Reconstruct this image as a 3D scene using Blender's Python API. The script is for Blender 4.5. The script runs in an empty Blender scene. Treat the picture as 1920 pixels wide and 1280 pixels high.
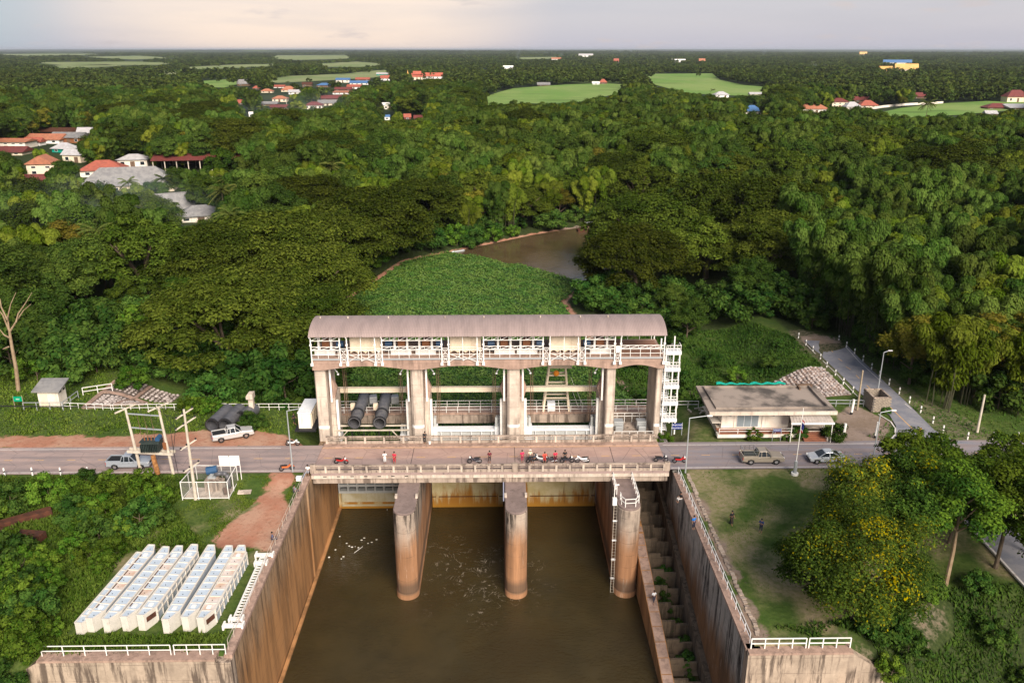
import bpy, bmesh, math, random
import numpy as np
from mathutils import Vector, Matrix
R = math.radians
sc = bpy.context.scene
col = sc.collection
rng = np.random.default_rng(7)
random.seed(7)

# ------------------------------------------------------------------ camera, sky, sun, exposure
FPX = 1550.0; PITCH = math.atan(548 / FPX); YAW = R(0.9); EYE = (0.0, -91.0, 48.0)
cam_d = bpy.data.cameras.new('camera'); cam = bpy.data.objects.new('camera', cam_d); col.objects.link(cam)
cam.location = EYE; cam.rotation_euler = (math.pi / 2 - PITCH, 0, -YAW)
cam_d.sensor_width = 36; cam_d.lens = 36 * FPX / 1920; cam_d.clip_start = 1; cam_d.clip_end = 90000
sc.camera = cam

SUN_AZ = 160.0    # clockwise from +Y (the view) : behind the camera, to the right
SUN_EL = 33.0
w = bpy.data.worlds.new('World'); sc.world = w; w.use_nodes = True
nt = w.node_tree; nt.nodes.clear()
sky = nt.nodes.new('ShaderNodeTexSky'); sky.sky_type = 'NISHITA'; sky.sun_disc = False
sky.sun_elevation = R(SUN_EL); sky.sun_rotation = R(SUN_AZ); sky.altitude = 150
sky.air_density = 1.0; sky.dust_density = 1.0; sky.ozone_density = 2.0
bg = nt.nodes.new('ShaderNodeBackground'); bg.inputs[1].default_value = 0.128
wo = nt.nodes.new('ShaderNodeOutputWorld')
# thin high evening overcast over the clear sky: lavender at the horizon, a warm glow round where the day ends, greyer overhead
def _wn(kind, **kw):
    o = nt.nodes.new(kind)
    for k_, v_ in kw.items(): setattr(o, k_, v_)
    return o
_tc = _wn('ShaderNodeTexCoord'); _sx = _wn('ShaderNodeSeparateXYZ'); nt.links.new(_tc.outputs['Generated'], _sx.inputs[0])
_rp = _wn('ShaderNodeValToRGB'); nt.links.new(_sx.outputs[2], _rp.inputs[0]); _e = _rp.color_ramp.elements
_e[0].position = 0.0; _e[0].color = (1.66, 1.60, 1.90, 1); _e[1].position = 1.0; _e[1].color = (.62, .78, 1.08, 1)
for p_, c_ in ((.03, (1.80, 1.70, 1.88, 1)), (.10, (1.80, 1.70, 1.78, 1)), (.30, (1.05, 1.15, 1.38, 1))): q_ = _e.new(p_); q_.color = c_
def _glow(az, el, c0, c1):
    d_ = _wn('ShaderNodeVectorMath', operation='DOT_PRODUCT'); nt.links.new(_tc.outputs['Generated'], d_.inputs[0])
    d_.inputs[1].default_value = (math.sin(R(az)) * math.cos(R(el)), math.cos(R(az)) * math.cos(R(el)), math.sin(R(el)))
    m_ = _wn('ShaderNodeMapRange', interpolation_type='SMOOTHSTEP'); m_.inputs[1].default_value = math.cos(R(c1)); m_.inputs[2].default_value = math.cos(R(c0)); nt.links.new(d_.outputs['Value'], m_.inputs[0]); return m_.outputs[0]
def _mixc(f, a, b_, mode='MIX'):
    o = _wn('ShaderNodeMix', data_type='RGBA', blend_type=mode)
    for i_, v_ in ((0, f), (6, a), (7, b_)):
        if isinstance(v_, (int, float)): o.inputs[i_].default_value = v_
        elif isinstance(v_, tuple): o.inputs[i_].default_value = (*v_, 1)
        else: nt.links.new(v_, o.inputs[i_])
    return o.outputs[2]
_c = _mixc(_glow(-12, 6, 1, 17), _rp.outputs[0], (3.1, 2.45, 2.05))
_c = _mixc(_glow(-38, 0, 1, 14), _c, (1.22, 1.52, 1.76))
_mp = _wn('ShaderNodeMapping'); _mp.inputs['Scale'].default_value = (9, 9, 42); nt.links.new(_tc.outputs['Generated'], _mp.inputs[0])
_nz = _wn('ShaderNodeTexNoise'); _nz.inputs['Scale'].default_value = 1.6; _nz.inputs['Detail'].default_value = 6; nt.links.new(_mp.outputs[0], _nz.inputs['Vector'])
_nm = _wn('ShaderNodeMapRange', interpolation_type='SMOOTHSTEP'); _nm.inputs[1].default_value = .60; _nm.inputs[2].default_value = .74; _nm.inputs[4].default_value = .75; nt.links.new(_nz.outputs['Fac'], _nm.inputs[0])
_c = _mixc(_nm.outputs[0], _c, (1.95, 1.66, 1.66))
_mp2 = _wn('ShaderNodeMapping'); _mp2.inputs['Scale'].default_value = (3, 3, 26); nt.links.new(_tc.outputs['Generated'], _mp2.inputs[0])
_n2 = _wn('ShaderNodeTexNoise'); _n2.inputs['Scale'].default_value = 1.3; _n2.inputs['Detail'].default_value = 5; nt.links.new(_mp2.outputs[0], _n2.inputs['Vector'])
_m2 = _wn('ShaderNodeMapRange', interpolation_type='SMOOTHSTEP'); _m2.inputs[1].default_value = .45; _m2.inputs[2].default_value = .70; _m2.inputs[4].default_value = .28; nt.links.new(_n2.outputs['Fac'], _m2.inputs[0])
_c = _mixc(_m2.outputs[0], _c, (1.42, 1.40, 1.66))
_c = _mixc(.94, sky.outputs[0], _c)
nt.links.new(_c, bg.inputs[0]); nt.links.new(bg.outputs[0], wo.inputs[0])

sun_d = bpy.data.lights.new('sun', 'SUN'); sun = bpy.data.objects.new('sun', sun_d); col.objects.link(sun)
sun_d.energy = 3.0; sun_d.angle = R(34); sun_d.color = (1.0, 0.90, 0.79)
_az, _el = R(SUN_AZ), R(SUN_EL)
_to = Vector((math.sin(_az) * math.cos(_el), math.cos(_az) * math.cos(_el), math.sin(_el)))
sun.rotation_euler = _to.to_track_quat('Z', 'Y').to_euler()

vs = sc.view_settings; vs.view_transform = 'Standard'; vs.look = 'None'; vs.gamma = 1; vs.use_curve_mapping = False
vs.exposure = 1.32
cy = sc.cycles
cy.max_bounces = 6; cy.diffuse_bounces = 3; cy.glossy_bounces = 3; cy.transmission_bounces = 4; cy.transparent_max_bounces = 8
cy.volume_bounces = 0; cy.caustics_reflective = False; cy.caustics_refractive = False
cy.use_denoising = True; cy.use_adaptive_sampling = True; cy.adaptive_threshold = 0.01

# ------------------------------------------------------------------ survey: where a sight line of the photograph meets a level or an upright plane
_cp, _sp, _cy, _sy = math.cos(PITCH), math.sin(PITCH), math.cos(YAW), math.sin(YAW)
def _ray(px, py):
    u = (px - 960) / FPX; v = (py - 640) / FPX
    f = _cp - v * _sp; d = _sp + v * _cp
    return f * _sy + u * _cy, f * _cy - u * _sy, -d
def at(px, py, z=0.0):
    x, y, d = _ray(px, py); t = (z - EYE[2]) / d
    return (x * t, EYE[1] + y * t, z)
def atY(px, py, Y):
    x, y, d = _ray(px, py); t = (Y - EYE[1]) / y
    return (x * t, Y, EYE[2] + d * t)
def project(x, y, z):
    y = y - EYE[1]; z = z - EYE[2]
    f = y * _cy + x * _sy; u = x * _cy - y * _sy
    dep = f * _cp - z * _sp
    return 960 + FPX * u / dep, 640 - FPX * (z * _cp + f * _sp) / dep

# ------------------------------------------------------------------ node helpers and materials
def new_mat(name):
    m = bpy.data.materials.new(name); m.use_nodes = True
    n = m.node_tree.nodes; n.clear()
    out = n.new('ShaderNodeOutputMaterial'); p = n.new('ShaderNodeBsdfPrincipled')
    m.node_tree.links.new(p.outputs[0], out.inputs[0])
    return m, m.node_tree, p
class NG:
    """small node graph writer"""
    def __init__(s, t): s.t = t
    def n(s, kind, **kw):
        o = s.t.nodes.new(kind)
        for k, v in kw.items(): setattr(o, k, v)
        return o
    def l(s, a, b): s.t.links.new(a, b)
    def pos(s, sx=1, sy=1, sz=1, obj=False, loc=(0, 0, 0)):
        g = s.n('ShaderNodeTexCoord').outputs['Object'] if obj else s.n('ShaderNodeNewGeometry').outputs['Position']
        m = s.n('ShaderNodeMapping'); m.inputs['Scale'].default_value = (sx, sy, sz); m.inputs['Location'].default_value = loc
        s.l(g, m.inputs[0]); return m.outputs[0]
    def noise(s, vec, scale=1, detail=4, rough=.6, dist=0):
        o = s.n('ShaderNodeTexNoise'); o.inputs['Scale'].default_value = scale; o.inputs['Detail'].default_value = detail
        o.inputs['Roughness'].default_value = rough; o.inputs['Distortion'].default_value = dist
        s.l(vec, o.inputs['Vector']); return o.outputs['Fac']
    def mapr(s, f, a, b, lo=0, hi=1, smooth=True):
        o = s.n('ShaderNodeMapRange'); o.inputs[1].default_value = a; o.inputs[2].default_value = b
        o.inputs[3].default_value = lo; o.inputs[4].default_value = hi
        if smooth: o.interpolation_type = 'SMOOTHSTEP'
        s.l(f, o.inputs[0]); return o.outputs[0]
    def mix(s, f, a, b, mode='MIX'):
        o = s.n('ShaderNodeMix', data_type='RGBA', blend_type=mode)
        if isinstance(f, (int, float)): o.inputs[0].default_value = f
        else: s.l(f, o.inputs[0])
        for i, c in ((6, a), (7, b)):
            if isinstance(c, tuple): o.inputs[i].default_value = (c[0], c[1], c[2], 1)
            else: s.l(c, o.inputs[i])
        return o.outputs[2]
    def math(s, op, a, b=0.0):
        o = s.n('ShaderNodeMath', operation=op)
        for i, v in enumerate((a, b)):
            if isinstance(v, (int, float)): o.inputs[i].default_value = v
            else: s.l(v, o.inputs[i])
        return o.outputs[0]
    def z(s):
        g = s.n('ShaderNodeSeparateXYZ'); s.l(s.n('ShaderNodeNewGeometry').outputs['Position'], g.inputs[0]); return g.outputs[2]
    def bump(s, h, strength, dist, p):
        o = s.n('ShaderNodeBump'); o.inputs['Strength'].default_value = strength; o.inputs['Distance'].default_value = dist
        s.l(h, o.inputs['Height']); s.l(o.outputs[0], p.inputs['Normal'])
def _set(p, rough, metal, spec):
    p.inputs['Roughness'].default_value = rough; p.inputs['Metallic'].default_value = metal
    p.inputs['Specular IOR Level'].default_value = spec
def surf(name, c1, c2=None, scale=1.0, rough=.7, metal=0, spec=.3, bump=0, streak=0, streak_col=(.05, .04, .035), lo=.35, hi=.65, obj=False):
    """a two-colour mottled surface, with rain streaks if wanted"""
    m, t, p = new_mat(name); g = NG(t); _set(p, rough, metal, spec)
    c2 = c2 or tuple(v * .82 for v in c1)
    v = g.pos(obj=obj); f = g.mapr(g.noise(v, scale, 6), lo, hi); c = g.mix(f, c1, c2)
    if streak:
        vs_ = g.pos(2.2, 2.2, .16, obj=obj); s_ = g.noise(vs_, 1.1, 5, .65)
        c = g.mix(g.math('MULTIPLY', g.mapr(s_, .52, .7), streak), c, streak_col)
    g.l(c, p.inputs['Base Color'])
    if bump: g.bump(g.noise(v, scale * 6, 5), bump, .05, p)
    return m
def paint(name, c, rough=.45, metal=0, spec=.4, var=.12, dirt=.25):
    """paint with soft dirt"""
    m, t, p = new_mat(name); g = NG(t); _set(p, rough, metal, spec)
    v = g.pos(); f = g.mapr(g.noise(v, 1.7, 5), .35, .7)
    k = g.mix(f, c, tuple(x * (1 - var) for x in c))
    d = g.mapr(g.noise(g.pos(1.5, 1.5, .5), 2.3, 6, .7), .58, .8)
    k = g.mix(g.math('MULTIPLY', d, dirt), k, (.20, .13, .08))
    g.l(k, p.inputs['Base Color']); return m
def plain(name, c, rough=.6, metal=0, spec=.3):
    m, t, p = new_mat(name); _set(p, rough, metal, spec); p.inputs['Base Color'].default_value = (*c, 1); return m

M = {}
M['white'] = paint('white_paint', (.80, .77, .72), .5)
M['white2'] = paint('white_paint_worn', (.74, .74, .74), .5, dirt=.5)
M['cream'] = paint('cream_paint', (.74, .62, .46), .6)
M['wall_white'] = surf('white_wall', (.78, .72, .63), (.68, .60, .50), .5, .8, streak=.35, streak_col=(.32, .26, .2))
M['dark'] = plain('dark_metal', (.02, .02, .022), .45)
M['black'] = plain('black_rubber', (.012, .012, .013), .7)
M['glass'] = plain('dark_glass', (.015, .02, .025), .08, 0, .6)
M['bluegrey'] = paint('blue_grey_glass', (.24, .28, .30), .25)
M['steel'] = paint('grey_steel', (.33, .34, .34), .5, .2)
M['gate_grey'] = paint('gate_grey_paint', (.46, .47, .45), .55, dirt=.4)
M['hdpe'] = surf('black_pipe_plastic', (.075, .075, .085), (.11, .108, .115), 1.2, .42, spec=.4)
M['pipe_grey'] = surf('dull_grey_pipe', (.075, .075, .085), (.13, .125, .125), 1.5, .45, spec=.45)
M['rust'] = surf('rusty_steel', (.10, .035, .018), (.05, .02, .012), 1.6, .85)
M['brown'] = paint('brown_machine_paint', (.22, .085, .035), .5)
M['blue'] = paint('blue_paint', (.025, .075, .16), .4)
M['signblue'] = plain('sign_blue', (.02, .035, .16), .4)
M['signgreen'] = plain('sign_green', (.0, .26, .13), .4)
M['orange'] = plain('orange_plastic', (.8, .26, .02), .4)
M['teal'] = surf('teal_netting', (.0, .30, .22), (.0, .17, .13), 5, .8)
M['wood'] = surf('weathered_wood', (.17, .11, .07), (.10, .06, .04), 2, .85)
M['pole'] = surf('pale_concrete_pole', (.56, .49, .40), (.44, .38, .30), 1.2, .8, streak=.3, streak_col=(.2, .15, .1))
M['tan_pole'] = surf('tan_concrete_pole', (.36, .29, .20), (.27, .21, .14), 1.2, .8)
M['orange_pole'] = surf('rusty_orange_post', (.42, .20, .07), (.22, .09, .03), 2.5, .8)
M['galv'] = plain('galvanised_steel', (.42, .44, .45), .5, .4)
M['brick'] = surf('raw_block', (.30, .25, .19), (.22, .18, .14), 3, .9)
M['mortar'] = surf('mortar', (.17, .15, .13), None, 3, .95)
M['red_tile'] = surf('red_roof', (.35, .095, .06), (.26, .075, .05), .8, .7)
M['orange_tile'] = surf('orange_roof', (.40, .155, .085), (.30, .12, .07), .8, .7)
M['maroon'] = surf('maroon_roof', (.17, .04, .035), (.12, .035, .03), .8, .6)
M['grey_roof'] = surf('grey_sheet_roof', (.24, .23, .22), (.17, .165, .165), .7, .7, streak=.25)
M['lt_roof'] = surf('pale_sheet_roof', (.44, .43, .43), (.36, .34, .34), .7, .6, streak=.2, streak_col=(.2, .15, .12))
M['blue_roof'] = surf('blue_roof', (.07, .16, .33), (.06, .13, .26), .8, .5)
M['gold_roof'] = surf('gold_temple_roof', (.62, .36, .10), (.52, .28, .08), .1, .5)
M['redor_roof'] = surf('temple_red_roof', (.42, .11, .065), (.32, .08, .055), .3, .6)
M['terracotta'] = surf('terracotta_steps', (.28, .11, .06), (.20, .08, .05), 1.5, .8)
M['culm'] = surf('bamboo_culm', (.055, .055, .025), (.035, .032, .018), 1.5, .8)
M['bark'] = surf('bark', (.09, .065, .045), (.15, .11, .075), 1.4, .9)
M['pale_bark'] = surf('pale_bark', (.30, .22, .14), (.22, .15, .09), 1.5, .9)

def concrete_mat(name, base, dark, streak=.8, sediment=None, blotch=.5, sed=(.36, .165, .06), z0=-6, z1=-2, ):
    m, t, p = new_mat(name); g = NG(t); _set(p, .88, 0, .2)
    v = g.pos()
    c = g.mix(g.mapr(g.noise(v, .55, 6, .65), .36, .66), base, tuple(x * .74 for x in base))
    c = g.mix(g.math('MULTIPLY', g.mapr(g.noise(v, 1.6, 6, .7), .5, .72), blotch), c, tuple(x * .5 for x in base))
    if sediment:
        zz = g.math('ADD', g.z(), g.math('MULTIPLY', g.math('SUBTRACT', g.noise(g.pos(1, 1, .12), .35, 4), .5), 9.0))
        f = g.mapr(zz, z1, z0)
        o2 = g.mix(g.mapr(g.noise(g.pos(1, 1, .1), .5, 5), .38, .62), sed, tuple(x * .55 for x in sed))
        c = g.mix(g.math('MULTIPLY', f, sediment), c, o2)
    s1 = g.noise(g.pos(1.7, 1.7, .13), 1.0, 6, .72)
    s2 = g.noise(g.pos(.35, .35, .12, loc=(7, 3, 0)), 1.0, 3)
    k = g.math('MULTIPLY', g.mapr(s1, .46, .58), g.mapr(s2, .36, .54))
    if sediment: k = g.math('MULTIPLY', k, g.mapr(g.z(), -9.5, -2.5))
    c = g.mix(g.math('MULTIPLY', k, streak), c, dark)
    s3 = g.noise(g.pos(2.4, 2.4, .2, loc=(3, 9, 0)), 1.0, 5, .7)
    c = g.mix(g.math('MULTIPLY', g.mapr(s3, .60, .72), streak * .55), c, tuple(min(.75, x * 1.55) for x in base))
    if name == 'stained_pier':
        wl_ = g.math('MULTIPLY', g.mapr(g.z(), -10.2, -11.4), g.mapr(g.z(), -12.5, -12.2)); c = g.mix(g.math('MULTIPLY', wl_, .75), c, (.085, .06, .042))
    zl = g.math('ABSOLUTE', g.math('SUBTRACT', g.math('FRACT', g.math('MULTIPLY', g.z(), .62)), .5)); ln_ = g.math('MULTIPLY', g.mapr(zl, .035, .0), g.mapr(g.noise(g.pos(.8, .8, .4), 1, 3), .42, .6, .1, .5))
    c = g.mix(ln_, c, dark)
    g.l(c, p.inputs['Base Color'])
    h = g.noise(v, 5, 6); g.bump(h, .35, .06, p)
    return m
M['conc'] = concrete_mat('weathered_concrete', (.41, .325, .26), (.07, .05, .04), .75)
M['conc_pink'] = concrete_mat('pinkish_concrete', (.40, .27, .21), (.10, .07, .055), .45)
M['conc_pale'] = concrete_mat('pale_concrete', (.60, .50, .41), (.16, .12, .095), .5, blotch=.3)
M['conc_wing'] = concrete_mat('stained_pale_wall', (.43, .335, .255), (.07, .05, .04), .85, sediment=.35, z0=-9, z1=-2)
M['wall_l'] = concrete_mat('stained_left_wall', (.35, .245, .155), (.065, .04, .024), .75, sediment=.95, z0=-6.5, z1=.5, sed=(.41, .205, .082))
M['wall_r'] = concrete_mat('streaked_right_wall', (.40, .37, .33), (.024, .021, .020), 1.0, sediment=.95, z0=-7.5, z1=-3, sed=(.20, .10, .04))
M['pier'] = concrete_mat('stained_pier', (.40, .32, .255), (.040, .031, .025), 1.0, sediment=.95, z0=-7.0, z1=-3.2, sed=(.45, .225, .11))
M['pier_top'] = concrete_mat('mouldy_pier_top', (.235, .175, .155), (.50, .45, .42), .0, blotch=.8)
M['roofslab'] = surf('mouldy_roof_slab', (.29, .235, .195), (.075, .064, .056), .28, .9, lo=.42, hi=.64)

# ------------------------------------------------------------------ mesh helpers
OFF = {}
class MB:
    """collects shapes given in world (or local) coordinates and links them as ONE mesh object"""
    def __init__(s): s.v = []; s.f = []; s.mi = []; s.k = 0
    def _add(s, vs, fs):
        b = len(s.v); s.v += [tuple(x) for x in vs]; s.f += [tuple(b + i for i in f) for f in fs]; s.mi += [s.k] * len(fs); return s
    def box(s, x0, x1, y0, y1, z0, z1):
        return s._add([(x0, y0, z0), (x1, y0, z0), (x1, y1, z0), (x0, y1, z0), (x0, y0, z1), (x1, y0, z1), (x1, y1, z1), (x0, y1, z1)],
                      [(0, 3, 2, 1), (4, 5, 6, 7), (0, 1, 5, 4), (1, 2, 6, 5), (2, 3, 7, 6), (3, 0, 4, 7)])
    def cbox(s, c, size, rz=0.0, rx=0.0):
        h = [a / 2 for a in size]; m = Matrix.Rotation(rz, 3, 'Z') @ Matrix.Rotation(rx, 3, 'X')
        vs = [m @ Vector((sx * h[0], sy * h[1], sz * h[2])) + Vector(c) for sz in (-1, 1) for sx, sy in ((-1, -1), (1, -1), (1, 1), (-1, 1))]
        return s._add(vs, [(0, 3, 2, 1), (4, 5, 6, 7), (0, 1, 5, 4), (1, 2, 6, 5), (2, 3, 7, 6), (3, 0, 4, 7)])
    def beam(s, a, b, w_, h_=None):
        """square bar from a to b"""
        h_ = h_ or w_; a, b = Vector(a), Vector(b); d = (b - a)
        if d.length < 1e-6: return s
        d.normalize(); up = Vector((0, 0, 1)) if abs(d.z) < .95 else Vector((0, 1, 0))
        x = d.cross(up).normalized() * (w_ / 2); y = x.cross(d).normalized() * (h_ / 2)
        vs = [a - x - y, a + x - y, a + x + y, a - x + y, b - x - y, b + x - y, b + x + y, b - x + y]
        return s._add(vs, [(0, 1, 2, 3), (7, 6, 5, 4), (0, 4, 5, 1), (1, 5, 6, 2), (2, 6, 7, 3), (3, 7, 4, 0)])
    def tube(s, a, b, r0, r1=None, n=8, cap=True):
        r1 = r0 if r1 is None else r1; a, b = Vector(a), Vector(b); d = (b - a).normalized()
        up = Vector((0, 0, 1)) if abs(d.z) < .95 else Vector((0, 1, 0)); x = d.cross(up).normalized(); y = x.cross(d)
        vs = []
        for p, r in ((a, r0), (b, r1)):
            vs += [p + (x * math.cos(2 * math.pi * i / n) + y * math.sin(2 * math.pi * i / n)) * r for i in range(n)]
        fs = [(i, (i + 1) % n, n + (i + 1) % n, n + i) for i in range(n)]
        if cap: fs += [tuple(range(n))[::-1], tuple(range(n, 2 * n))]
        return s._add(vs, fs)
    def path(s, pts, r, n=6):
        rs = r if isinstance(r, (list, tuple)) else [r] * len(pts)
        for i in range(len(pts) - 1): s.tube(pts[i], pts[i + 1], rs[i], rs[i + 1], n)
        return s
    def pipe(s, a, b, ro, ri, n=20):
        """hollow pipe"""
        a, b = Vector(a), Vector(b); d = (b - a).normalized(); up = Vector((0, 0, 1)); x = d.cross(up).normalized(); y = x.cross(d); vs = []
        for p, r in ((a, ro), (b, ro), (b, ri), (a, ri)):
            vs += [p + (x * math.cos(2 * math.pi * i / n) + y * math.sin(2 * math.pi * i / n)) * r for i in range(n)]
        fs = []
        for q in range(4):
            fs += [(q * n + i, q * n + (i + 1) % n, ((q + 1) % 4) * n + (i + 1) % n, ((q + 1) % 4) * n + i) for i in range(n)]
        return s._add(vs, fs)
    def prism(s, poly, z0, z1):
        """upright prism over an XY polygon"""
        n = len(poly); vs = [(x, y, z0) for x, y in poly] + [(x, y, z1) for x, y in poly]
        return s._add(vs, [tuple(range(n))[::-1], tuple(range(n, 2 * n))] + [(i, (i + 1) % n, n + (i + 1) % n, n + i) for i in range(n)])
    def slab(s, poly, axis, a, b):
        """prism over a polygon in the plane across 'X' (y,z) or 'Y' (x,z)"""
        n = len(poly)
        f = (lambda p, k: (k, p[0], p[1])) if axis == 'X' else (lambda p, k: (p[0], k, p[1]))
        vs = [f(p, a) for p in poly] + [f(p, b) for p in poly]
        return s._add(vs, [tuple(range(n))[::-1], tuple(range(n, 2 * n))] + [(i, (i + 1) % n, n + (i + 1) % n, n + i) for i in range(n)])
    def faces(s, vs, fs): return s._add(vs, fs)
    def ball(s, c, r, seg=10, ring=6, sq=(1, 1, 1)):
        vs = [(c[0], c[1], c[2] - r * sq[2])]; fs = []
        for j in range(1, ring):
            t = -math.pi / 2 + math.pi * j / ring
            vs += [(c[0] + r * sq[0] * math.cos(t) * math.cos(2 * math.pi * i / seg), c[1] + r * sq[1] * math.cos(t) * math.sin(2 * math.pi * i / seg), c[2] + r * sq[2] * math.sin(t)) for i in range(seg)]
        vs.append((c[0], c[1], c[2] + r * sq[2])); e = len(vs) - 1
        fs += [(0, 1 + (i + 1) % seg, 1 + i) for i in range(seg)]
        for j in range(ring - 2):
            a = 1 + j * seg; fs += [(a + i, a + (i + 1) % seg, a + seg + (i + 1) % seg, a + seg + i) for i in range(seg)]
        a = 1 + (ring - 2) * seg; fs += [(a + i, a + (i + 1) % seg, e) for i in range(seg)]
        return s._add(vs, fs)
    def mesh(s, name, mats, off=(0, 0, 0), smooth=False):
        me = bpy.data.meshes.new(name)
        me.from_pydata([(x - off[0], y - off[1], z - off[2]) for x, y, z in s.v], [], s.f); me.validate()
        bm = bmesh.new(); bm.from_mesh(me); bmesh.ops.recalc_face_normals(bm, faces=bm.faces); bm.to_mesh(me); bm.free()
        for m in (mats if isinstance(mats, (list, tuple)) else [mats]): me.materials.append(m)
        if len(me.polygons) == len(s.mi): me.polygons.foreach_set('material_index', s.mi)
        if smooth: me.polygons.foreach_set('use_smooth', [True] * len(me.polygons))
        return me
    def build(s, name, mats, parent=None, bevel=0, smooth=False, label=None):
        off = OFF.get(parent.name, (0, 0, 0)) if parent else (0, 0, 0)
        o = bpy.data.objects.new(name, s.mesh(name, mats, off, smooth)); col.objects.link(o)
        if parent: o.parent = parent; OFF[o.name] = off
        if bevel:
            b = o.modifiers.new('bevel', 'BEVEL'); b.width = bevel; b.segments = 2; b.limit_method = 'ANGLE'
        if label: o['label'] = label
        return o
def tag(o, label=None, cat=None, group=None, kind=None):
    if label: o['label'] = label
    if cat: o['category'] = cat
    if group: o['group'] = group
    if kind: o['kind'] = kind
    return o
def thing(name, label, cat, loc=(0, 0, 0), rz=0.0, group=None, local=False):
    o = bpy.data.objects.new(name, None); col.objects.link(o); o.location = loc; o.rotation_euler = (0, 0, rz)
    o.empty_display_size = .3; OFF[o.name] = (0, 0, 0) if local else tuple(loc)
    return tag(o, label, cat, group)
KIDS = {}
def kids(o):
    return [c for c in o.children]
def copy_tree(o, parent=None):
    c = o.copy(); col.objects.link(c)
    if parent: c.parent = parent
    for ch in kids(o): copy_tree(ch, c)
    return c
def np_mesh(name, V, F, mat, attrs=None, smooth=False):
    """mesh from numpy arrays; F is (n,k) with k verts a face"""
    me = bpy.data.meshes.new(name); n, k = F.shape
    me.vertices.add(len(V)); me.vertices.foreach_set('co', np.ascontiguousarray(V, np.float32).ravel())
    me.loops.add(n * k); me.loops.foreach_set('vertex_index', np.ascontiguousarray(F, np.int32).ravel())
    me.polygons.add(n); me.polygons.foreach_set('loop_start', np.arange(0, n * k, k, dtype=np.int32))
    me.polygons.foreach_set('loop_total', np.full(n, k, np.int32))
    if smooth: me.polygons.foreach_set('use_smooth', np.ones(n, bool))
    me.update(calc_edges=True)
    for nm, (dom, arr) in (attrs or {}).items():
        a = me.attributes.new(nm, 'FLOAT' if arr.ndim == 1 else 'FLOAT_COLOR', dom)
        a.data.foreach_set('value' if arr.ndim == 1 else 'color', np.ascontiguousarray(arr, np.float32).ravel())
    if mat: me.materials.append(mat)
    return me
def link(name, me, parent=None, loc=None):
    o = bpy.data.objects.new(name, me); col.objects.link(o)
    if parent: o.parent = parent
    if loc is not None: o.location = loc
    return o
# ------------------------------------------------------------------ terrain
def sstep(x, a, b):
    t = np.clip((x - a) / (b - a), 0, 1); return t * t * (3 - 2 * t)
def in_poly(x, y, poly):
    x = np.asarray(x, float); y = np.asarray(y, float); ins = np.zeros(x.shape, bool); n = len(poly)
    for i in range(n):
        (x0, y0), (x1, y1) = poly[i], poly[(i + 1) % n]
        c = ((y0 > y) != (y1 > y)); ins ^= c & (x < (x1 - x0) * (y - y0) / ((y1 - y0) if y1 != y0 else 1e-9) + x0)
    return ins
def poly_dist(x, y, poly, closed=True):
    x = np.asarray(x, float); y = np.asarray(y, float); d = np.full(x.shape, 1e9); n = len(poly)
    for i in range(n if closed else n - 1):
        (x0, y0), (x1, y1) = poly[i], poly[(i + 1) % n]; dx, dy = x1 - x0, y1 - y0
        t = np.clip(((x - x0) * dx + (y - y0) * dy) / (dx * dx + dy * dy + 1e-9), 0, 1)
        d = np.minimum(d, np.hypot(x - x0 - t * dx, y - y0 - t * dy))
    return d
def vnoise(x, y, s, seed=0):
    """cheap smooth noise"""
    a = np.sin(x / s * 1.7 + seed) * np.cos(y / s * 1.3 - seed * 2.1) + .6 * np.sin(x / s * 3.1 + y / s * 2.3 + seed * 1.7) + .4 * np.cos(x / s * 5.3 - y / s * 4.7 + seed)
    return a / 2
RIVER = [(-23.4, 10), (-25, 24), (-31, 45), (-36, 66), (-32.4, 87), (-24.4, 118.9), (-12.5, 129.5), (10.1, 151), (30, 165), (60, 176), (110, 196), (150, 205),
         (150, 188), (112, 176), (78, 154), (44, 133), (28, 113), (20.8, 99.7), (13.2, 82), (15.5, 66), (18.5, 40), (20.5, 24), (21.4, 10)]
def lawn_edge(x): return np.interp(x, [20, 27, 31, 36, 42, 50, 62, 90], [-45, -36, -30.5, -26.5, -24, -25.5, -28, -32])
def height(x, y):
    x = np.asarray(x, float); y = np.asarray(y, float)
    low = sstep(y, 18.2, 25) * sstep(x, -59, -50) * (1 - sstep(x, 41, 50)) * (1 - sstep(y, 190, 250))
    h = -.12 - 3.2 * low
    h = h + np.where(y > 22, .35 * vnoise(x, y, 9, 1) * sstep(y, 22, 35), 0)
    din = in_poly(x, y, RIVER); d = poly_dist(x, y, RIVER)
    near = sstep(d, 0, 5.5)
    h = np.where(din, -4.0 - np.minimum(d * .45, 3.0) - .05, np.where(d < 5.5, -4.05 + (h + 4.05) * near, h))
    # the yard and bank downstream, left
    yl = sstep(-y, 2.6, 6) * (x < -22)
    h = h - .45 * yl
    bank = sstep(-y, 34, 46) * (x < -22); h = h - 9 * bank
    h = np.where((x < -22) & (y < -33.4) & (x > -39.5), -11, h)
    # lawn and slope downstream, right
    e = lawn_edge(x); s = sstep(e - y, 0, 15)
    h = np.where((x > 21) & (y < 0), h - 8.5 * s, h)
    h = np.where((x > 21) & (y < -33.4) & (x < 33), np.minimum(h, -11), h)
    h = np.where((y < -1) & (np.abs(x) > 22), h + .12 * vnoise(x, y, 3.2, 4) * sstep(-y, 3, 7) * (1 - .6 * (x > 20)), h)
    r = np.hypot(x, y)
    h = h + sstep(r, 5500, 14000) * (14 + 26 * vnoise(x, y, 5200, 2) + 10 * vnoise(x, y, 1700, 5))
    return h
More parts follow.
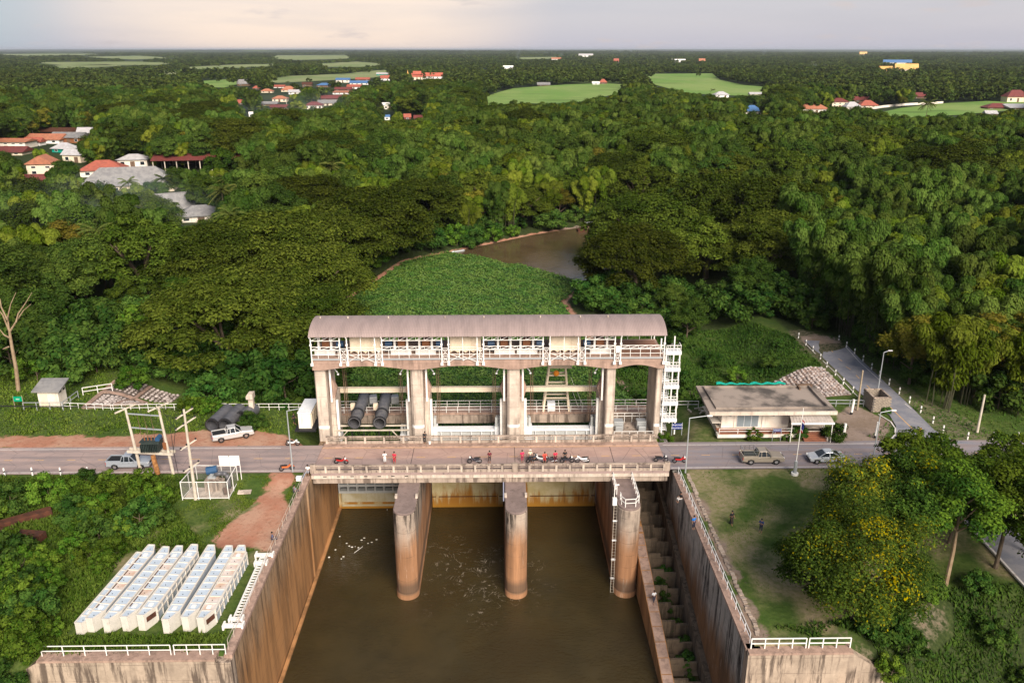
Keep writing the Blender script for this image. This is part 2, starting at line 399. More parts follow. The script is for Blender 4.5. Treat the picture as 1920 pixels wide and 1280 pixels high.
def axis(a0, a1, step, far0, far1, fine=()):
    v = list(np.arange(a0, a1 + step / 2, step))
    s, x = step, a1
    while x < far1: s *= 1.16; x += s; v.append(x)
    s, x = step, a0
    while x > far0: s *= 1.16; x -= s; v.insert(0, x)
    return v
xs = sorted(set([round(a, 3) for a in axis(-76, 68, .9, -60000, 60000)] + [-23.6, 21.7]))
ys = list(np.arange(-46, 24, .8)); s_ = .8; y_ = 24.0
while y_ < 300: ys.append(y_); y_ += 2.6
while y_ < 75000: ys.append(y_); s_ = max(s_, 2.6) * 1.15; y_ += s_
ys = [-300, -200, -140, -100, -80, -66, -56] + ys + [14.2]; ys = sorted(set(round(a, 3) for a in ys))
X, Y = np.meshgrid(xs, ys); Z = height(X, Y)
nx, ny = len(xs), len(ys)
I = np.arange(nx * ny).reshape(ny, nx)
F = np.stack([I[:-1, :-1], I[:-1, 1:], I[1:, 1:], I[1:, :-1]], -1).reshape(-1, 4)
cx = (X[:-1, :-1] + X[1:, 1:]).ravel() / 2; cyy = (Y[:-1, :-1] + Y[1:, 1:]).ravel() / 2
keep = ~((cx > -23.6) & (cx < 21.7) & (cyy > -400) & (cyy < 14.2)); F = F[keep]
# ground cover: red = bare red earth, green = dry lawn, blue = leaf litter and rank growth
dirt_polys = [
    [(-110, 4.7), (-66, 4.8), (-40, 4.7), (-24.2, 4.8), (-24.2, 7.4), (-30, 9.0), (-35, 10.2), (-44, 9.4), (-52, 8.2), (-60, 8.8), (-70, 8.0), (-110, 9)],
    [at(505, 884)[:2], at(560, 884)[:2], at(545, 905)[:2], at(535, 925)[:2], at(548, 960)[:2], at(535, 1010)[:2], at(505, 1025)[:2], at(400, 1012)[:2], at(425, 975)[:2], at(470, 940)[:2], at(500, 915)[:2]],
    [(21.8, -7), (22.9, -7), (23.1, -33), (21.8, -33)],
    [at(1610, 755)[:2], at(1668, 790)[:2], at(1660, 826)[:2], at(1565, 830)[:2], at(1570, 775)[:2]],
    [at(1500, 628)[:2], at(1580, 630)[:2], at(1582, 640)[:2], at(1502, 641)[:2]],
    [at(1560, 1170)[:2], at(1640, 1190)[:2], at(1700, 1240)[:2], at(1690, 1262)[:2], at(1610, 1215)[:2], at(1540, 1195)[:2]],
    [at(1690, 1110)[:2], at(1790, 1115)[:2], at(1800, 1150)[:2], at(1740, 1190)[:2], at(1690, 1150)[:2]],
    [at(1850, 905)[:2], at(1920, 900)[:2], at(1920, 930)[:2], at(1860, 930)[:2]],
]
XR, YR = X.ravel(), Y.ravel()
dirt = np.zeros(XR.shape)
wob = .8 * vnoise(XR, YR, 2.1, 3) + .5 * vnoise(XR, YR, .9, 8)
for p in dirt_polys:
    d = poly_dist(XR, YR, p); sd = np.where(in_poly(XR, YR, p), d, -d) + wob
    dirt = np.maximum(dirt, sstep(sd, -1.2, 1.3) * (.42 if p is dirt_polys[5] or p is dirt_polys[6] else 1))  # earth thinned on the two slope patches, a darker tone painted for shade
lane = poly_dist(XR, YR, [(48, 0), (62, 5), (57, 24), (54, 46)], False); dirt = np.maximum(dirt, .42 * (1 - sstep(lane, 4.0, 5.6)) * (YR > 4))
shore = poly_dist(XR, YR, RIVER); dirt = np.maximum(dirt, (1 - sstep(shore, .6, 2.2)) * (XR < 60) * .9 * (YR > 24))
dirt = np.maximum(dirt, (1 - sstep(np.hypot((XR - 27) / 8, (YR - 27) / 7) + .25 * wob, .5, 1.1)) * .55)
dry = sstep(XR, 21, 23) * (YR < -1) * (YR > -36) * np.clip(.54 + .5 * vnoise(XR, YR, 6, 2), 0, 1) * (1 - sstep(lawn_edge(XR) - YR, -2, 1))
dry = np.maximum(dry, ((XR > 22) & (YR > 4.5) & (YR < 17) & (XR < 48)) * .45)
dry = np.maximum(dry, np.clip(.35 + .5 * vnoise(XR, YR, 3.5, 6), 0, .8) * (XR < -24) * (XR > -40) * (YR < -6) * (YR > -22))
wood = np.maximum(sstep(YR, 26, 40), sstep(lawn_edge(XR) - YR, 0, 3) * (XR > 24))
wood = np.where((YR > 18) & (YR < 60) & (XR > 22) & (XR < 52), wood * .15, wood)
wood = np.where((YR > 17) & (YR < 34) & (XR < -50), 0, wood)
cover = np.stack([dirt, dry, wood, np.ones_like(dirt)], -1)
m, t, p = new_mat('ground_cover'); g = NG(t); _set(p, .95, 0, .1)
a_ = g.n('ShaderNodeAttribute', attribute_name='cover'); sp_ = g.n('ShaderNodeSeparateColor'); g.l(a_.outputs['Color'], sp_.inputs[0])
v = g.pos(); n1 = g.noise(v, .22, 6, .65); n2 = g.noise(v, 1.9, 6, .7)
c = g.mix(g.mapr(n1, .35, .65), (.050, .090, .016), (.095, .125, .030))
c = g.mix(g.mapr(n2, .40, .70), c, (.040, .070, .014))
dryc = g.mix(g.mapr(n2, .35, .65), (.27, .215, .13), (.17, .165, .065))
c = g.mix(g.mapr(g.math('ADD', sp_.outputs[1], g.math('MULTIPLY', g.math('SUBTRACT', n1, .5), 1.1)), .3, .75), c, dryc)
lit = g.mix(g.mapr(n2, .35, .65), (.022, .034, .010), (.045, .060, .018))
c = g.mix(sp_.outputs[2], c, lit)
earth = g.mix(g.mapr(n1, .36, .64), (.36, .165, .105), (.42, .25, .17))
earth = g.mix(g.mapr(n2, .5, .72), earth, (.27, .13, .08))
xe = g.n('ShaderNodeSeparateXYZ'); g.l(v, xe.inputs[0])
tan_ = g.mix(g.mapr(n1, .36, .64), (.21, .155, .115), (.27, .205, .165)); tan_ = g.mix(g.mapr(n2, .5, .72), tan_, (.16, .115, .08))
earth = g.mix(g.mapr(xe.outputs[0], 12, 24), earth, tan_)
c = g.mix(g.mapr(g.math('ADD', sp_.outputs[0], g.math('MULTIPLY', g.math('SUBTRACT', n2, .5), .9)), .3, .65), c, earth)
# beyond the trees that are modelled one by one, the far plain is woodland with paler clearings
far = g.n('ShaderNodeVectorMath', operation='LENGTH'); g.l(v, far.inputs[0])
nf = g.noise(g.pos(1, 1.0, 1), .0011, 7, .62); nf2 = g.noise(v, .008, 5, .6)
fc = g.mix(g.mapr(nf, .53, .62), g.mix(g.mapr(nf2, .4, .6), (.018, .030, .014), (.034, .050, .020)), (.085, .12, .035))
c = g.mix(g.mapr(far.outputs['Value'], 320, 480), c, fc)
g.l(c, p.inputs['Base Color']); g.bump(n2, .6, .18, p); M['ground'] = m
gr = link('ground', np_mesh('ground', np.stack([XR, YR, Z.ravel()], -1), F, m, {'cover': ('POINT', cover)}, smooth=True)); tag(gr, kind='structure')

# ------------------------------------------------------------------ water and the mat of water hyacinth
def water_mat(name, deep, rough, b1, b2, foam=0):
    m, t, p = new_mat(name); g = NG(t); _set(p, rough, 0, .32)
    v = g.pos()
    c = g.mix(g.mapr(g.noise(v, .12, 4), .35, .65), deep, tuple(x * .72 for x in deep))
    if foam:
        n = g.n('ShaderNodeTexNoise'); n.inputs['Scale'].default_value = .42; n.inputs['Detail'].default_value = 7; n.inputs['Distortion'].default_value = 2.6; g.l(v, n.inputs['Vector'])
        ridge = g.math('ABSOLUTE', g.math('SUBTRACT', n.outputs['Fac'], .5)); line = g.mapr(ridge, .016, .0)
        spot = g.n('ShaderNodeVectorMath', operation='DISTANCE'); g.l(v, spot.inputs[0]); spot.inputs[1].default_value = (-3.0, -4.5, -13)
        k = g.math('MULTIPLY', g.math('MULTIPLY', line, g.mapr(spot.outputs['Value'], 12, 4)), g.math('MULTIPLY', g.mapr(g.noise(v, .8, 3), .46, .62), g.mapr(g.noise(v, .23, 2), .42, .56)))
        c = g.mix(g.math('MULTIPLY', k, foam), c, (.55, .47, .38))
    g.l(c, p.inputs['Base Color'])
    h = g.math('ADD', g.math('MULTIPLY', g.noise(g.pos(1, 1.6, 1), b1, 4, .6, .6), 1.0), g.math('MULTIPLY', g.noise(v, b1 * 3.1, 4, .65), .5))
    calm = g.mapr(g.noise(v, .09, 3), .35, .62, .35, 1.0)
    bm = g.n('ShaderNodeBump'); bm.inputs['Distance'].default_value = .42; g.l(g.math('MULTIPLY', calm, b2), bm.inputs['Strength'])
    g.l(h, bm.inputs['Height']); g.l(bm.outputs[0], p.inputs['Normal'])
    return m
M['tailwater'] = water_mat('muddy_water', (.045, .033, .0118), .04, 1.8, .5, foam=.6)
M['riverwater'] = water_mat('brown_river_water', (.11, .075, .038), .06, .6, .22)
b = MB(); b.faces([(-23.2, -140, -13), (21.3, -140, -13), (21.3, 13, -13), (-23.2, 13, -13)], [(0, 1, 2, 3)])
tag(b.build('tail_water', M['tailwater']), kind='structure')
b = MB(); b.faces([(x, y, -16.5) for x, y in ((-24, -140), (22, -140), (22, 16), (-24, 16))], [(0, 1, 2, 3)]); tag(b.build('channel_bed', M['conc']), kind='structure')
rv = [(x, y) for x, y in RIVER]
b = MB(); b.faces([(x * 1.0, y, -4.0) for x, y in rv], [tuple(range(len(rv)))[::-1]])
river = b.build('river_water', M['riverwater']); tag(river, kind='structure')
MAT_EDGE = [(-23.0, 12.6), (-25, 24), (-31, 45), (-36, 66), (-32.4, 87), (-24.4, 118.5), (-14.0, 128.3)] + [at(*q, -4)[:2] for q in ((905, 482), (940, 492), (985, 500), (1025, 511), (1062, 521), (1080, 530), (1074, 548))] + [(13.4, 82), (15.5, 66), (18.5, 40), (20.5, 24), (21.2, 12.6)]
M['hyacinth'] = surf('water_hyacinth_leaves', (.040, .104, .012), (.084, .140, .021), .35, .6, spec=.25)
M['hy_base'] = surf('water_hyacinth_mat', (.020, .060, .008), (.035, .080, .012), 2.5, .8, bump=.8)
b = MB(); b.faces([(x, y, -3.9) for x, y in MAT_EDGE], [tuple(range(len(MAT_EDGE)))[::-1]])
hm = b.build('hyacinth_mat', M['hy_base']); tag(hm, kind='stuff')
def quads(C, N, size, aspect, r, droop=None):
    """leaf quads: kite shaped, at centres C facing N"""
    n = len(C); N = N / (np.linalg.norm(N, axis=1, keepdims=True) + 1e-9)
    a = r.normal(size=(n, 3)) if droop is None else droop + .25 * r.normal(size=(n, 3))
    U = a - (a * N).sum(1, keepdims=True) * N; U /= np.linalg.norm(U, axis=1, keepdims=True) + 1e-9
    W = np.cross(N, U); size = np.asarray(size).reshape(-1, 1)
    L = U * size; S = W * size * aspect
    bend = N * size * .18
    V = np.stack([C - L, C + S - L * .1 + bend, C + L - bend * .6, C - S - L * .1 + bend], 1).reshape(-1, 3)
    return V, np.arange(4 * n).reshape(n, 4)
n_ = 80000
px_ = rng.uniform(-38, 23, n_ * 3); py_ = rng.uniform(12.6, 131, n_ * 3)
k_ = in_poly(px_ + 1.1 * vnoise(px_, py_, 2.2, 2), py_ + 1.6 * vnoise(px_, py_, 2.7, 4), MAT_EDGE); px_, py_ = px_[k_][:n_], py_[k_][:n_]
lump = .22 * vnoise(px_, py_, 1.8, 3) + .18 * vnoise(px_, py_, .7, 6)
C_ = np.stack([px_, py_, -3.72 + lump * .6 + .12 * rng.random(len(px_))], -1)
N_ = rng.normal(size=C_.shape) * .55 + np.array([0, -.2, 1])
V_, F_ = quads(C_, N_, rng.uniform(.12, .28, len(px_)), .62, rng)
tag(link('water_hyacinth', np_mesh('water_hyacinth', V_, F_, M['hyacinth'])), kind='stuff')

# ------------------------------------------------------------------ leaves
def leaf_mat(name, c0, c1, c2=None, trans=.14, var=.36):
    m = bpy.data.materials.new(name); m.use_nodes = True; t = m.node_tree; t.nodes.clear(); g = NG(t)
    out = g.n('ShaderNodeOutputMaterial'); a = g.n('ShaderNodeAttribute', attribute_name='tint')
    ra = g.n('ShaderNodeValToRGB'); e = ra.color_ramp.elements
    e[0].color = (*c0, 1); e[1].color = (*c1, 1); e[0].position = .15; e[1].position = .85
    if c2: q = e.new(1.0); q.color = (*c2, 1); e[1].position = .78
    g.l(a.outputs['Fac'], ra.inputs[0])
    oi = g.n('ShaderNodeObjectInfo'); hsv = g.n('ShaderNodeHueSaturation')
    g.l(g.mapr(oi.outputs['Random'], 0, 1, 1 - var, 1 + var, False), hsv.inputs['Value'])
    rr = g.math('FRACT', g.math('MULTIPLY', oi.outputs['Random'], 7.31)); g.l(g.mapr(rr, 0, 1, .482, .512, False), hsv.inputs['Hue'])
    g.l(ra.outputs[0], hsv.inputs['Color']); hsv.inputs['Saturation'].default_value = 1.12
    d = g.n('ShaderNodeBsdfDiffuse'); tr = g.n('ShaderNodeBsdfTranslucent'); mx = g.n('ShaderNodeMixShader'); mx.inputs[0].default_value = trans
    g.l(hsv.outputs[0], d.inputs[0]); g.l(hsv.outputs[0], tr.inputs[0]); g.l(d.outputs[0], mx.inputs[1]); g.l(tr.outputs[0], mx.inputs[2]); g.l(mx.outputs[0], out.inputs[0])
    return m
LM = {
 'rain': leaf_mat('rain_tree_leaves', (0.030, 0.046, 0.010), (0.078, 0.098, 0.022)),
 'rain2': leaf_mat('rain_tree_leaves_fresh', (0.042, 0.067, 0.014), (0.098, 0.128, 0.028)),
 'bamboo': leaf_mat('bamboo_leaves', (0.042, 0.077, 0.018), (0.102, 0.145, 0.039)),
 'bamboo_y': leaf_mat('bamboo_leaves_bright', (0.064, 0.098, 0.016), (0.151, 0.186, 0.039)),
 'broad': leaf_mat('broad_leaves', (0.033, 0.060, 0.016), (0.083, 0.122, 0.030)),
 'broad_y': leaf_mat('yellowish_leaves', (0.070, 0.079, 0.016), (0.174, 0.157, 0.037)),
 'mango': leaf_mat('dark_glossy_leaves', (0.023, 0.046, 0.011), (0.064, 0.098, 0.021)),
 'flower': leaf_mat('flowering_tree_leaves', (.030, .056, .014), (.080, .118, .026), (.27, .235, .03)),
 'young': leaf_mat('young_tree_leaves', (.026, .052, .012), (.085, .125, .024)),
 'palm': leaf_mat('palm_fronds', (0.041, 0.064, 0.018), (0.116, 0.134, 0.041)),
 'shrub': leaf_mat('shrub_leaves', (.040, .085, .016), (.105, .160, .034)),
 'shrub_d': leaf_mat('dark_shrub_leaves', (0.026, 0.060, 0.016), (0.070, 0.116, 0.030)),
 'weed': leaf_mat('weed_leaves', (.048, .092, .018), (.115, .160, .040)),
 'farm': leaf_mat('far_tree_leaves', (0.028, 0.044, 0.014), (0.077, 0.102, 0.028), var=.4),
}
def crown_mesh(name, parts, mat):
    V, F, T, b0 = [], [], [], 0
    for v, f, tt in parts: V.append(v); F.append(f + b0); T.append(tt); b0 += len(v)
    return np_mesh(name, np.concatenate(V), np.concatenate(F), mat, {'tint': ('FACE', np.concatenate(T))})
def lobe(c, rad, n, size, r, flat=1.0, up=.5, tint=.5, aspect=.55, full=False, dt=.22):
    d = r.normal(size=(n, 3)); d /= np.linalg.norm(d, axis=1, keepdims=True)
    if not full: d[:, 2] = np.where(d[:, 2] < -.35, -d[:, 2], d[:, 2])
    rr = rad * np.where(r.random((n, 1)) < .16, r.uniform(1.05, 1.38, (n, 1)), r.uniform(.62, 1.06, (n, 1))); P = d * rr * np.array([1, 1, flat]) + np.asarray(c)
    N = d * np.array([1, 1, 1 / flat]) * .8 + np.array([0, 0, up]) + .34 * r.normal(size=(n, 3))
    v, f = quads(P, N, size * r.uniform(.7, 1.25, n), aspect, r)
    return v, f, np.clip(tint + dt * r.normal(size=n), 0, 1)
def rain_crown(seed, Rr=12.0, H=15.0, dens=1.0, mat='rain'):
    r = np.random.default_rng(seed); ps = []
    n = int(74 * (Rr / 12) ** 1.2)
    for i in range(n):
        q = math.sqrt((i + .5) / n) * r.uniform(.93, 1.05); a = i * 2.39996 + r.normal() * .25
        rad = Rr * .21 * r.uniform(.75, 1.25)
        z = H - 1.4 - H * .40 * q ** 2.2 + r.normal() * .55 - (r.random() < .15) * 1.8
        c = (Rr * .92 * q * math.cos(a), Rr * .92 * q * math.sin(a), z)
        tint = np.clip(.5 + .2 * r.normal(), .1, .9)
        for k in range(3):  # each spray of a limb is a few flat tufts
            cc = (c[0] + r.normal() * rad * .55, c[1] + r.normal() * rad * .55, c[2] + r.normal() * .45)
            ps.append(lobe(cc, rad * r.uniform(.55, .85), int(190 * dens), .28, r, flat=.58, up=.7, tint=tint))
    for i in range(int(n * .5)):  # lower skirt
        a = r.uniform(0, 2 * math.pi); q = r.uniform(.72, 1.02); rad = Rr * .15
        c = (Rr * q * math.cos(a), Rr * q * math.sin(a), H * r.uniform(.30, .58))
        ps.append(lobe(c, rad * r.uniform(.7, 1.2), int(220 * dens), .31, r, flat=.55, up=.6, tint=np.clip(.45 + .2 * r.normal(), .1, .9)))
    return crown_mesh('crown', ps, LM[mat])
def rain_trunk(seed, Rr=12.0, H=15.0):
    r = np.random.default_rng(seed); b = MB(); b.tube((0, 0, -1.5), (.1, 0, H * .26), .75, .55, 8)
    for i in range(7):
        a = i * .9 + r.normal() * .2; q = Rr * r.uniform(.45, .75)
        m1 = (q * .45 * math.cos(a), q * .45 * math.sin(a), H * .5); e = (q * math.cos(a + .1), q * math.sin(a + .1), H * .76)
        b.path([(0, 0, H * .22), m1, e], [.34, .22, .09], 5)
    return b.mesh('trunk', M['bark'])
def bamboo_crown(seed, H=14.0, n=17, reach=5.0, dens=1.0, mat='bamboo'):
    """arching culms, each ending in a rounded drooping plume, with a looser skirt below"""
    r = np.random.default_rng(seed); ps = []
    for i in range(n):
        a = i * 2.39996 + r.normal() * .3; L = H * r.uniform(.70, 1.05); rc = reach * math.sqrt((i + .6) / n) * r.uniform(.8, 1.1)
        base = r.normal(size=2) * .6; out = np.array([math.cos(a), math.sin(a), 0]); tint = np.clip(.5 + .24 * r.normal(), .05, .95)
        for s0, rad, k in ((1.0, .95, 260), (.90, 1.25, 380), (.76, 1.30, 340), (.60, 1.15, 220), (.44, 1.0, 140), (.28, .9, 80)):
            ho = rc * s0 ** 1.7; hh = L * (s0 * 1.18 - .26 * s0 ** 5); k = int(k * dens); rad *= r.uniform(.8, 1.2)
            c = np.array([base[0], base[1], hh]) + out * ho + r.normal(size=3) * .22
            d = r.normal(size=(k, 3)); d /= np.linalg.norm(d, axis=1, keepdims=True); d[:, 2] = np.where(d[:, 2] < -.5, -d[:, 2], d[:, 2])
            P = c + d * rad * r.uniform(.72, 1.05, (k, 1)) * np.array([.92, .92, 1.05])
            N = d + np.array([0, 0, .55]) + .28 * r.normal(size=(k, 3))
            v, f = quads(P, N, 0.27 * r.uniform(.7, 1.3, k), .42, r, droop=np.array([.2 * out[0], .2 * out[1], -1.0]))
            ps.append((v, f, np.clip(tint + .16 * r.normal(size=k), 0, 1)))
    return crown_mesh('crown', ps, LM[mat])
def bamboo_stems(seed, H=14.0, n=14, reach=4.0):
    r = np.random.default_rng(seed); b = MB()
    for i in range(n):
        a = i * 2.39996; rc = reach * r.uniform(.2, .6); q = r.normal(size=2) * .7
        b.path([(q[0], q[1], -1), (q[0] + rc * .2 * math.cos(a), q[1] + rc * .2 * math.sin(a), H * .45), (q[0] + rc * .7 * math.cos(a), q[1] + rc * .7 * math.sin(a), H * .8)], [.09, .07, .03], 4)
    return b.mesh('trunk', M['culm'])
def broad_crown(seed, Rr=5.0, H=12.0, lobes=40, per=440, size=.24, mat='broad', zr=.78, gap=.0, tall=0, tints=None, full=False):
    r = np.random.default_rng(seed); ps = []; cz = H - Rr * zr
    for i in range(lobes):
        u = 1 - 1.55 * (i + .5) / lobes; a = i * 2.39996 + r.normal() * .3; q = math.sqrt(max(0, 1 - u * u)); k = r.uniform(.62, .98)
        c = (Rr * q * k * math.cos(a), Rr * q * k * math.sin(a), cz + Rr * zr * u * k)
        if r.random() < gap: continue
        kk = r.uniform(.55, 1.25); ps.append(lobe(np.asarray(c) + r.normal(size=3) * Rr * .06, Rr * .29 * kk, int(per * kk ** 1.6), size, r, flat=r.uniform(.6, .95), up=.45, tint=np.clip(.48 + .2 * r.normal(), .05, .95) if tints is None else tints(r), full=full))
    return crown_mesh('crown', ps, LM[mat])
def plain_trunk(H, r0=.28, mat='bark', seed=0, limbs=5, Rr=4, lo=.32):
    r = np.random.default_rng(seed); b = MB(); b.path([(0, 0, -1.2), (.15, .1, H * .35), (.05, .2, H * .8)], [r0, r0 * .75, r0 * .3], 7)
    for i in range(limbs):
        a = i * 2.4 + r.normal() * .3; z0 = H * r.uniform(lo, lo + .26)
        b.path([(.1, .1, z0), (Rr * .4 * math.cos(a), Rr * .4 * math.sin(a), z0 + H * .12), (Rr * .75 * math.cos(a), Rr * .75 * math.sin(a), z0 + H * .22)], [r0 * .5, r0 * .32, r0 * .12], 5)
    return b.mesh('trunk', M[mat])
def palm_crown(seed, H=11.0, n=22, L=3.6, fan=False):
    r = np.random.default_rng(seed); ps = []
    for i in range(n):
        a = i * 2.39996; el = r.uniform(-.5, 1.1); k = 34
        s = np.linspace(.08, 1, k); rr = L * s * math.cos(el * .6); zz = H + L * s * math.sin(el) - L * .42 * s ** 2.2
        for side in (-1, 1):
            P = np.stack([rr * math.cos(a) - side * .32 * np.sin(a) * np.sin(s * 3), rr * math.sin(a) + side * .32 * np.cos(a) * np.sin(s * 3), zz - .15], -1)
            N = np.stack([np.full(k, -math.sin(a) * side * .5), np.full(k, math.cos(a) * side * .5), np.ones(k)], -1)
            v, f = quads(P, N, .38 * np.ones(k), .2, r, droop=np.array([-math.sin(a) * side + .5 * math.cos(a), math.cos(a) * side + .5 * math.sin(a), -.6]))
            ps.append((v, f, np.clip(.5 + .25 * r.normal(size=k) + (.35 if el < -.2 else 0), 0, 1)))
    return crown_mesh('crown', ps, LM['palm'])

# ------------------------------------------------------------------ trees, one by one
PROTO = {}
def proto(kind, var, crown, trunk, rad): PROTO.setdefault(kind, []).append((crown, trunk, rad))
for i in range(3): proto('rain', i, rain_crown(10 + i), rain_trunk(20 + i), 11.5)
for i in range(2): proto('rain2', i, rain_crown(30 + i, 9.0, 13.0, .9, 'rain2'), rain_trunk(35 + i, 9, 13), 8.5)
for i in range(3): proto('bamboo', i, bamboo_crown(40 + i), bamboo_stems(45 + i), 4.6)
for i in range(2): proto('bamboo_y', i, bamboo_crown(50 + i, 12.5, 15, 4.4, 1, 'bamboo_y'), bamboo_stems(55 + i), 4.2)
for i in range(3): proto('broad', i, broad_crown(60 + i, 4.8 + .4 * i, 11 + i), plain_trunk(9, seed=i), 4.8)
proto('broad_y', 0, broad_crown(70, 4.6, 10.5, mat='broad_y'), plain_trunk(8), 4.5)
for i in range(2): proto('mango', i, broad_crown(75 + i, 4.4, 10, 44, 460, .25, 'mango', 1.0), plain_trunk(8, seed=3 + i), 4.4)
for i in range(2): proto('palm', i, palm_crown(80 + i, 10 + 2 * i), plain_trunk(12.5 + 2 * i, .16, limbs=0), 3)
for i in range(3): proto('shrub', i, broad_crown(90 + i, 1.5, 2.3, 16, 200, .125, 'shrub', .8, full=True), plain_trunk(1.6, .05, limbs=4, Rr=1.0, seed=i), 1.4)
for i in range(2): proto('shrub_d', i, broad_crown(95 + i, 1.9, 2.9, 18, 220, .16, 'shrub_d', .85, full=True), plain_trunk(2, .06, limbs=4, Rr=1.2, seed=i), 1.8)
NAME = {'rain': 'rain_tree', 'rain2': 'rain_tree', 'bamboo': 'bamboo_clump', 'bamboo_y': 'bamboo_clump', 'broad': 'broadleaf_tree', 'broad_y': 'broadleaf_tree', 'mango': 'mango_tree', 'palm': 'palm_tree', 'shrub': 'shrub', 'shrub_d': 'shrub'}
TREES = []
def plant(kind, x, y, scale=1.0, label=None, group=None, z=None, var=None, sz=None, cat=None):
    crown, trunk, rad = PROTO[kind][int(rng.integers(len(PROTO[kind]))) if var is None else var]
    z = float(height(x, y)) if z is None else z
    o = thing(NAME[kind], label, cat or ('shrub' if 'shrub' in kind else 'bamboo' if 'bamboo' in kind else 'tree'), (x, y, z), rng.uniform(0, 6.28), group, local=True)
    o.scale = (scale, scale, scale * (sz or 1.0))
    link('trunk', trunk, o); link('crown', crown, o)
    TREES.append((x, y, rad * scale)); return o
def plant_top(kind, px, py, h, scale=1.0, **kw):
    """tree whose crown top stands at a sight line"""
    x, y, _ = at(px, py, h); return plant(kind, x, y, scale, **kw)
# ------------------------------------------------------------------ roads
m, t, p = new_mat('road_asphalt'); g = NG(t); _set(p, .85, 0, .25); v = g.pos()
xx = g.n('ShaderNodeSeparateXYZ'); g.l(v, xx.inputs[0])
c0 = g.mix(g.mapr(xx.outputs[0], -40, 30), (.36, .265, .235), (.215, .20, .22))
c = g.mix(g.mapr(g.noise(g.pos(.25, 1.6, 1), .6, 5), .35, .66), c0, (.255, .205, .195))
c = g.mix(g.math('MULTIPLY', g.mapr(g.noise(v, 1.1, 7, .75), .56, .70), .5), c, (.12, .10, .105))
c = g.mix(g.math('MULTIPLY', g.mapr(g.noise(g.pos(1, 1, 1, loc=(5, 2, 0)), .35, 5, .7), .58, .72), .45), c, (.33, .22, .17))
tr_ = g.math('ABSOLUTE', g.math('SUBTRACT', g.math('FRACT', g.math('ADD', g.math('MULTIPLY', xx.outputs[1], .62), .1)), .5)); c = g.mix(g.math('MULTIPLY', g.mapr(tr_, .32, .08), g.mapr(g.noise(g.pos(.1, 1, 1), .6, 4), .35, .65, .08, .38)), c, (.15, .125, .125))
vo = g.n('ShaderNodeTexVoronoi', feature='DISTANCE_TO_EDGE'); vo.inputs['Scale'].default_value = .24; g.l(g.mix(.06, v, g.noise(v, 1.2, 4)), vo.inputs['Vector'])
c = g.mix(g.math('MULTIPLY', g.mapr(vo.outputs['Distance'], .010, .0), .55), c, (.10, .085, .085))
g.l(c, p.inputs['Base Color']); g.bump(g.noise(v, 14, 4), .25, .02, p); M['road'] = m
m, t, p = new_mat('levee_asphalt'); g = NG(t); _set(p, .8, 0, .25); v = g.pos()
c = g.mix(g.mapr(g.noise(v, .45, 6, .7), .35, .66), (.17, .175, .205), (.25, .24, .25))
c = g.mix(g.math('MULTIPLY', g.mapr(g.noise(v, 1.3, 7, .75), .56, .70), .6), c, (.075, .075, .085)); g.l(c, p.inputs['Base Color']); g.bump(g.noise(v, 14, 4), .25, .02, p); M['levee'] = m
m, t, p = new_mat('bridge_deck'); g = NG(t); _set(p, .88, 0, .2); v = g.pos()
c = g.mix(g.mapr(g.noise(g.pos(.3, 1, 1), .7, 6), .35, .66), (.42, .285, .235), (.34, .225, .19))
yd = g.n('ShaderNodeSeparateXYZ'); g.l(v, yd.inputs[0]); lane_ = g.math('ADD', yd.outputs[1], g.math('MULTIPLY', g.math('SUBTRACT', g.noise(v, .5, 4), .5), 1.4))
c = g.mix(g.math('MULTIPLY', g.mapr(lane_, 1.7, .9), .55), c, (.235, .19, .185))
c = g.mix(g.math('MULTIPLY', g.mapr(g.noise(v, 1.4, 7, .75), .55, .72), .55), c, (.16, .12, .11))
vo = g.n('ShaderNodeTexVoronoi', feature='DISTANCE_TO_EDGE'); vo.inputs['Scale'].default_value = .28; g.l(g.mix(.06, v, g.noise(v, 1.2, 4)), vo.inputs['Vector'])
c = g.mix(g.math('MULTIPLY', g.mapr(vo.outputs['Distance'], .012, .0), .6), c, (.12, .09, .08))
g.l(c, p.inputs['Base Color']); g.bump(g.noise(v, 14, 4), .25, .02, p); M['deck'] = m
M['line_w'] = surf('white_road_paint', (.62, .58, .54), (.40, .34, .30), 2.2, .7, lo=.5, hi=.7)
M['line_y'] = surf('yellow_road_paint', (.62, .36, .13), (.40, .26, .14), 3, .7, lo=.45, hi=.7)
def ysl(x): return 0.0042 * (x + 10) * 0  # the road runs straight
def strip(name, pts, wd, z, mat, parent=None):
    """flat ribbon along a polyline"""
    L, Rr = [], []
    for i, q in enumerate(pts):
        a = Vector(pts[max(0, i - 1)]); c = Vector(pts[min(len(pts) - 1, i + 1)]); d = (c - a).normalized(); n = Vector((-d.y, d.x))
        L.append((q[0] + n.x * wd / 2, q[1] + n.y * wd / 2, z)); Rr.append((q[0] - n.x * wd / 2, q[1] - n.y * wd / 2, z))
    b = MB(); k = len(pts); b.faces(L + Rr, [(i, i + 1, k + i + 1, k + i) for i in range(k - 1)]); return b.build(name, mat, parent)
b = MB(); b.faces([(-420, -2.05, 0), (-22.75, -2.05, 0), (-22.75, 5.1, 0), (-420, 5.1, 0), (20.4, -2.0, 0), (420, -2.0, 0), (420, 5.3, 0), (20.4, 5.3, 0)], [(0, 1, 2, 3), (4, 5, 6, 7)])
road = tag(b.build('road', M['road']), kind='structure')
LV = [at(1737, 846)[:2], at(1700, 800)[:2], at(1660, 740)[:2], at(1615, 690)[:2], at(1575, 656)[:2], at(1548, 636)[:2]]
lo_ = [at(*q)[:2] for q in ((1640, 832), (1664, 826), (1679, 812), (1680, 798), (1668, 778), (1640, 760), (1603, 728), (1568, 694), (1532, 660), (1508, 638))]
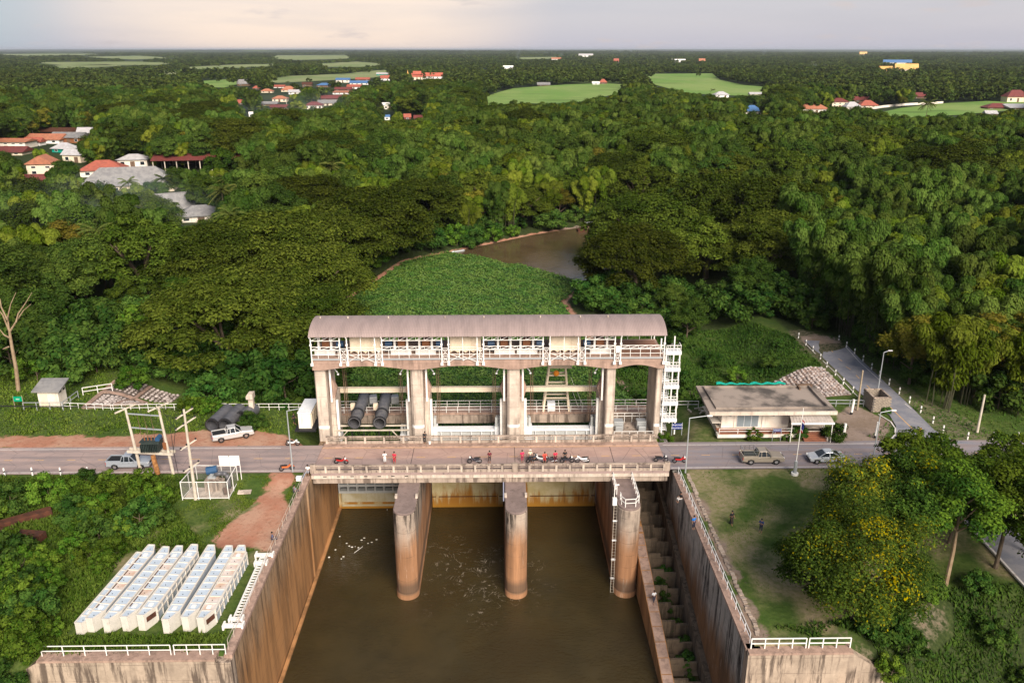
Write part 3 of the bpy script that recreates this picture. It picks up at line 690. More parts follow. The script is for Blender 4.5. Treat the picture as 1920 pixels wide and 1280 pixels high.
hi_ = [at(*q)[:2] for q in ((1582, 640), (1612, 672), (1655, 712), (1708, 762), (1752, 806), (1790, 826), (1830, 831))]
b = MB(); ring = lo_ + hi_; b.faces([(x, y, .004) for x, y in ring], [tuple(range(len(ring)))[::-1]]); levee = tag(b.build('levee_road', M['levee']), kind='structure')
def dashes(name, x0, x1, y, step, ln, mat, parent, z, wd=.11):
    b = MB(); x = x0
    while x < x1: b.faces([(x, y - wd / 2, z), (x + ln, y - wd / 2, z), (x + ln, y + wd / 2, z), (x, y + wd / 2, z)], [(0, 1, 2, 3)]); x += step
    o = b.build(name, mat, parent); o['kind'] = 'stuff'; return o
for nm, x0, x1 in (('l', -420, -23), ('r', 20.8, 420)):
    b = MB(); b.faces([(x0, -1.68, .006), (x1, -1.68, .006), (x1, -1.56, .006), (x0, -1.56, .006)], [(0, 1, 2, 3)]); b.build('edge_line', M['line_w'], road)
b = MB(); b.faces([(-420, 4.42, .006), (-28, 4.42, .006), (-28, 4.54, .006), (-420, 4.54, .006)], [(0, 1, 2, 3)]); b.build('edge_line', M['line_w'], road)
for s0, s1 in ((20.9, 51.0), (64.5, 420)):
    b = MB(); b.faces([(s0, 4.46, .008), (s1, 4.46, .008), (s1, 4.58, .008), (s0, 4.58, .008)], [(0, 1, 2, 3)]); b.build('edge_line', M['line_w'], road)
dashes('centre_line', -419.5, -23.2, 1.58, 3.85, 1.05, M['line_y'], road, .006); dashes('centre_line', 21.4, 400, 1.66, 3.85, 1.05, M['line_y'], road, .010)
strip('edge_line', [at(*q)[:2] for q in ((1652, 829), (1668, 826), (1678, 815), (1679, 803), (1670, 790), (1647, 776))], .17, .012, M['line_w'], levee)
strip('edge_line', [at(*q)[:2] for q in ((1618, 752), (1603, 738), (1568, 700), (1530, 664), (1510, 644))], .12, .012, M['line_w'], levee)
strip('edge_line', [at(*q)[:2] for q in ((1581, 645), (1611, 678), (1653, 716))], .12, .012, M['line_w'], levee)
strip('edge_line', [at(*q)[:2] for q in ((1697, 757), (1709, 766))], .14, .012, M['line_w'], levee)
strip('centre_line', [at(*q)[:2] for q in ((1669, 763), (1730, 822))], .14, .012, M['line_y'], levee)
for a_, c_ in (((1625, 722), (1631, 728)), ((1605, 703), (1612, 710)), ((1586, 687), (1595, 693)), ((1572, 672), (1579, 677)), ((1556, 655), (1562, 660)), ((1538, 640), (1543, 644))):
    strip('centre_dash', [at(*a_)[:2], at(*c_)[:2]], .13, .012, M['line_y'], levee)
# driveway on the right with white kerbs, under the trees
dl = [at(*q)[:2] for q in ((1800, 878), (1775, 892), (1755, 922), (1790, 958), (1850, 1022), (1912, 1090), (1990, 1170))]; dr = [at(*q)[:2] for q in ((2010, 1080), (1909, 982), (1868, 942), (1836, 912), (1830, 896), (1842, 886), (1870, 880))]
b = MB(); ring = dl + dr; b.faces([(x, y, .06) for x, y in ring], [tuple(range(len(ring)))]); drv = tag(b.build('driveway', M['levee']), kind='structure')
for pts in (dl, dr):
    b = MB()
    for i in range(len(pts) - 1): b.beam((*pts[i], .08), (*pts[i + 1], .08), .22, .2)
    b.build('kerb', M['line_w'], drv)

# ------------------------------------------------------------------ bridge
BX0, BX1 = -22.72, 20.38
br = thing('road_bridge', 'long concrete road bridge with pinkish deck and pierced parapets across the water channel', 'bridge', (-1.2, 1.8, 0))
b = MB(); b.box(BX0, BX1, -2.35, 5.6, -.62, .014); b.build('deck', M['deck'], br)
b = MB()
for y in (-1.9, .4, 2.8, 5.0): b.box(BX0 + .1, BX1 - .1, y - .3, y + .3, -1.45, -.622)
b.build('girder', M['conc'], br)
b = MB(); b.box(BX0, BX1, -2.42, -2.353, -.72, -.30); b.build('fascia', M['conc_pale'], br)
b = MB(); b.box(-22.6, 20.2, 4.30, 5.5, .016, .17); b.build('footway', M['conc_pink'], br)
b = MB()
for x in np.arange(-21.3, -10, 1.63): b.box(x, x + .42, -2.428, -2.421, -.48, -.36)
b.build('drain_hole', M['dark'], br)['kind'] = 'stuff'
b = MB(); b.faces([(BX0, -1.68, .02), (BX1, -1.68, .02), (BX1, -1.60, .02), (BX0, -1.60, .02)], [(0, 1, 2, 3)]); b.build('edge_line', M['line_w'], br)
b = MB(); b.faces([(BX0, 4.16, .02), (BX1, 4.16, .02), (BX1, 4.24, .02), (BX0, 4.24, .02)], [(0, 1, 2, 3)]); b.build('edge_line', M['line_y'], br)
dashes('centre_line', -22.0, 20.3, 1.60, 3.85, 1.05, M['line_y'], br, .02)
for x in (-11, 1.8, 14.0):
    b = MB(); b.box(x - .03, x + .03, -2.0, 4.2, .018, .022); b.build('expansion_joint', M['dark'], br)
def parapet(y, thick, z0, post_me, x0, x1, step, label):
    b = MB(); b.box(x0, x1, y - thick / 2, y + thick / 2, z0, z0 + .30); b.build('parapet_wall', M['conc'], br)
    b = MB(); b.box(x0, x1, y - thick / 2 - .02, y + thick / 2 + .02, z0 + .82, z0 + .99); b.build('top_rail', M['conc'], br)
    b = MB(); b.box(x0, x1, y - .05, y + .05, z0 + .56, z0 + .64); b.build('mid_rail', M['conc'], br)
    x = x0 + .12; first = None
    while x < x1 - .05:
        if first is None:
            b = MB(); b.box(x - .12, x + .12, y - thick / 2 - .03, y + thick / 2 + .03, z0 - .02, z0 + .86); first = b.build('parapet_post', M['conc_pale'], br); fx = x
        else:
            o = first.copy(); col.objects.link(o); o.location.x = x - fx; o.parent = br
        x += step
parapet(-2.2, .22, .012, None, BX0, BX1, 1.63, '')
parapet(5.3, .22, .17, None, -22.4, 20.2, 2.45, '')
for x in (BX0 + .25, 1.75, BX1 - .25):
    b = MB(); b.box(x - .32, x + .32, -2.40, -2.0, 0, 1.12); b.build('end_block', M['conc'], br)

# ------------------------------------------------------------------ channel walls
def railing(name, pts, label, group, h=1.0, post=1.6, r=.032, mat='white', rails=(1.0, .5), cat='railing', double=False):
    """pipe railing along a polyline of ground points"""
    o = thing(name, label, cat, pts[0], 0, group)
    for fr in rails:
        b = MB()
        for i in range(len(pts) - 1): b.beam(Vector(pts[i]) + Vector((0, 0, h * fr)), Vector(pts[i + 1]) + Vector((0, 0, h * fr)), r * 2)
        b.build('rail', M[mat], o)
    first = None
    for i in range(len(pts) - 1):
        a, c = Vector(pts[i]), Vector(pts[i + 1]); n = max(1, round((c - a).length / post))
        for k in range(n + (i == len(pts) - 2)):
            q = a + (c - a) * k / n
            if first is None:
                b = MB(); b.beam(q, q + Vector((0, 0, h)), r * 2.2); first = b.build('post', M[mat], o); f0 = q
            else:
                e = first.copy(); col.objects.link(e); e.parent = o; e.location = q - f0
    return o
lw = thing('channel_wall', 'tall orange-stained concrete wall along the left side of the outlet channel', 'wall', (-23.3, -16, 0))
b = MB(); b.box(-23.7, -22.86, -32.9, -4.6, -17, -.62); b.build('wall', M['wall_l'], lw)
b = MB(); b.box(-23.7, -22.74, -4.56, 16, -17, -.66); b.build('wall', M['wall_l'], lw)
b = MB(); b.box(-22.96, -22.66, -4.85, -4.5, -17, -.7); b.build('joint_rib', M['wall_l'], lw)
b = MB(); b.box(-23.5, -22.80, -33.5, -2.45, -.64, -.30); b.build('cap', M['conc_pink'], lw)
b = MB(); b.box(-22.738, -22.35, -33, 11.2, -17, -12.75); b.build('toe', M['wall_l'], lw)
rw = thing('channel_wall', 'tall concrete wall with black and white streaks along the right side of the fish ladder', 'wall', (21.4, -16, 0))
b = MB(); b.box(20.95, 21.9, -32.9, 16, -17, -.45); b.build('wall', M['wall_r'], rw)
b = MB(); b.box(20.88, 22.15, -33.5, -2.45, -.446, -.22); b.build('cap', M['conc_pink'], rw)
WL = thing('wing_wall', 'pale stained concrete wing wall in the lower left corner below the white pontoons', 'wall', (-31, -33.5, 0))
b = MB(); b.slab([(-38.9, -.42), (-24.06, -.42), (-24.06, -14), (-47, -14), (-47, -5.5)], 'Y', -34.05, -33.0); b.build('wall', M['conc_wing'], WL)
b = MB(); b.box(-38.9, -24.06, -34.15, -32.85, -.416, -.22); b.build('cap', M['conc_pink'], WL)
b = MB(); b.box(-24.04, -22.8, -34.05, -32.92, -14, -.66); b.build('corner', M['conc_wing'], WL)
WR = thing('wing_wall', 'pale stained concrete wing wall with a sloping end in the lower right under the lawn', 'wall', (27, -33.5, 0))
b = MB(); b.slab([(20.95, -.42), (29.9, -.42), (35.4, -4.2), (42, -8), (42, -14), (20.95, -14)], 'Y', -34.05, -33.0); b.build('wall', M['conc_wing'], WR)
b = MB(); b.box(21.0, 29.9, -34.15, -32.85, -.416, -.22); b.build('cap', M['conc_pink'], WR)
railing('pipe_railing', [(-23.3, -2.8, -.30), (-23.3, -32.8, -.30)], 'thin white pipe railing on top of the left channel wall', 'pipe railings on the channel walls', 1.0, 1.55, .016, mat='conc_pale')
railing('pipe_railing', [(-38.7, -33.5, -.22), (-27.9, -33.5, -.22)], 'longer white pipe railing on the left wing wall, in front of the pontoons', 'pipe railings on the channel walls', 1.0, 1.75, .03)
railing('pipe_railing', [(-27.6, -33.5, -.22), (-23.3, -33.5, -.22)], 'shorter white pipe railing on the left wing wall next to the corner', 'pipe railings on the channel walls', 1.0, 1.1, .03)
railing('pipe_railing', [(21.4, -2.8, -.22), (21.4, -32.8, -.22)], 'thin white pipe railing on top of the right channel wall beside the lawn', 'pipe railings on the channel walls', 1.0, 1.5, .02, mat='white2')
railing('pipe_railing', [(21.3, -33.5, -.22), (26.0, -33.5, -.22)], 'left white pipe railing on the right wing wall at the corner', 'pipe railings on the channel walls', 1.0, 1.15, .04)
railing('pipe_railing', [(26.25, -33.5, -.22), (29.8, -33.5, -.22)], 'right white pipe railing on the right wing wall near the yellow flowering tree', 'pipe railings on the channel walls', 1.0, 1.15, .04)
# paving stones behind the right wall
kb = thing('stone_edging', 'row of rough dark stones along the back of the right channel wall', 'edging', (22.4, -18, -.15))
st = MB(); st.cbox((0, 0, 0), (.42, .5, .16)); sme = st.mesh('stone', M['conc'])
for i, y in enumerate(np.arange(-31.8, -3, .62)):
    o = link('stone', sme, kb, (22.45 + rng.normal() * .05 - kb.location.x, y - kb.location.y, .06)); o.rotation_euler = (rng.normal() * .08, rng.normal() * .08, rng.normal() * .12); o.scale = (rng.uniform(.8, 1.2), rng.uniform(.8, 1.1), 1)

# ------------------------------------------------------------------ piers
def nose_poly(x0, x1, y_front, y_back, n=14):
    r = (x1 - x0) / 2; cx_ = (x0 + x1) / 2; cy_ = y_front + r
    return [(x1, y_back), (x0, y_back)] + [(cx_ - r * math.cos(math.pi * i / n), cy_ - r * math.sin(math.pi * i / n)) for i in range(n + 1)]
PX = [(-12.3, -9.75), (.52, 3.06), (13.45, 16.05)]
PL = ['left water pier with a rounded nose and pale flaking top', 'middle water pier with a rounded nose and white scuffs on top', 'right water pier with a rounded nose, railing and hanging ladder']
for i, ((x0, x1), lb) in enumerate(zip(PX, PL)):
    zt = -1.47 if i < 2 else -1.1
    po = thing('bridge_pier', lb, 'pier', ((x0 + x1) / 2, 0, zt), 0, 'rounded piers standing in the channel')
    b = MB(); b.prism(nose_poly(x0, x1, -9.35, 15.2), -17, zt - .25); b.build('shaft', M['pier'], po, bevel=.04)
    b = MB(); b.prism(nose_poly(x0 + .02, x1 - .02, -9.3, 7.0), zt - .25, zt); b.build('top_slab', M['pier_top'], po, bevel=.05)
    b = MB(); b.prism(nose_poly(x0 - .06, x1 + .06, -9.42, 10.9), -17, -12.3); b.build('foot', M['pier'], po, bevel=.05)
    if i < 2:
        for sx in (x0 - .06, x1 - .22):
            b = MB(); b.box(sx, sx + .28, -5.9, -5.3, zt, zt + .34); b.build('stop_block', M['conc_pale'], po)
    else:
        x0_, x1_ = x0 + .18, x1 - .18
        railing('pipe_railing', [(x1_, -2.45, zt), (x1_, -7.9, zt), (x1_ - .5, -8.75, zt), (x0_ + .55, -8.85, zt), (x0_ + .2, -8.2, zt), (x0_ + .2, -7.2, zt)], 'white pipe railing round the nose of the right pier', 'pipe railings on the channel walls', 1.0, 1.2, .035)
        railing('pipe_railing', [(x0_ - .05, -2.45, zt), (x0_ - .05, -6.0, zt)], 'white pipe railing on the left edge of the right pier', 'pipe railings on the channel walls', 1.0, 1.2, .035)
ga = thing('water_gauge', 'white water level gauge box with a tall ladder hanging on the right pier', 'gauge', (13.3, -7.6, -1.1))
b = MB(); b.box(12.85, 13.35, -8.0, -7.5, -1.4, -.55); b.build('box', M['white'], ga, bevel=.03)
b = MB(); b.tube((13.1, -7.4, -1.1), (13.1, -7.4, .9), .05); b.tube((13.1, -7.4, .9), (13.6, -7.4, 1.0), .09); b.build('lamp_arm', M['white'], ga)
b = MB()
for x in (13.02, 13.38): b.beam((x, -8.25, -13.2), (x, -8.0, -1.3), .045)
for k in range(30): b.beam((13.02, -8.24 + .008 * k, -13 + .39 * k), (13.38, -8.24 + .008 * k, -13 + .39 * k), .02)
b.build('ladder', M['pole'], ga)
b = MB()
for z in (-3.4, -6, -8.6, -11.2): b.box(12.95, 13.46, -8.16, -7.95, z, z + .12)
b.build('bracket', M['white2'], ga)

# ------------------------------------------------------------------ fish ladder
M['ladder'] = concrete_mat('damp_dark_concrete', (.17, .125, .085), (.03, .024, .018), .7)
fl = thing('fish_ladder', 'stepped concrete fish ladder with dark overgrown pools between the right pier and the right wall', 'fish ladder', (18.5, -16, -9))
def lad_z(y): return np.interp(y, [-50, -26, -4, 12], [-12.6, -11.9, -6.9, -4.2])
b = MB(); b.slab([(-60, -17), (11, -17), (11, lad_z(11)), (-4, lad_z(-4)), (-26, lad_z(-26)), (-60, -12.7)], 'X', 16.06, 17.25); b.build('side_wall', M['wall_l'], fl)
b = MB()
for y in np.arange(-40, 6, .0001 + 1.9):
    z = float(lad_z(y)); b.cbox((16.65, y, z + .012), (1.05, 1.82, .05), 0, math.atan2(.23, 1) if -26 < y < -4 else 0)
b.build('walk_slab', M['conc_pink'], fl)
b = MB(); b.slab([(-60, -17), (11, -17), (11, lad_z(11) + .3), (-4, lad_z(-4) + .3), (-26, lad_z(-26) + .3), (-60, -12.4)], 'X', 20.35, 20.94); b.build('bench', M['ladder'], fl)
b = MB(); b.slab([(-60, -16.4), (11, -10), (11, -10.6), (-60, -16.8)], 'X', 17.26, 20.34); b.build('floor', M['ladder'], fl)
for y in np.arange(-38, 8, 2.35):
    z = float(lad_z(y)) - .35
    b = MB(); b.slab([(17.26, z - 4), (20.34, z - 4), (20.34, z - .75), (18.9, z - .75), (18.9, z - .30), (17.26, z - .30)], 'Y', y, y + .28); b.build('weir', M['ladder'], fl)
for i, y in enumerate(np.arange(-36, -8, 2.35)):
    o = plant('shrub_d', 18.9 + rng.normal() * .4, y + 1.3, rng.uniform(.4, .65), 'dark green weeds growing in a pool of the fish ladder', 'weeds in the fish ladder pools', z=float(lad_z(y)) - 2.4, cat='plant'); o.name = 'weed_plant'

# ------------------------------------------------------------------ sluice gates (hung below the bridge, their heads show above it)
def rust_mat():
    m, t, p = new_mat('rust_streaked_gate'); g = NG(t); _set(p, .7, 0, .25)
    c = g.mix(g.mapr(g.noise(g.pos(), .6, 6), .35, .65), (.54, .46, .27), (.44, .36, .17))
    s1 = g.noise(g.pos(.8, 1, .10), 1.0, 6, .7)
    zf = g.mapr(g.z(), -8.4, -13.0)
    c = g.mix(g.mapr(g.math('ADD', s1, g.math('MULTIPLY', zf, .22)), .54, .70), c, (.34, .15, .022))
    c = g.mix(g.mapr(g.noise(g.pos(1.5, 1, .1, loc=(4, 0, 0)), 1.0, 5), .60, .72), c, (.16, .06, .015))
    c = g.mix(g.mapr(g.z(), -12.0, -12.9), c, (.36, .17, .02))
    g.l(c, p.inputs['Base Color']); return m
M['gate_rust'] = rust_mat()
BAY = [(-22.55, -12.45), (-9.6, .35), (3.2, 13.3)]
GL = ['raised left sluice gate with two rows of open grid cells above the water', 'middle sluice gate with an evenly yellowed rusty face', 'right sluice gate with brown rust patches on its face']
for i, ((x0, x1), lb) in enumerate(zip(BAY, GL)):
    go = thing('sluice_gate', lb, 'gate', ((x0 + x1) / 2, 11.5, -13), 0, 'steel sluice gates of the dam')
    if i == 0:
        b = MB(); b.box(x0 + .25, x1 - .25, 11.5, 11.9, -14, -10.45); b.build('skin_plate', surf('pale_gate_plate', (.50, .46, .33), (.40, .34, .2), .5, .7, streak=.35, streak_col=(.25, .15, .05)), go)
        for z in (-13.05, -12.35): 
            b = MB(); b.box(x0 + .2, x1 - .2, 11.38, 11.52, z, z + .30); b.build('bottom_beam', M['gate_rust'], go)
        b = MB(); nx_ = 8; wx = (x1 - x0 - .1) / nx_
        for k in range(nx_ + 1): b.box(x0 + .05 + wx * k - .09, x0 + .05 + wx * k + .09, 11.1, 11.9, -10.4, -6.2)
        for z in (-10.42, -9.42, -8.42, -7.42): b.box(x0, x1, 11.08, 11.92, z, z + .34)
        b.build('grid_frame', M['gate_grey'], go)
        b = MB(); b.box(x0, x1, 11.95, 12.05, -10.4, -5); b.build('back_plate', M['dark'], go)
        b = MB(); b.box(x0 - .1, x0 + .24, 11.2, 12, -14, -10.5); b.build('side_guide', M['gate_rust'], go)
    else:
        b = MB(); b.box(x0, x1, 11.5, 11.9, -15, -.9); b.build('skin_plate', M['gate_rust'], go)
        for z in (-11.35, -9.0): 
            b = MB(); b.box(x0 + .03, x1 - .03, 11.42, 11.52, z, z + .10); b.build('joint_strip', M['rust'], go)
        for x in (x0 + .55, x1 - .9):
            b = MB(); b.box(x, x + .35, 11.36, 11.5, -12.9, -8.3); b.build('side_seal', M['gate_rust'], go)
        b = MB(); b.box(x0 + .8, x1 - .8, 11.2, 11.5, -8.55, -8.15); b.build('lifting_beam', M['blue'] if False else M['gate_grey'] if i == 1 else M['rust'], go)
        # head with seven panels
        b = MB(); b.box(x0 + .2, x1 - .2, 10.75, 11.95, -.9, -.62); b.build('top_flange', M['white2'], go)
        b = MB(); b.box(x0 + .2, x1 - .2, 11.0, 11.45, -2.6, -.9); b.build('head_plate', M['gate_grey'], go)
        n = 7; wx = (x1 - x0 - .4) / n; first = None
        for k in range(n + 1):
            b = MB(); xk = x0 + .2 + wx * k; b.box(xk - .05, xk + .05, 10.78, 11.0, -2.6, -.9); b.build('stiffener', M['white2'], go)
    for x in ((x0 + .1, x0 + 1.1), (x1 - 1.1, x1 - .1)):
        b = MB(); b.box(x[0], x[1], 10.6, 11.9, -2.2, -.2 if i else -1.2); b.build('lifting_lug', M['white2'], go)
        xm = (x[0] + x[1]) / 2
        b = MB(); b.box(xm - .42, xm - .1, 10.8, 11.6, -.2 if i else -1.2, 1.1 if i else -.1); b.box(xm + .02, xm + .34, 10.8, 11.6, -.2 if i else -1.2, 1.1 if i else -.1); b.build('sheave_plate', M['gate_grey'], go)

# ------------------------------------------------------------------ gate tower (gantry)
gt = thing('gate_tower', 'long concrete gate tower with white lattice, hoists and a pinkish barrel roof', 'gate tower', (-1.2, 9.5, 0))
TX0, TX1 = -23.75, 20.95
PILL = [(-23.75, -22.35), (-11.5, -9.95), (.95, 2.55), (13.75, 14.9), (20.2, 20.95)]
for i, (x0, x1) in enumerate(PILL):
    ch = .28 if 0 < i < 3 else .12
    b = MB(); b.prism([(x0, 13.4), (x0, 7.6 + ch), (x0 + ch, 7.6), (x1 - ch, 7.6), (x1, 7.6 + ch), (x1, 13.4)], -1.5, 9.8); b.build('pillar', M['conc_pale'], gt)
    b = MB(); b.prism([(x0 - .006, 7.9), (x0 - .006, 7.6 + ch), (x0 + ch, 7.594), (x1 - ch, 7.594), (x1 + .006, 7.6 + ch), (x1 + .006, 7.9)], 1.15, 1.55); b.build('white_band', M['white'], gt)
    # corbels and guide rails beside the openings
    for sgn, on in ((-1, i > 0), (1, i < 4)):
        if not on or i == 4 or (i == 3 and sgn == 1): continue
        xe = x0 if sgn < 0 else x1
        b = MB(); b.box(min(xe, xe + sgn * .62), max(xe, xe + sgn * .62), 9.4, 13.0, -1.5, 4.7); b.build('pilaster', M['conc_pale'], gt)
        b = MB(); b.slab([(xe, 4.7), (xe + sgn * .62, 4.7), (xe + sgn * .95, 6.0), (xe + sgn * .4, 7.4), (xe, 7.9)], 'Y', 9.5, 10.2); b.build('corbel', M['conc_pink'], gt)
        b = MB(); b.box(min(xe + sgn * .30, xe + sgn * .52), max(xe + sgn * .30, xe + sgn * .52), 8.4, 8.6, 4.6, 9.7); b.build('conduit', M['white'], gt)
        b = MB(); b.box(min(xe + sgn * .66, xe + sgn * .96), max(xe + sgn * .66, xe + sgn * .96), 9.6, 10.0, -1.5, 4.3); b.build('guide_rail', M['white'], gt)
        b = MB(); b.box(min(xe + sgn * 1.5, xe + sgn * 1.58), max(xe + sgn * 1.5, xe + sgn * 1.58), 11.2, 11.3, .4, 9.8); b.box(min(xe + sgn * 1.72, xe + sgn * 1.80), max(xe + sgn * 1.72, xe + sgn * 1.80), 11.2, 11.3, .4, 9.8); b.box(min(xe + sgn * 1.95, xe + sgn * 1.98), max(xe + sgn * 1.95, xe + sgn * 1.98), 11.2, 11.3, .4, 9.8); b.build('hoist_rope', M['wood'], gt)
        b = MB(); b.path([(xe + sgn * .9, 8.8, 9.7), (xe + sgn * 1.05, 8.8, 9.0), (xe + sgn * 1.35, 8.8, 8.6)], .07, 6); b.ball((xe + sgn * 1.4, 8.8, 8.35), .16, 8, 6); b.build('hook', M['white2'], gt)
# deck beam with arched soffits
spans = [(-23.75, -22.35), (-11.5, -9.95), (.95, 2.55), (13.75, 14.9), (20.2, 20.95)]
bot = []
for i in range(4):
    xa, xb = spans[i][1], spans[i + 1][0]; lo = 9.62
    for k in range(11):
        s = k / 10; rise = .52 * math.sin(math.pi * s)
        bot.append((xa + (xb - xa) * s, lo + rise))
prof = [(TX0, 9.62)] + bot + [(TX1, 9.62), (TX1, 11.1), (TX0, 11.1)]
b = MB(); b.slab(prof, 'Y', 6.95, 7.65); b.build('deck_beam', M['conc_pink'], gt)
b = MB(); b.slab(prof, 'Y', 12.6, 13.4); b.build('deck_beam', M['conc_pink'], gt)
b = MB(); b.box(TX0, TX1, 6.85, 13.5, 11.102, 11.28); b.build('deck_slab', M['conc_pink'], gt)
b = MB(); b.box(TX0, TX1, 6.80, 6.92, 11.02, 11.24); b.build('deck_edge', M['galv'], gt)
b = MB(); b.box(14.6, 20.6, 7.3, 13.0, 11.284, 11.30); b.build('open_floor', surf('brown_deck_floor', (.26, .14, .09), (.19, .10, .07), .6, .9), gt)
# columns and lattice
cols = [atY(q, 655, 6.7)[0] for q in (583, 637, 650.5, 703, 716, 828, 841, 894.5, 906.5, 1018, 1031, 1084, 1097.5, 1152.7, 1164, 1245.6)]
EZ = 14.35
b0 = MB(); b0.tube((0, 6.7, 10.55), (0, 6.7, EZ), .085, .085, 8); b0.cbox((0, 6.7, 10.5), (.34, .34, .34)); b0.cbox((0, 6.7, 13.1), (.26, .26, .22)); b0.cbox((0, 6.62, EZ + .05), (.22, .18, .4)); cme = b0.mesh('column', M['white'])
for x in cols:
    o = link('column', cme, gt, (x - gt.location.x, -gt.location.y, 0))
for x in cols:
    o = link('column', cme, gt, (x - gt.location.x, -gt.location.y + 6.9, 0))
def lattice(xa, xb, y, z0, z1, n, name='lattice_beam'):
    b = MB(); b.beam((xa, y, z0), (xb, y, z0), .07); b.beam((xa, y, z1), (xb, y, z1), .07)
    for k in range(n):
        a = xa + (xb - xa) * k / n; c = xa + (xb - xa) * (k + 1) / n
        b.beam((a, y, z0), (c, y, z1), .05); b.beam((c, y, z0), (c, y, z1), .05)
    b.build(name, M['white'], gt)
gaps = [(0, 1), (4, 5), (8, 9), (12, 13)]
for a, c in gaps:
    n = max(2, round((cols[c] - cols[a]) / 1.15)); lattice(cols[a], cols[c], 6.7, 13.65, 14.2, n); lattice(cols[a], cols[c], 6.7, 12.45, 12.85, n); lattice(cols[a], cols[c], 13.5, 13.4, 14.2, n)
lattice(cols[14], cols[15], 6.7, 12.45, 12.85, 5); lattice(cols[14], cols[15], 13.5, 12.45, 12.85, 5)
for a, c in ((1, 2), (3, 4), (5, 6), (7, 8), (9, 10), (11, 12), (13, 14)):
    xa, xb = cols[a], cols[c]; b = MB()
    for z0, z1 in ((10.75, 11.55), (11.55, 12.6)):
        b.beam((xa, 6.7, z0), (xb, 6.7, z1), .05); b.beam((xa, 6.7, z1), (xb, 6.7, z0), .05); b.beam((xa, 6.7, z1), (xb, 6.7, z1), .06)
    b.beam((xa, 6.7, 10.75), (xb, 6.7, 10.75), .06); b.build('cross_brace', M['white'], gt)
for a, c in ((2, 3), (6, 7), (10, 11)):
    xa, xb = cols[a], cols[c]; xm = (xa + xb) / 2; b = MB()
    b.beam((xa, 6.7, 10.75), (xm, 6.7, 11.9), .06); b.beam((xm, 6.7, 10.95), (xb, 6.7, 11.9), .06); b.beam((xa, 6.7, 11.9), (xm, 6.7, 11.2), .06); b.beam((xm, 6.7, 11.5), (xb, 6.7, 10.75), .06)
    b.beam((xa, 6.7, 12.75), (xb, 6.7, 12.75), .05); b.beam((xa, 6.7, 12.45), (xb, 6.7, 12.45), .05); b.beam((xm, 6.7, 10.9), (xm, 6.7, EZ), .07); b.build('cross_brace', M['white'], gt)
# guard rail
for z in (11.75, 12.3):
    b = MB(); b.beam((cols[0], 6.85, z), (cols[15], 6.85, z), .055); b.build('guard_rail', M['white'], gt)
pb = MB(); pb.beam((0, 6.85, 11.0), (0, 6.85, 12.3), .06); pme = pb.mesh('guard_post', M['white'])
for x in np.arange(cols[0] + .8, cols[15], 1.27): link('guard_post', pme, gt, (x - gt.location.x, -gt.location.y, 0))
for z in (11.85, 12.4):
    b = MB(); b.beam((TX0, 13.4, z), (TX1, 13.4, z), .055); b.build('guard_rail', M['white'], gt)
for x in np.arange(cols[0] + .8, cols[15], 1.6): link('guard_post', pme, gt, (x - gt.location.x, -gt.location.y + 6.55, 0))
b = MB(); b.box(cols[13] + .14, cols[14] - .14, 6.5, 6.62, 12.0, 12.85); b.build('notice_board', M['white'], gt)
# machine rooms
for a, c in ((2, 3), (6, 7), (10, 11)):
    xa, xb = cols[a] + .1, cols[c] + .45; b = MB(); b.box(xa, xb, 8.3, 11.6, 11.75, 14.6); b.build('machine_room', M['cream'], gt)
    for k, s in enumerate((.04, .46, .70)):
        b = MB(); x_ = xa + (xb - xa) * s; b.box(x_, x_ + (xb - xa) * (.38 if k == 0 else .20 if k == 1 else .27), 8.25, 8.3, 11.9, 14.3); b.build('door', M['cream'], gt)
    n = 4; w_ = (xb - xa) / n
    for k in range(n):
        b = MB(); b.slab([(xa + w_ * k, 11.75)] + [(xa + w_ * k + w_ * q / 6, 11.75 - .38 * (1 - abs(q - 3) / 3.0 * 0 - math.sin(math.pi * q / 6) * .8) * 1.0) for q in range(7)] + [(xa + w_ * (k + 1), 11.75)], 'Y', 8.3, 8.42); b.build('apron', M['cream'], gt)
# hoists: white frame, brown gearbox, blue motor
hx = [atY(q, 660, 8.5)[0] for q in (611, 753, 799, 946, 988, 1126)]
for i, x in enumerate(hx):
    ho = thing('gate_hoist', ['leftmost hoist machine under the barrel roof', 'hoist machine right of the first cream machine room', 'hoist machine left of the second cream machine room', 'hoist machine right of the second cream machine room', 'hoist machine left of the third cream machine room', 'rightmost hoist machine beside the open brown deck'][i], 'hoist', (x, 8.8, 11.28), 0, 'hoist machines on the gate tower deck')
    b = MB(); b.box(x - 1.3, x + 1.3, 7.9, 8.3, 11.285, 11.85); b.build('base', M['white'], ho)
    b = MB()
    for sx in (-1.05, .55):
        b.box(x + sx + .1, x + sx + .35, 8.3, 8.8, 11.29, 13.6)
    b.box(x - 1.05, x + 1.0, 8.35, 8.75, 13.6, 13.85); b.build('frame', M['white'], ho)
    b = MB(); b.box(x - .55, x + .5, 8.9, 10.0, 11.9, 13.0); b.build('gearbox', M['brown'], ho, bevel=.1)
    b = MB(); b.tube((x - .5, 10.4, 12.2), (x + .5, 10.4, 12.2), .55, n=12); b.build('rope_drum', M['steel'], ho)
    s_ = 1 if i % 2 == 0 else -1
    b = MB(); b.tube((x + s_ * 1.25, 9.4, 12.3), (x + s_ * 2.15, 9.4, 12.3), .42, n=10); b.build('motor', M['blue'], ho)
    b = MB(); b.box(x + s_ * 1.7 - .5, x + s_ * 1.7 + .5, 9.0, 9.9, 11.29, 11.9); b.build('motor_stand', M['dark'], ho)
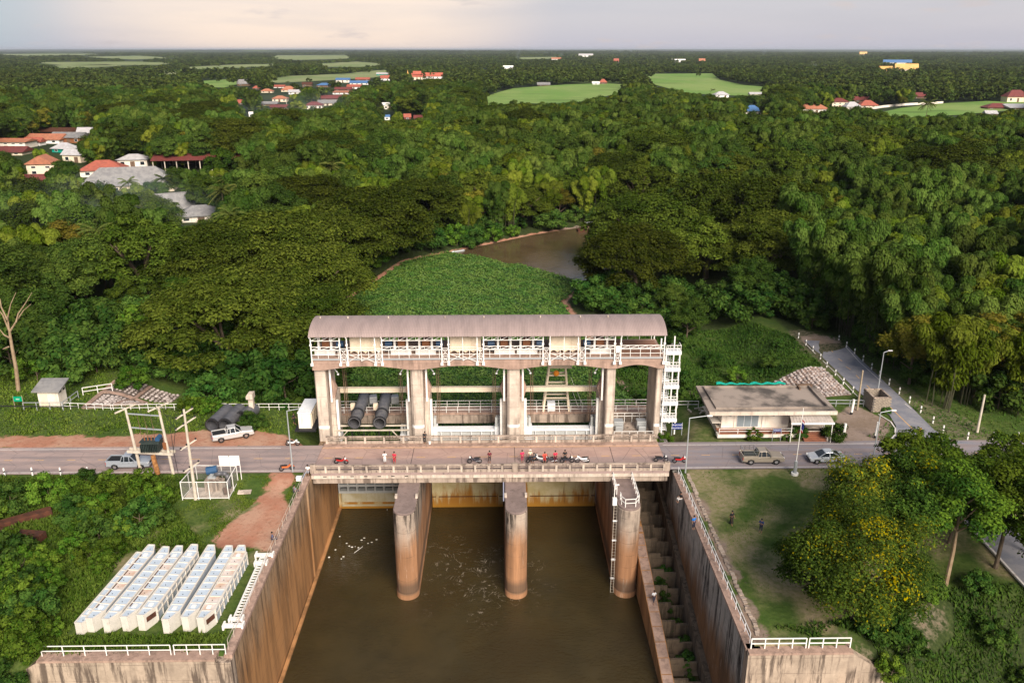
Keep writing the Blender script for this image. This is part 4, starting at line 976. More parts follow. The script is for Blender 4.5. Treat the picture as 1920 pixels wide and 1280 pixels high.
# barrel roof in sheets
RX0, RX1 = atY(577, 630, 6.2)[0], atY(1250, 626, 6.2)[0]
NS = 27; yc, hw, rise = 9.95, 3.75, 1.22
arc = []
for k in range(15):
    s = -1 + 2 * k / 14; th = s * 1.18; arc.append((yc + hw * math.sin(th) / math.sin(1.18), EZ - .02 + rise * (math.cos(th) - math.cos(1.18)) / (1 - math.cos(1.18))))
m, t, p = new_mat('roof_sheet'); g = NG(t); _set(p, .5, .15, .4); v = g.pos()
wv = g.n('ShaderNodeTexWave'); wv.inputs['Scale'].default_value = 1.55; wv.bands_direction = 'X'; g.l(v, wv.inputs['Vector'])
c = g.mix(g.mapr(g.noise(g.pos(1.2, .25, .25), 1, 5), .35, .68), (.36, .27, .245), (.29, .22, .20)); c = g.mix(g.math('MULTIPLY', wv.outputs['Fac'], .25), c, (.22, .165, .15))
g.l(c, p.inputs['Base Color']); g.bump(wv.outputs['Fac'], .5, .05, p); M['roof_sheet'] = m
for k in range(NS):
    xa = RX0 + (RX1 - RX0) * k / NS; xb = RX0 + (RX1 - RX0) * (k + 1) / NS + .10; dz = .012 * (k % 2)
    vs_ = []; fs_ = []
    for x in (xa, xb):
        vs_ += [(x, y, z + dz) for y, z in arc]; 
    for x in (xa, xb): vs_ += [(x, y, z + dz - .05) for y, z in arc]
    n = len(arc)
    for j in range(n - 1):
        fs_ += [(j, j + 1, n + j + 1, n + j), (2 * n + j, 3 * n + j, 3 * n + j + 1, 2 * n + j + 1)]
    fs_ += [(0, n, 3 * n, 2 * n), (n - 1, 3 * n - 1, 4 * n - 1, 2 * n - 1)]
    b = MB(); b.faces(vs_, fs_); b.build('roof_sheet', M['roof_sheet'], gt, smooth=False)
for x in cols[::2]:
    b = MB()
    for j in range(len(arc) - 1): b.beam((x, arc[j][0], arc[j][1] - .13), (x, arc[j + 1][0], arc[j + 1][1] - .13), .1)
    b.beam((x, arc[0][0], arc[0][1] - .16), (x, arc[-1][0], arc[-1][1] - .16), .07); b.build('roof_rib', M['white'], gt)
for q in (600, 652, 728, 834, 907, 1013, 1088, 1140):
    x = atY(q, 593, 9.9)[0]; b = MB(); b.tube((x, 9.95, EZ + rise), (x, 9.95, EZ + rise + .22), .09); b.build('vent', M['conc_pale'], gt)
# stair tower
sx0, sx1 = 21.25, 23.1
stt = thing('stair_tower', 'narrow white steel stair tower at the right end of the gate tower', 'stairs', ((sx0 + sx1) / 2, 9.5, 0))
b = MB()
for x in (sx0 + .05, sx1 - .05):
    for y in (7.9, 11.4): b.beam((x, y, -.1), (x, y, 12.1 if x < 22 else (11.2 if y < 9 else 12.4)), .16)
b.build('frame', M['white'], stt)
lev = [0, 1.9, 4.25, 6.6, 9.0, 11.3]
for k, z in enumerate(lev[1:]):
    ya, yb = (7.7, 8.8)
    b = MB(); b.box(sx0 - .1, sx1 + .1, ya - .1, yb, z - .10, z + .35); b.build('landing', M['white2'], stt)
    b = MB(); b.beam((sx0, ya - .05, z + 1.15), (sx1, ya - .05, z + 1.15), .07); b.beam((sx1, ya - .05, z + 1.15), (sx1, yb, z + 1.15), .07); b.beam((sx0, ya - .05, z + .8), (sx1, ya - .05, z + .8), .05)
    for q in np.linspace(sx0, sx1, 5): b.beam((q, ya - .05, z), (q, ya - .05, z + 1.15), .05)
    b.build('landing_rail', M['white'], stt)
for k in range(5):
    za, zb = lev[k], lev[k + 1]; zm = (za + zb) / 2
    for (z0, z1, y0, y1, xx_) in ((za, zm, 8.8, 11.0, sx0 + .48), (zm, zb, 11.0, 8.8, sx0 + 1.38)):
        b = MB(); n = 6
        for q in range(n): yy = y0 + (y1 - y0) * (q + .5) / n; zz = z0 + (z1 - z0) * (q + 1) / n; b.box(xx_ - .42, xx_ + .42, yy - .2, yy + .2, zz - .09, zz)
        for dx in (-.44, .44): b.beam((xx_ + dx, y0, z0), (xx_ + dx, y1, z1), .06, .28); b.beam((xx_ + dx, y0, z0 + 1), (xx_ + dx, y1, z1 + 1), .05)
        b.build('stair_flight', M['white2'], stt)
    b = MB(); b.box(sx0, sx1, 11.0, 11.8, zm - .08, zm + .05); b.build('turn_landing', M['white2'], stt)

# ------------------------------------------------------------------ upstream side: footbridge, cross beams, trash rake, pumps
fb = thing('footbridge', 'low concrete footbridge with thin white railings behind the gate tower', 'footbridge', (-1, 17, -.5))
b = MB(); b.box(-23.6, 21.7, 15.9, 18.1, -1.0, -.45); b.build('deck', M['conc_pink'], fb)
b = MB(); b.box(-23.6, 21.7, 15.6, 15.86, -1.9, -.7); b.build('front_beam', M['conc'], fb)
for y, z0 in ((16.0, -.45), (18.0, -.45)):
    for z in (.45, .95):
        b = MB(); b.beam((-23.6, y, z0 + z), (21.7, y, z0 + z), .06); b.build('rail', M['white'], fb)
    pb = MB(); pb.beam((-23.6, y, z0), (-23.6, y, z0 + .95), .07); o0 = pb.build('post', M['white'], fb)
    for q in np.arange(1.6, 45, 1.6):
        e = o0.copy(); col.objects.link(e); e.parent = fb; e.location.x = q
for i, (xa, xb) in enumerate(((-22.3, -11.5), (-9.9, .9), (2.6, 13.7))):
    b = MB(); b.box(xa, xb, 13.0, 13.6, 3.95, 4.6)
    o = b.build('cross_beam', M['cream'], gt)
ppl = thing('machine_platform', 'dark machine platform with two grey covered machines in the narrow right bay', 'platform', (17.5, 9.5, 0))
b = MB(); b.box(14.92, 20.18, 7.2, 12.2, -1.4, -.3); b.build('floor', M['conc'], ppl)
for x in (15.9, 19.0):
    b = MB(); b.cbox((x, 10.2, .35), (1.3, 1.2, 1.2)); b.cbox((x, 9.4, .1), (1.0, .7, .7)); b.build('machine', M['steel'], ppl, bevel=.06)
b = MB()
for z in (.15, .6): b.beam((14.95, 7.35, z), (20.15, 7.35, z), .06); b.beam((14.95, 12.1, z + .5), (20.15, 12.1, z + .5), .06)
for x in np.linspace(15, 20.1, 6): b.beam((x, 7.35, -.3), (x, 7.35, .6), .06); b.beam((x, 12.1, -.3), (x, 12.1, 1.1), .06)
b.build('rail', M['white'], ppl)
tr = thing('trash_rake', 'cream A-frame trash rake standing on the footbridge behind the right bay, with an orange ball', 'trash rake', (5.5, 17, -.45))
xa, xb = [atY(q, 765, 17)[0] for q in (1018, 1066)]; ta, tb = [atY(q, 685, 17)[0] for q in (1030, 1060)]
za, zt_ = -.45, atY(1045, 684, 17)[2]
b = MB()
for y0, yt in ((16.2, 16.6), (17.8, 17.4)):
    b.beam((xa, y0, za), (ta, yt, zt_), .26); b.beam((xb, y0, za), (tb, yt, zt_), .26)
    for s in (.30, .58, .8): b.beam((xa + (ta - xa) * s, y0 + (yt - y0) * s, za + (zt_ - za) * s), (xb + (tb - xb) * s, y0 + (yt - y0) * s, za + (zt_ - za) * s), .2)
b.build('frame', M['cream'], tr)
b = MB(); b.box(ta - .2, tb + .9, 16.4, 17.6, zt_ - .3, zt_ + .55); b.build('head_box', M['cream'], tr)
b = MB(); b.ball((atY(1043, 699, 16.3)[0], 16.2, atY(1043, 699, 16.3)[2]), .42, 12, 8); b.build('hook_ball', M['orange'], tr)
b = MB(); b.box(xa + .6, xa + 1.7, 16.3, 17.3, -.44, .75); b.build('winch', M['white2'], tr)
b = MB(); b.beam((xb + .2, 17, zt_ * .7), (xb + 2.2, 17, -.2), .05); b.beam((xb + .2, 17, zt_ * .5), (xb + 1.4, 17, -.2), .05); b.build('stay', M['white'], tr)
for i, (mx, ex) in enumerate(((664, 685), (711.5, 725))):
    a = at(mx, 793, 1.2); e = at(ex, 745, 1.2)
    po = thing('pump_pipe', ['left of the two big grey pump pipes lying through the left gate opening', 'right of the two big grey pump pipes lying through the left gate opening'][i], 'pipe', a, 0, 'big pump pipes in the left gate opening')
    A, E_ = Vector(a), Vector(e); E_.z = 1.6; d = (E_ - A)
    b = MB(); b.pipe(A, A + d * .95, .78, .70, 24); b.build('pipe', M['pipe_grey'], po, smooth=False)
    for s in (.005, .30, .93):
        b = MB(); b.pipe(A + d * s, A + d * (s + .035), .90, .74, 24); b.build('flange', M['dark'], po)
    b = MB(); b.tube(A + d * .3, A + d * .31, .69, n=20); b.build('inner_disc', M['rust'], po)
    q = A + d * .9 + Vector((1.25, 0, -.2)); b = MB(); b.cbox(q, (1.1, 1.2, 1.0), .2); b.build('pump_motor', M['steel'], po, bevel=.1)
    q = A + d * .62 + Vector((-1.15, 0, -.2)); b = MB(); b.cbox(q, (.62, .5, .95)); b.build('control_box', M['cream'], po, bevel=.03)
ps = thing('pump_stand', 'pale steel beams carrying the two pump pipes above the dark water', 'stand', (-17, 11, 0))
b = MB(); b.beam((-22.2, 10.2, .35), (-12.2, 10.2, .35), .18); b.beam((-22.2, 9.4, .05), (-12.2, 9.4, .05), .16); b.beam((-14.5, 9.4, .05), (-12.6, 8.2, -1.5), .1); b.beam((-20.3, 9.4, .05), (-22, 8.2, -1.5), .08)
b.build('beam', M['pole'], ps)
b = MB()
for x in (-19.9, -18.3, -16.3, -14.9): b.beam((x, 9.8, .2), (x, 10.6, -4.5), .14)
b.build('leg', M['dark'], ps)
# ------------------------------------------------------------------ fields and the far wood
def sheet(name, pix, mat, z=.05, kind='structure', zz=0.0):
    pts = [at(*q, zz) for q in pix]; b = MB(); b.faces([(x, y, float(z)) for x, y, _ in pts], [tuple(range(len(pts)))])
    return tag(b.build(name, mat), kind=kind)
m, t, p = new_mat('rice_field'); g = NG(t); _set(p, .9, 0, .15); v = g.pos()
c = g.mix(g.mapr(g.noise(g.pos(1, .35, 1), .012, 5, .65), .35, .65), (.13, .235, .045), (.20, .27, .075))
c = g.mix(g.mapr(g.noise(g.pos(.5, 3, 1), .02, 4), .56, .66), c, (.075, .13, .028)); g.l(c, p.inputs['Base Color']); M['rice'] = m
m, t, p = new_mat('pale_field'); g = NG(t); _set(p, .9, 0, .15)
c = g.mix(g.mapr(g.noise(g.pos(1, .4, 1), .01, 5, .65), .35, .65), (.15, .20, .07), (.22, .24, .11)); g.l(c, p.inputs['Base Color']); M['pale_field'] = m
FIELDS = [
 ('rice', [(880, 200), (905, 182), (962, 166), (1060, 159), (1140, 156), (1185, 160), (1150, 178), (1085, 192), (1030, 196), (985, 194)]),
 ('rice', [(1200, 139), (1335, 138), (1350, 150), (1395, 160), (1456, 165), (1456, 180), (1380, 180), (1290, 176), (1230, 160)]),
 ('rice', [(1640, 214), (1690, 203), (1760, 195), (1850, 190), (1920, 192), (1990, 195), (1990, 206), (1900, 207), (1800, 216), (1720, 221), (1670, 221)]),
 ('rice', [(1755, 226), (1815, 226), (1812, 243), (1770, 243)]),
 ('pale_field', [(470, 152), (540, 143), (640, 139), (720, 131), (745, 138), (700, 146), (600, 152), (520, 156)]),
 ('pale_field', [(510, 104), (650, 103), (660, 110), (560, 113), (512, 111)]),
 ('pale_field', [(590, 120), (670, 116), (720, 120), (690, 126), (600, 126)]),
 ('pale_field', [(60, 117), (230, 116), (330, 118), (300, 122), (120, 123)]),
 ('rice', [(380, 152), (430, 149), (455, 157), (420, 165), (370, 163)]),
 ('pale_field', [(240, 136), (330, 133), (370, 138), (300, 142)]),
 ('rice', [(1430, 163), (1456, 165), (1456, 175), (1425, 172)]),
 ('rice', [(1640, 158), (1668, 158), (1662, 167), (1640, 166)]),
 ('pale_field', [(1512, 117), (1540, 116), (1540, 121), (1512, 121)]),
 ('pale_field', [(150, 107), (260, 105), (330, 109), (250, 112)]), ('pale_field', [(330, 127), (430, 122), (520, 120), (520, 124), (440, 128), (360, 131)]), ('pale_field', [(80, 124), (200, 121), (230, 124), (120, 128)]),
 ('sand', [(692, 197), (698, 187), (722, 180), (749, 175), (749, 179), (726, 185), (708, 191), (702, 199)]),
 ('pale_field', [(960, 108), (1040, 107), (1060, 110), (980, 112)]),
 ('pale_field', [(0, 100), (140, 100), (200, 103), (60, 105), (0, 104)]),
]
M['sand'] = surf('sandy_bank', (.34, .25, .19), (.24, .18, .13), .05, .9)
FPOLY = []
for mt, px in FIELDS:
    sheet('rice_field' if mt == 'rice' else 'sand_bank' if mt == 'sand' else 'meadow', px, M[mt], z=.25); FPOLY.append([at(*q)[:2] for q in px])
# ------------------------------------------------------------------ houses (each from its outline in the photograph, set on the ground where its foot stands)
SEEN = []     # outlines that trees in front must leave open: (left, right, top, bottom, distance)
def house(name, label, L, Rr, T, B, roof, wall, kind='hip', yaw=0.0, wf=.5, win=3, storeys=1, group=None, cat='house', posts=False, depth=None, win_mat='glass', tiers=1):
    x, y, _ = at((L + Rr) / 2, B, 0); t = math.hypot(x - EYE[0], y - EYE[1]); k = t / FPX
    W = (Rr - L) * k * .94; D = depth or min(W * .62, 11); W = max(W, 3); H = max(3.2, (B - T) * k * .92 - D * .06); hw_ = H * wf
    SEEN.append((L, Rr, T, B - (B - T) * .18, t))
    o = thing(name, label, cat, (x, y + D / 2, -.12), yaw, group, local=True); ov = min(.9, W * .07)
    b = MB()
    if posts:
        n = max(3, int(W / 4))
        for j in range(n):
            for yy in (-D / 2, 0, D / 2):
                b = MB(); px_ = -W / 2 + W * j / (n - 1); b.box(px_ - .16, px_ + .16, yy - .16, yy + .16, 0, hw_); b.build('post', M[wall], o)
        b = MB(); b.box(-W / 2, W / 2, D / 2 + .2, D / 2 + .3, 0, hw_ * .6); b.build('wall', M['conc'], o)
    else:
        b.box(-W / 2, W / 2, -D / 2, D / 2, 0, hw_); wl = b.build('wall', M[wall], o)
        for s in range(storeys):
            z0 = hw_ * s / storeys + hw_ / storeys * .30; z1 = hw_ * (s + 1) / storeys * .84 if storeys > 1 else hw_ * .78
            for j in range(win):
                c = -W / 2 + W * (j + .5) / win; ww = min(W / win * .30, .95)
                isdoor = (s == 0 and j == win // 2 and win > 1)
                b = MB(); b.box(c - ww, c + ww, -D / 2 - .06, -D / 2 + .02, (.02 if isdoor else z0), z1); w_ = b.build('door' if isdoor else 'window', M['wood'] if isdoor else M['white'], o)
                if not isdoor:
                    b = MB(); b.box(c - ww * .86, c + ww * .86, -D / 2 - .09, -D / 2 - .055, z0 + .1, z1 - .1); b.build('pane', M[win_mat], w_)
    x0, x1, y0, y1 = -W / 2 - ov, W / 2 + ov, -D / 2 - ov, D / 2 + ov; zr = H
    for q in range(tiers):
        f = 1 - .28 * q; zb = hw_ + (H - hw_) * .42 * q; zt = hw_ + (H - hw_) * (1 if tiers == 1 else .62 + .38 * q / max(1, tiers - 1))
        X0, X1, Y0, Y1 = x0 * f, x1 * f, y0 * f, y1 * f; b = MB()
        if kind == 'hip':
            r = min((X1 - X0) * .36, (Y1 - Y0) * .55)
            b.faces([(X0, Y0, zb), (X1, Y0, zb), (X1, Y1, zb), (X0, Y1, zb), (X0 + r, 0, zt), (X1 - r, 0, zt)], [(0, 1, 5, 4), (1, 2, 5), (2, 3, 4, 5), (3, 0, 4), (3, 2, 1, 0)])
        elif kind == 'gable':
            b.faces([(X0, Y0, zb), (X1, Y0, zb), (X1, Y1, zb), (X0, Y1, zb), (X0, 0, zt), (X1, 0, zt)], [(0, 1, 5, 4), (1, 2, 5), (2, 3, 4, 5), (3, 0, 4), (3, 2, 1, 0)])
        elif kind == 'front':
            b.faces([(X0, Y0, zb), (X1, Y0, zb), (X1, Y1, zb), (X0, Y1, zb), (0, Y0, zt), (0, Y1, zt)], [(0, 1, 4), (1, 2, 5, 4), (2, 3, 5), (3, 0, 4, 5), (3, 2, 1, 0)])
        else:
            b.faces([(X0, Y0, zb), (X1, Y0, zb), (X1, Y1, zb + .1), (X0, Y1, zb + .1), (X0, Y0, zb + .25), (X1, Y0, zb + .25), (X1, Y1, zt), (X0, Y1, zt)], [(0, 3, 2, 1), (4, 5, 6, 7), (0, 1, 5, 4), (1, 2, 6, 5), (2, 3, 7, 6), (3, 0, 4, 7)])
        b.build('roof', M[roof], o)
    if kind == 'gable' and tiers == 1:
        b = MB(); b.beam((x0, 0, zr + .05), (x1, 0, zr + .05), .28); b.build('ridge_cap', M[roof], o)
    return o
VG, TG, RG = 'houses of the left village', 'houses of the far town', 'houses beyond the right wood'
HOUSES = [
 ('house', 'cream bungalow with a bright orange-red hipped roof near the open hall', 150, 222, 301, 331, 'red_tile', 'wall_white', 'hip', .28, .42, 3, 1, VG),
 ('house', 'white house with a grey roof right behind the orange-red bungalow', 222, 272, 289, 314, 'lt_roof', 'wall_white', 'hip', .15, .62, 3, 1, VG),
 ('house', 'cream two storey house with an orange and grey gable at the left of the village', 54, 100, 293, 329, 'orange_tile', 'cream', 'front', .1, .58, 2, 2, VG),
 ('house', 'dark house with a maroon sheet roof below the cream two storey house', 48, 92, 329, 355, 'maroon', 'rust', 'gable', .12, .5, 2, 1, VG),
 ('house', 'small cream house with a pale grey roof above the orange-red bungalow', 120, 155, 281, 305, 'lt_roof', 'cream', 'gable', -.2, .6, 2, 1, VG),
 ('house', 'house with a pale blue-white roof and turquoise wall in mid village', 99, 136, 268, 286, 'lt_roof', 'teal', 'hip', -.3, .4, 2, 1, VG),
 ('row_house', 'long white two storey row at the left edge of the village under a tan roof', -20, 46, 261, 278, 'orange_tile', 'wall_white', 'gable', -.05, .72, 5, 2, VG),
 ('house', 'long maroon roofed building at the left edge under the white row', -20, 38, 276, 291, 'maroon', 'cream', 'gable', 0, .4, 3, 1, VG),
 ('house', 'house with a pinkish red roof in the middle of the back row', 46, 75, 259, 273, 'red_tile', 'white', 'gable', -.1, .45, 2, 1, VG),
 ('house', 'white house with a brown-orange roof behind the pinkish roof', 52, 112, 252, 269, 'orange_tile', 'white', 'gable', -.1, .45, 3, 1, VG),
 ('shop_house', 'brick red house with a long grey roof at the back of the village', 96, 152, 249, 268, 'grey_roof', 'brown', 'gable', -.12, .55, 4, 1, VG),
 ('barn', 'dark open barn with a brown roof at the very back of the village', 70, 145, 240, 253, 'rust', 'dark', 'gable', -.05, .5, 0, 1, VG, 'barn'),
 ('shed', 'pale grey gabled shed at the back right of the village', 147, 178, 240, 258, 'lt_roof', 'lt_roof', 'gable', .1, .5, 1, 1, VG, 'shed'),
 ('house', 'house with a very long grey hipped roof in front of the orange-red bungalow', 155, 312, 314, 362, 'grey_roof', 'cream', 'hip', .22, .32, 4, 1, VG),
 ('house', 'white house with a grey roof and blue shutters half hidden by the rain trees', 330, 408, 384, 416, 'grey_roof', 'wall_white', 'hip', .35, .42, 3, 1, VG),
 ('house', 'house with a steep grey-brown gable left of the blue shutters', 290, 352, 362, 404, 'grey_roof', 'cream', 'gable', .5, .25, 2, 1, VG),
 ('house', 'small orange roofed house peeping out beside the coconut palm', 438, 450, 306, 316, 'orange_tile', 'white', 'gable', .3, .4, 1, 1, VG),
 # the far town
 ('temple_hall', 'grey-brown gabled hall standing alone left of the far town', 445, 468, 149, 161, 'grey_roof', 'wood', 'gable', .1, .3, 2, 1, TG, 'hall'),
 ('house', 'house with a long pink roof on the upper left of the far town', 509, 532, 159, 165, 'red_tile', 'white', 'gable', 0, .4, 3, 1, TG),
 ('house', 'house with a big orange roof in the middle left of the far town', 527, 553, 161, 172, 'orange_tile', 'cream', 'hip', .1, .3, 3, 1, TG),
 ('house', 'low house with a pale lilac roof below the big orange roof', 541, 565, 168, 177, 'lt_roof', 'white', 'gable', .1, .5, 3, 1, TG),
 ('house', 'house with a dull orange roof at the left of the far town', 489, 510, 166, 174, 'orange_tile', 'cream', 'hip', 0, .4, 2, 1, TG),
 ('house', 'two storey cream villa with an orange hipped roof in front of the far town', 511, 537, 179, 191, 'orange_tile', 'cream', 'hip', 0, .52, 3, 1, TG),
 ('shed', 'low brown-grey shed left below the orange roofed villa', 491, 518, 190, 199, 'grey_roof', 'wood', 'gable', 0, .5, 3, 1, TG, 'shed'),
 ('shed', 'long dark shed with posts below the orange roofed villa', 508, 541, 196, 207, 'maroon', 'wood', 'gable', 0, .6, 3, 1, TG, 'shed'),
 ('market_hall', 'maroon roofed market hall with white openings at the front of the far town', 572, 604, 190, 205, 'maroon', 'wall_white', 'hip', 0, .55, 4, 1, TG, 'hall'),
 ('shed', 'grey roofed shed just right of the maroon market hall', 596, 628, 187, 198, 'grey_roof', 'cream', 'gable', .2, .45, 3, 1, TG, 'shed'),
 ('house', 'long maroon roof behind the grey shed of the far town', 602, 638, 178, 188, 'maroon', 'wood', 'gable', .15, .35, 3, 1, TG),
 ('house', 'white building with an orange awning in the right of the far town', 624, 658, 170, 177, 'orange_tile', 'white', 'shed', 0, .6, 4, 1, TG),
 ('house', 'blue-grey roofed house at the centre of the far town', 594, 620, 155, 164, 'blue_roof', 'wood', 'hip', 0, .5, 3, 1, TG),
 ('house', 'dark purple roofed house above the orange awning', 628, 658, 163, 171, 'maroon', 'wood', 'gable', 0, .45, 3, 1, TG),
 ('house', 'red and white house at the right of the far town', 651, 676, 158, 167, 'red_tile', 'white', 'gable', 0, .5, 3, 1, TG),
 ('house', 'long blue roofed building at the upper right of the far town', 656, 692, 151, 159, 'blue_roof', 'white', 'gable', 0, .45, 4, 1, TG),
 ('house', 'pale blue roofed building at the top of the far town', 630, 655, 146, 155, 'blue_roof', 'wall_white', 'gable', 0, .6, 3, 1, TG),
 ('house', 'dark red roofed house at the top right of the far town', 667, 692, 145, 152, 'red_tile', 'wood', 'gable', 0, .45, 3, 1, TG),
 ('house', 'brown roofed house with a balcony left of the blue-grey roof', 567, 584, 154, 163, 'rust', 'wood', 'gable', 0, .55, 2, 1, TG),
 ('house', 'small pinkish roof left of the big orange roof', 474, 486, 161, 168, 'red_tile', 'wood', 'hip', 0, .4, 1, 1, TG),
 ('house', 'small dull red roof alone among the trees in front of the far town', 446, 458, 187, 196, 'red_tile', 'wood', 'gable', 0, .3, 1, 1, TG),
 ('house', 'small white house among the trees left of the far wood', 467, 475, 210, 220, 'white', 'white', 'gable', 0, .7, 1, 1, TG),
 ('building', 'white angular building beside the far river bend', 718, 733, 192, 205, 'white', 'wall_white', 'shed', .4, .6, 2, 1, TG, 'building'),
 ('house', 'small magenta roofed house right of the far river bend', 757, 770, 213, 224, 'red_tile', 'maroon', 'gable', .2, .4, 1, 1, TG),
 ('house', 'small blue and white house left of the magenta roof', 721, 731, 215, 225, 'blue_roof', 'white', 'gable', 0, .6, 1, 1, TG),
 ('house', 'small dull red roof right of the magenta roof', 776, 794, 216, 225, 'maroon', 'wood', 'gable', 0, .4, 1, 1, TG),
 ('temple', 'red and orange temple with tiered roofs at the middle distance', 772, 792, 133, 150, 'redor_roof', 'cream', 'gable', 0, .35, 3, 1, None, 'temple', False, None, 'glass', 2),
 ('temple_hall', 'long low red temple hall right of the tiered temple', 792, 833, 136, 148, 'redor_roof', 'white', 'gable', 0, .4, 5, 1, None, 'hall'),
 ('house', 'red roofed house left of the red temple', 714, 731, 141, 151, 'red_tile', 'white', 'gable', 0, .4, 2, 1, TG),
 ('house', 'teal and white roofed house above the red roofed house by the temple', 706, 727, 136, 142, 'lt_roof', 'teal', 'gable', 0, .5, 2, 1, TG),
 ('warehouse', 'white roofed warehouse above the dark wood in mid picture', 943, 962, 123, 132, 'white', 'white', 'gable', 0, .5, 2, 1, None, 'warehouse'),
 ('warehouse', 'low blue roofed warehouse left of the white warehouse', 898, 916, 128, 134, 'blue_roof', 'white', 'gable', 0, .5, 2, 1, None, 'warehouse'),
 # right side
 ('house', 'white house with a wide orange hipped roof beyond the right wood', 1499, 1552, 194, 213, 'orange_tile', 'wall_white', 'hip', -.1, .48, 4, 1, RG),
 ('house', 'cream two storey house with a brown roof right of the wide orange roof', 1560, 1589, 184, 202, 'maroon', 'cream', 'hip', 0, .62, 3, 2, RG),
 ('house', 'house with a dusty pink roof behind the white garden wall', 1586, 1613, 191, 206, 'lt_roof', 'wall_white', 'hip', .1, .4, 2, 1, RG),
 ('house', 'dark red roofed house behind the cream two storey house', 1602, 1629, 181, 191, 'maroon', 'wood', 'gable', 0, .35, 2, 1, RG),
 ('house', 'house with a red hipped roof at the end of the garden wall', 1614, 1645, 188, 202, 'red_tile', 'cream', 'hip', 0, .3, 2, 1, RG),
 ('house', 'maroon roofed house under the big trees right of the garden wall', 1711, 1735, 174, 185, 'maroon', 'wood', 'gable', 0, .35, 2, 1, RG),
 ('house', 'brown tiled villa at the right edge above the green field', 1890, 1926, 171, 192, 'maroon', 'cream', 'hip', 0, .45, 3, 1, RG),
 ('shed', 'low maroon roofed shed at the right end of the green field', 1854, 1896, 194, 205, 'maroon', 'wood', 'hip', 0, .3, 3, 1, RG, 'shed'),
 ('shed', 'pale roofed shed at the right edge beside the maroon shed', 1896, 1940, 196, 206, 'lt_roof', 'wood', 'shed', 0, .4, 3, 1, RG, 'shed'),
 ('shed', 'small pale roofed shed below the maroon shed', 1850, 1869, 208, 217, 'lt_roof', 'wood', 'gable', 0, .4, 1, 1, RG, 'shed'),
 ('house', 'white house with a bright blue roof in the middle of the wood', 1395, 1427, 197, 217, 'blue_roof', 'wall_white', 'hip', .2, .45, 3, 1, RG),
 ('house', 'house with a pale blue-white roof beside the upper green field', 1340, 1366, 171, 183, 'lt_roof', 'white', 'hip', .1, .45, 2, 1, RG),
 ('shed', 'low tan shed at the lower edge of the upper green field', 1407, 1428, 173, 179, 'lt_roof', 'cream', 'gable', 0, .4, 2, 1, RG, 'shed'),
 ('hut', 'brown thatched hut at the top of the middle green field', 1008, 1031, 154, 161, 'grey_roof', 'wood', 'gable', 0, .3, 2, 1, RG, 'hut'),
 ('house', 'small red roofed farmhouse between the two green fields', 1124, 1138, 148, 158, 'red_tile', 'wood', 'hip', 0, .35, 1, 1, RG),
 ('shed', 'small white shed left of the red roofed farmhouse', 1111, 1124, 153, 159, 'white', 'white', 'gable', 0, .5, 1, 1, RG, 'shed'),
 ('temple', 'golden roofed temple hall on the right, left one of the lower pair', 1650, 1673, 125, 136, 'gold_roof', 'white', 'gable', 0, .25, 3, 1, None, 'temple'),
 ('temple', 'long pale golden temple hall with a pointed finial on the right', 1681, 1719, 121, 137, 'gold_roof', 'cream', 'gable', -.1, .4, 5, 1, None, 'temple'),
 ('temple', 'small bright golden temple roof far off near the horizon', 1612, 1625, 98, 105, 'gold_roof', 'white', 'gable', 0, .3, 2, 1, None, 'temple'),
 ('warehouse', 'long white warehouse with a blue-grey roof above the golden temples', 1660, 1706, 113, 123, 'blue_roof', 'white', 'gable', -.2, .5, 4, 1, None, 'warehouse'),
 ('house', 'tiny red roofed house far off in the middle of the plain', 1151, 1160, 110, 120, 'red_tile', 'white', 'gable', 0, .4, 1, 1, None),
 ('shed', 'long pale far-off shed on the plain above the upper green field', 1260, 1285, 111, 117, 'white', 'white', 'gable', 0, .5, 3, 1, None, 'shed'),
 ('house', 'far-off rusty orange roof right of the long pale shed', 1311, 1322, 110, 118, 'orange_tile', 'wood', 'gable', 0, .4, 1, 1, None),
 ('house', 'far-off pinkish roofs on the plain left of the tiny red house', 1085, 1112, 101, 107, 'lt_roof', 'white', 'gable', 0, .5, 3, 1, None),
 ('house', 'far-off pale house near the thin smoke on the plain', 1034, 1052, 108, 114, 'orange_tile', 'white', 'gable', 0, .5, 2, 1, None),
]
for h in HOUSES: house(*h)
for f_ in FIELDS: pass
# open hall: maroon sheet roof on concrete posts
house('open_hall', 'large open hall with a low maroon roof on pale concrete posts', 287, 452, 277, 322, 'maroon', 'pole', 'gable', .12, .58, 0, 1, None, 'hall', True, 26)
sp = thing('spire', 'small golden temple spire left of the red temple', 'spire', at(765, 151, 0)); q = at(765, 151, 0)
b = MB(); b.tube(q, (q[0], q[1], 6), 3.2, 2.0, 10); b.tube((q[0], q[1], 6), (q[0], q[1], 16), 2.0, .15, 10); b.build('body', M['gold_roof'], sp)
gw = thing('garden_wall', 'long cream garden wall along the upper edge of the right field', 'wall', at(1695, 203, 0)); pts = [at(*q_, 0) for q_ in ((1618, 208), (1655, 202), (1696, 198), (1768, 194))]
for i in range(3):
    b = MB(); b.beam(Vector(pts[i]) + Vector((0, 0, .9)), Vector(pts[i + 1]) + Vector((0, 0, .9)), .3, 1.9); b.build('wall_panel', M['wall_white'], gw)
SEEN.append((1618, 1768, 192, 206, math.hypot(pts[1][0], pts[1][1] + 91)))
cw = thing('canal_wall', 'thin white concrete canal line across the lower right field', 'canal', at(1780, 229, 0)); b = MB(); b.beam(Vector(at(1755, 229.5, .3)), Vector(at(1806, 229.5, .3)), .5, 1.0); b.build('coping', M['white'], cw)
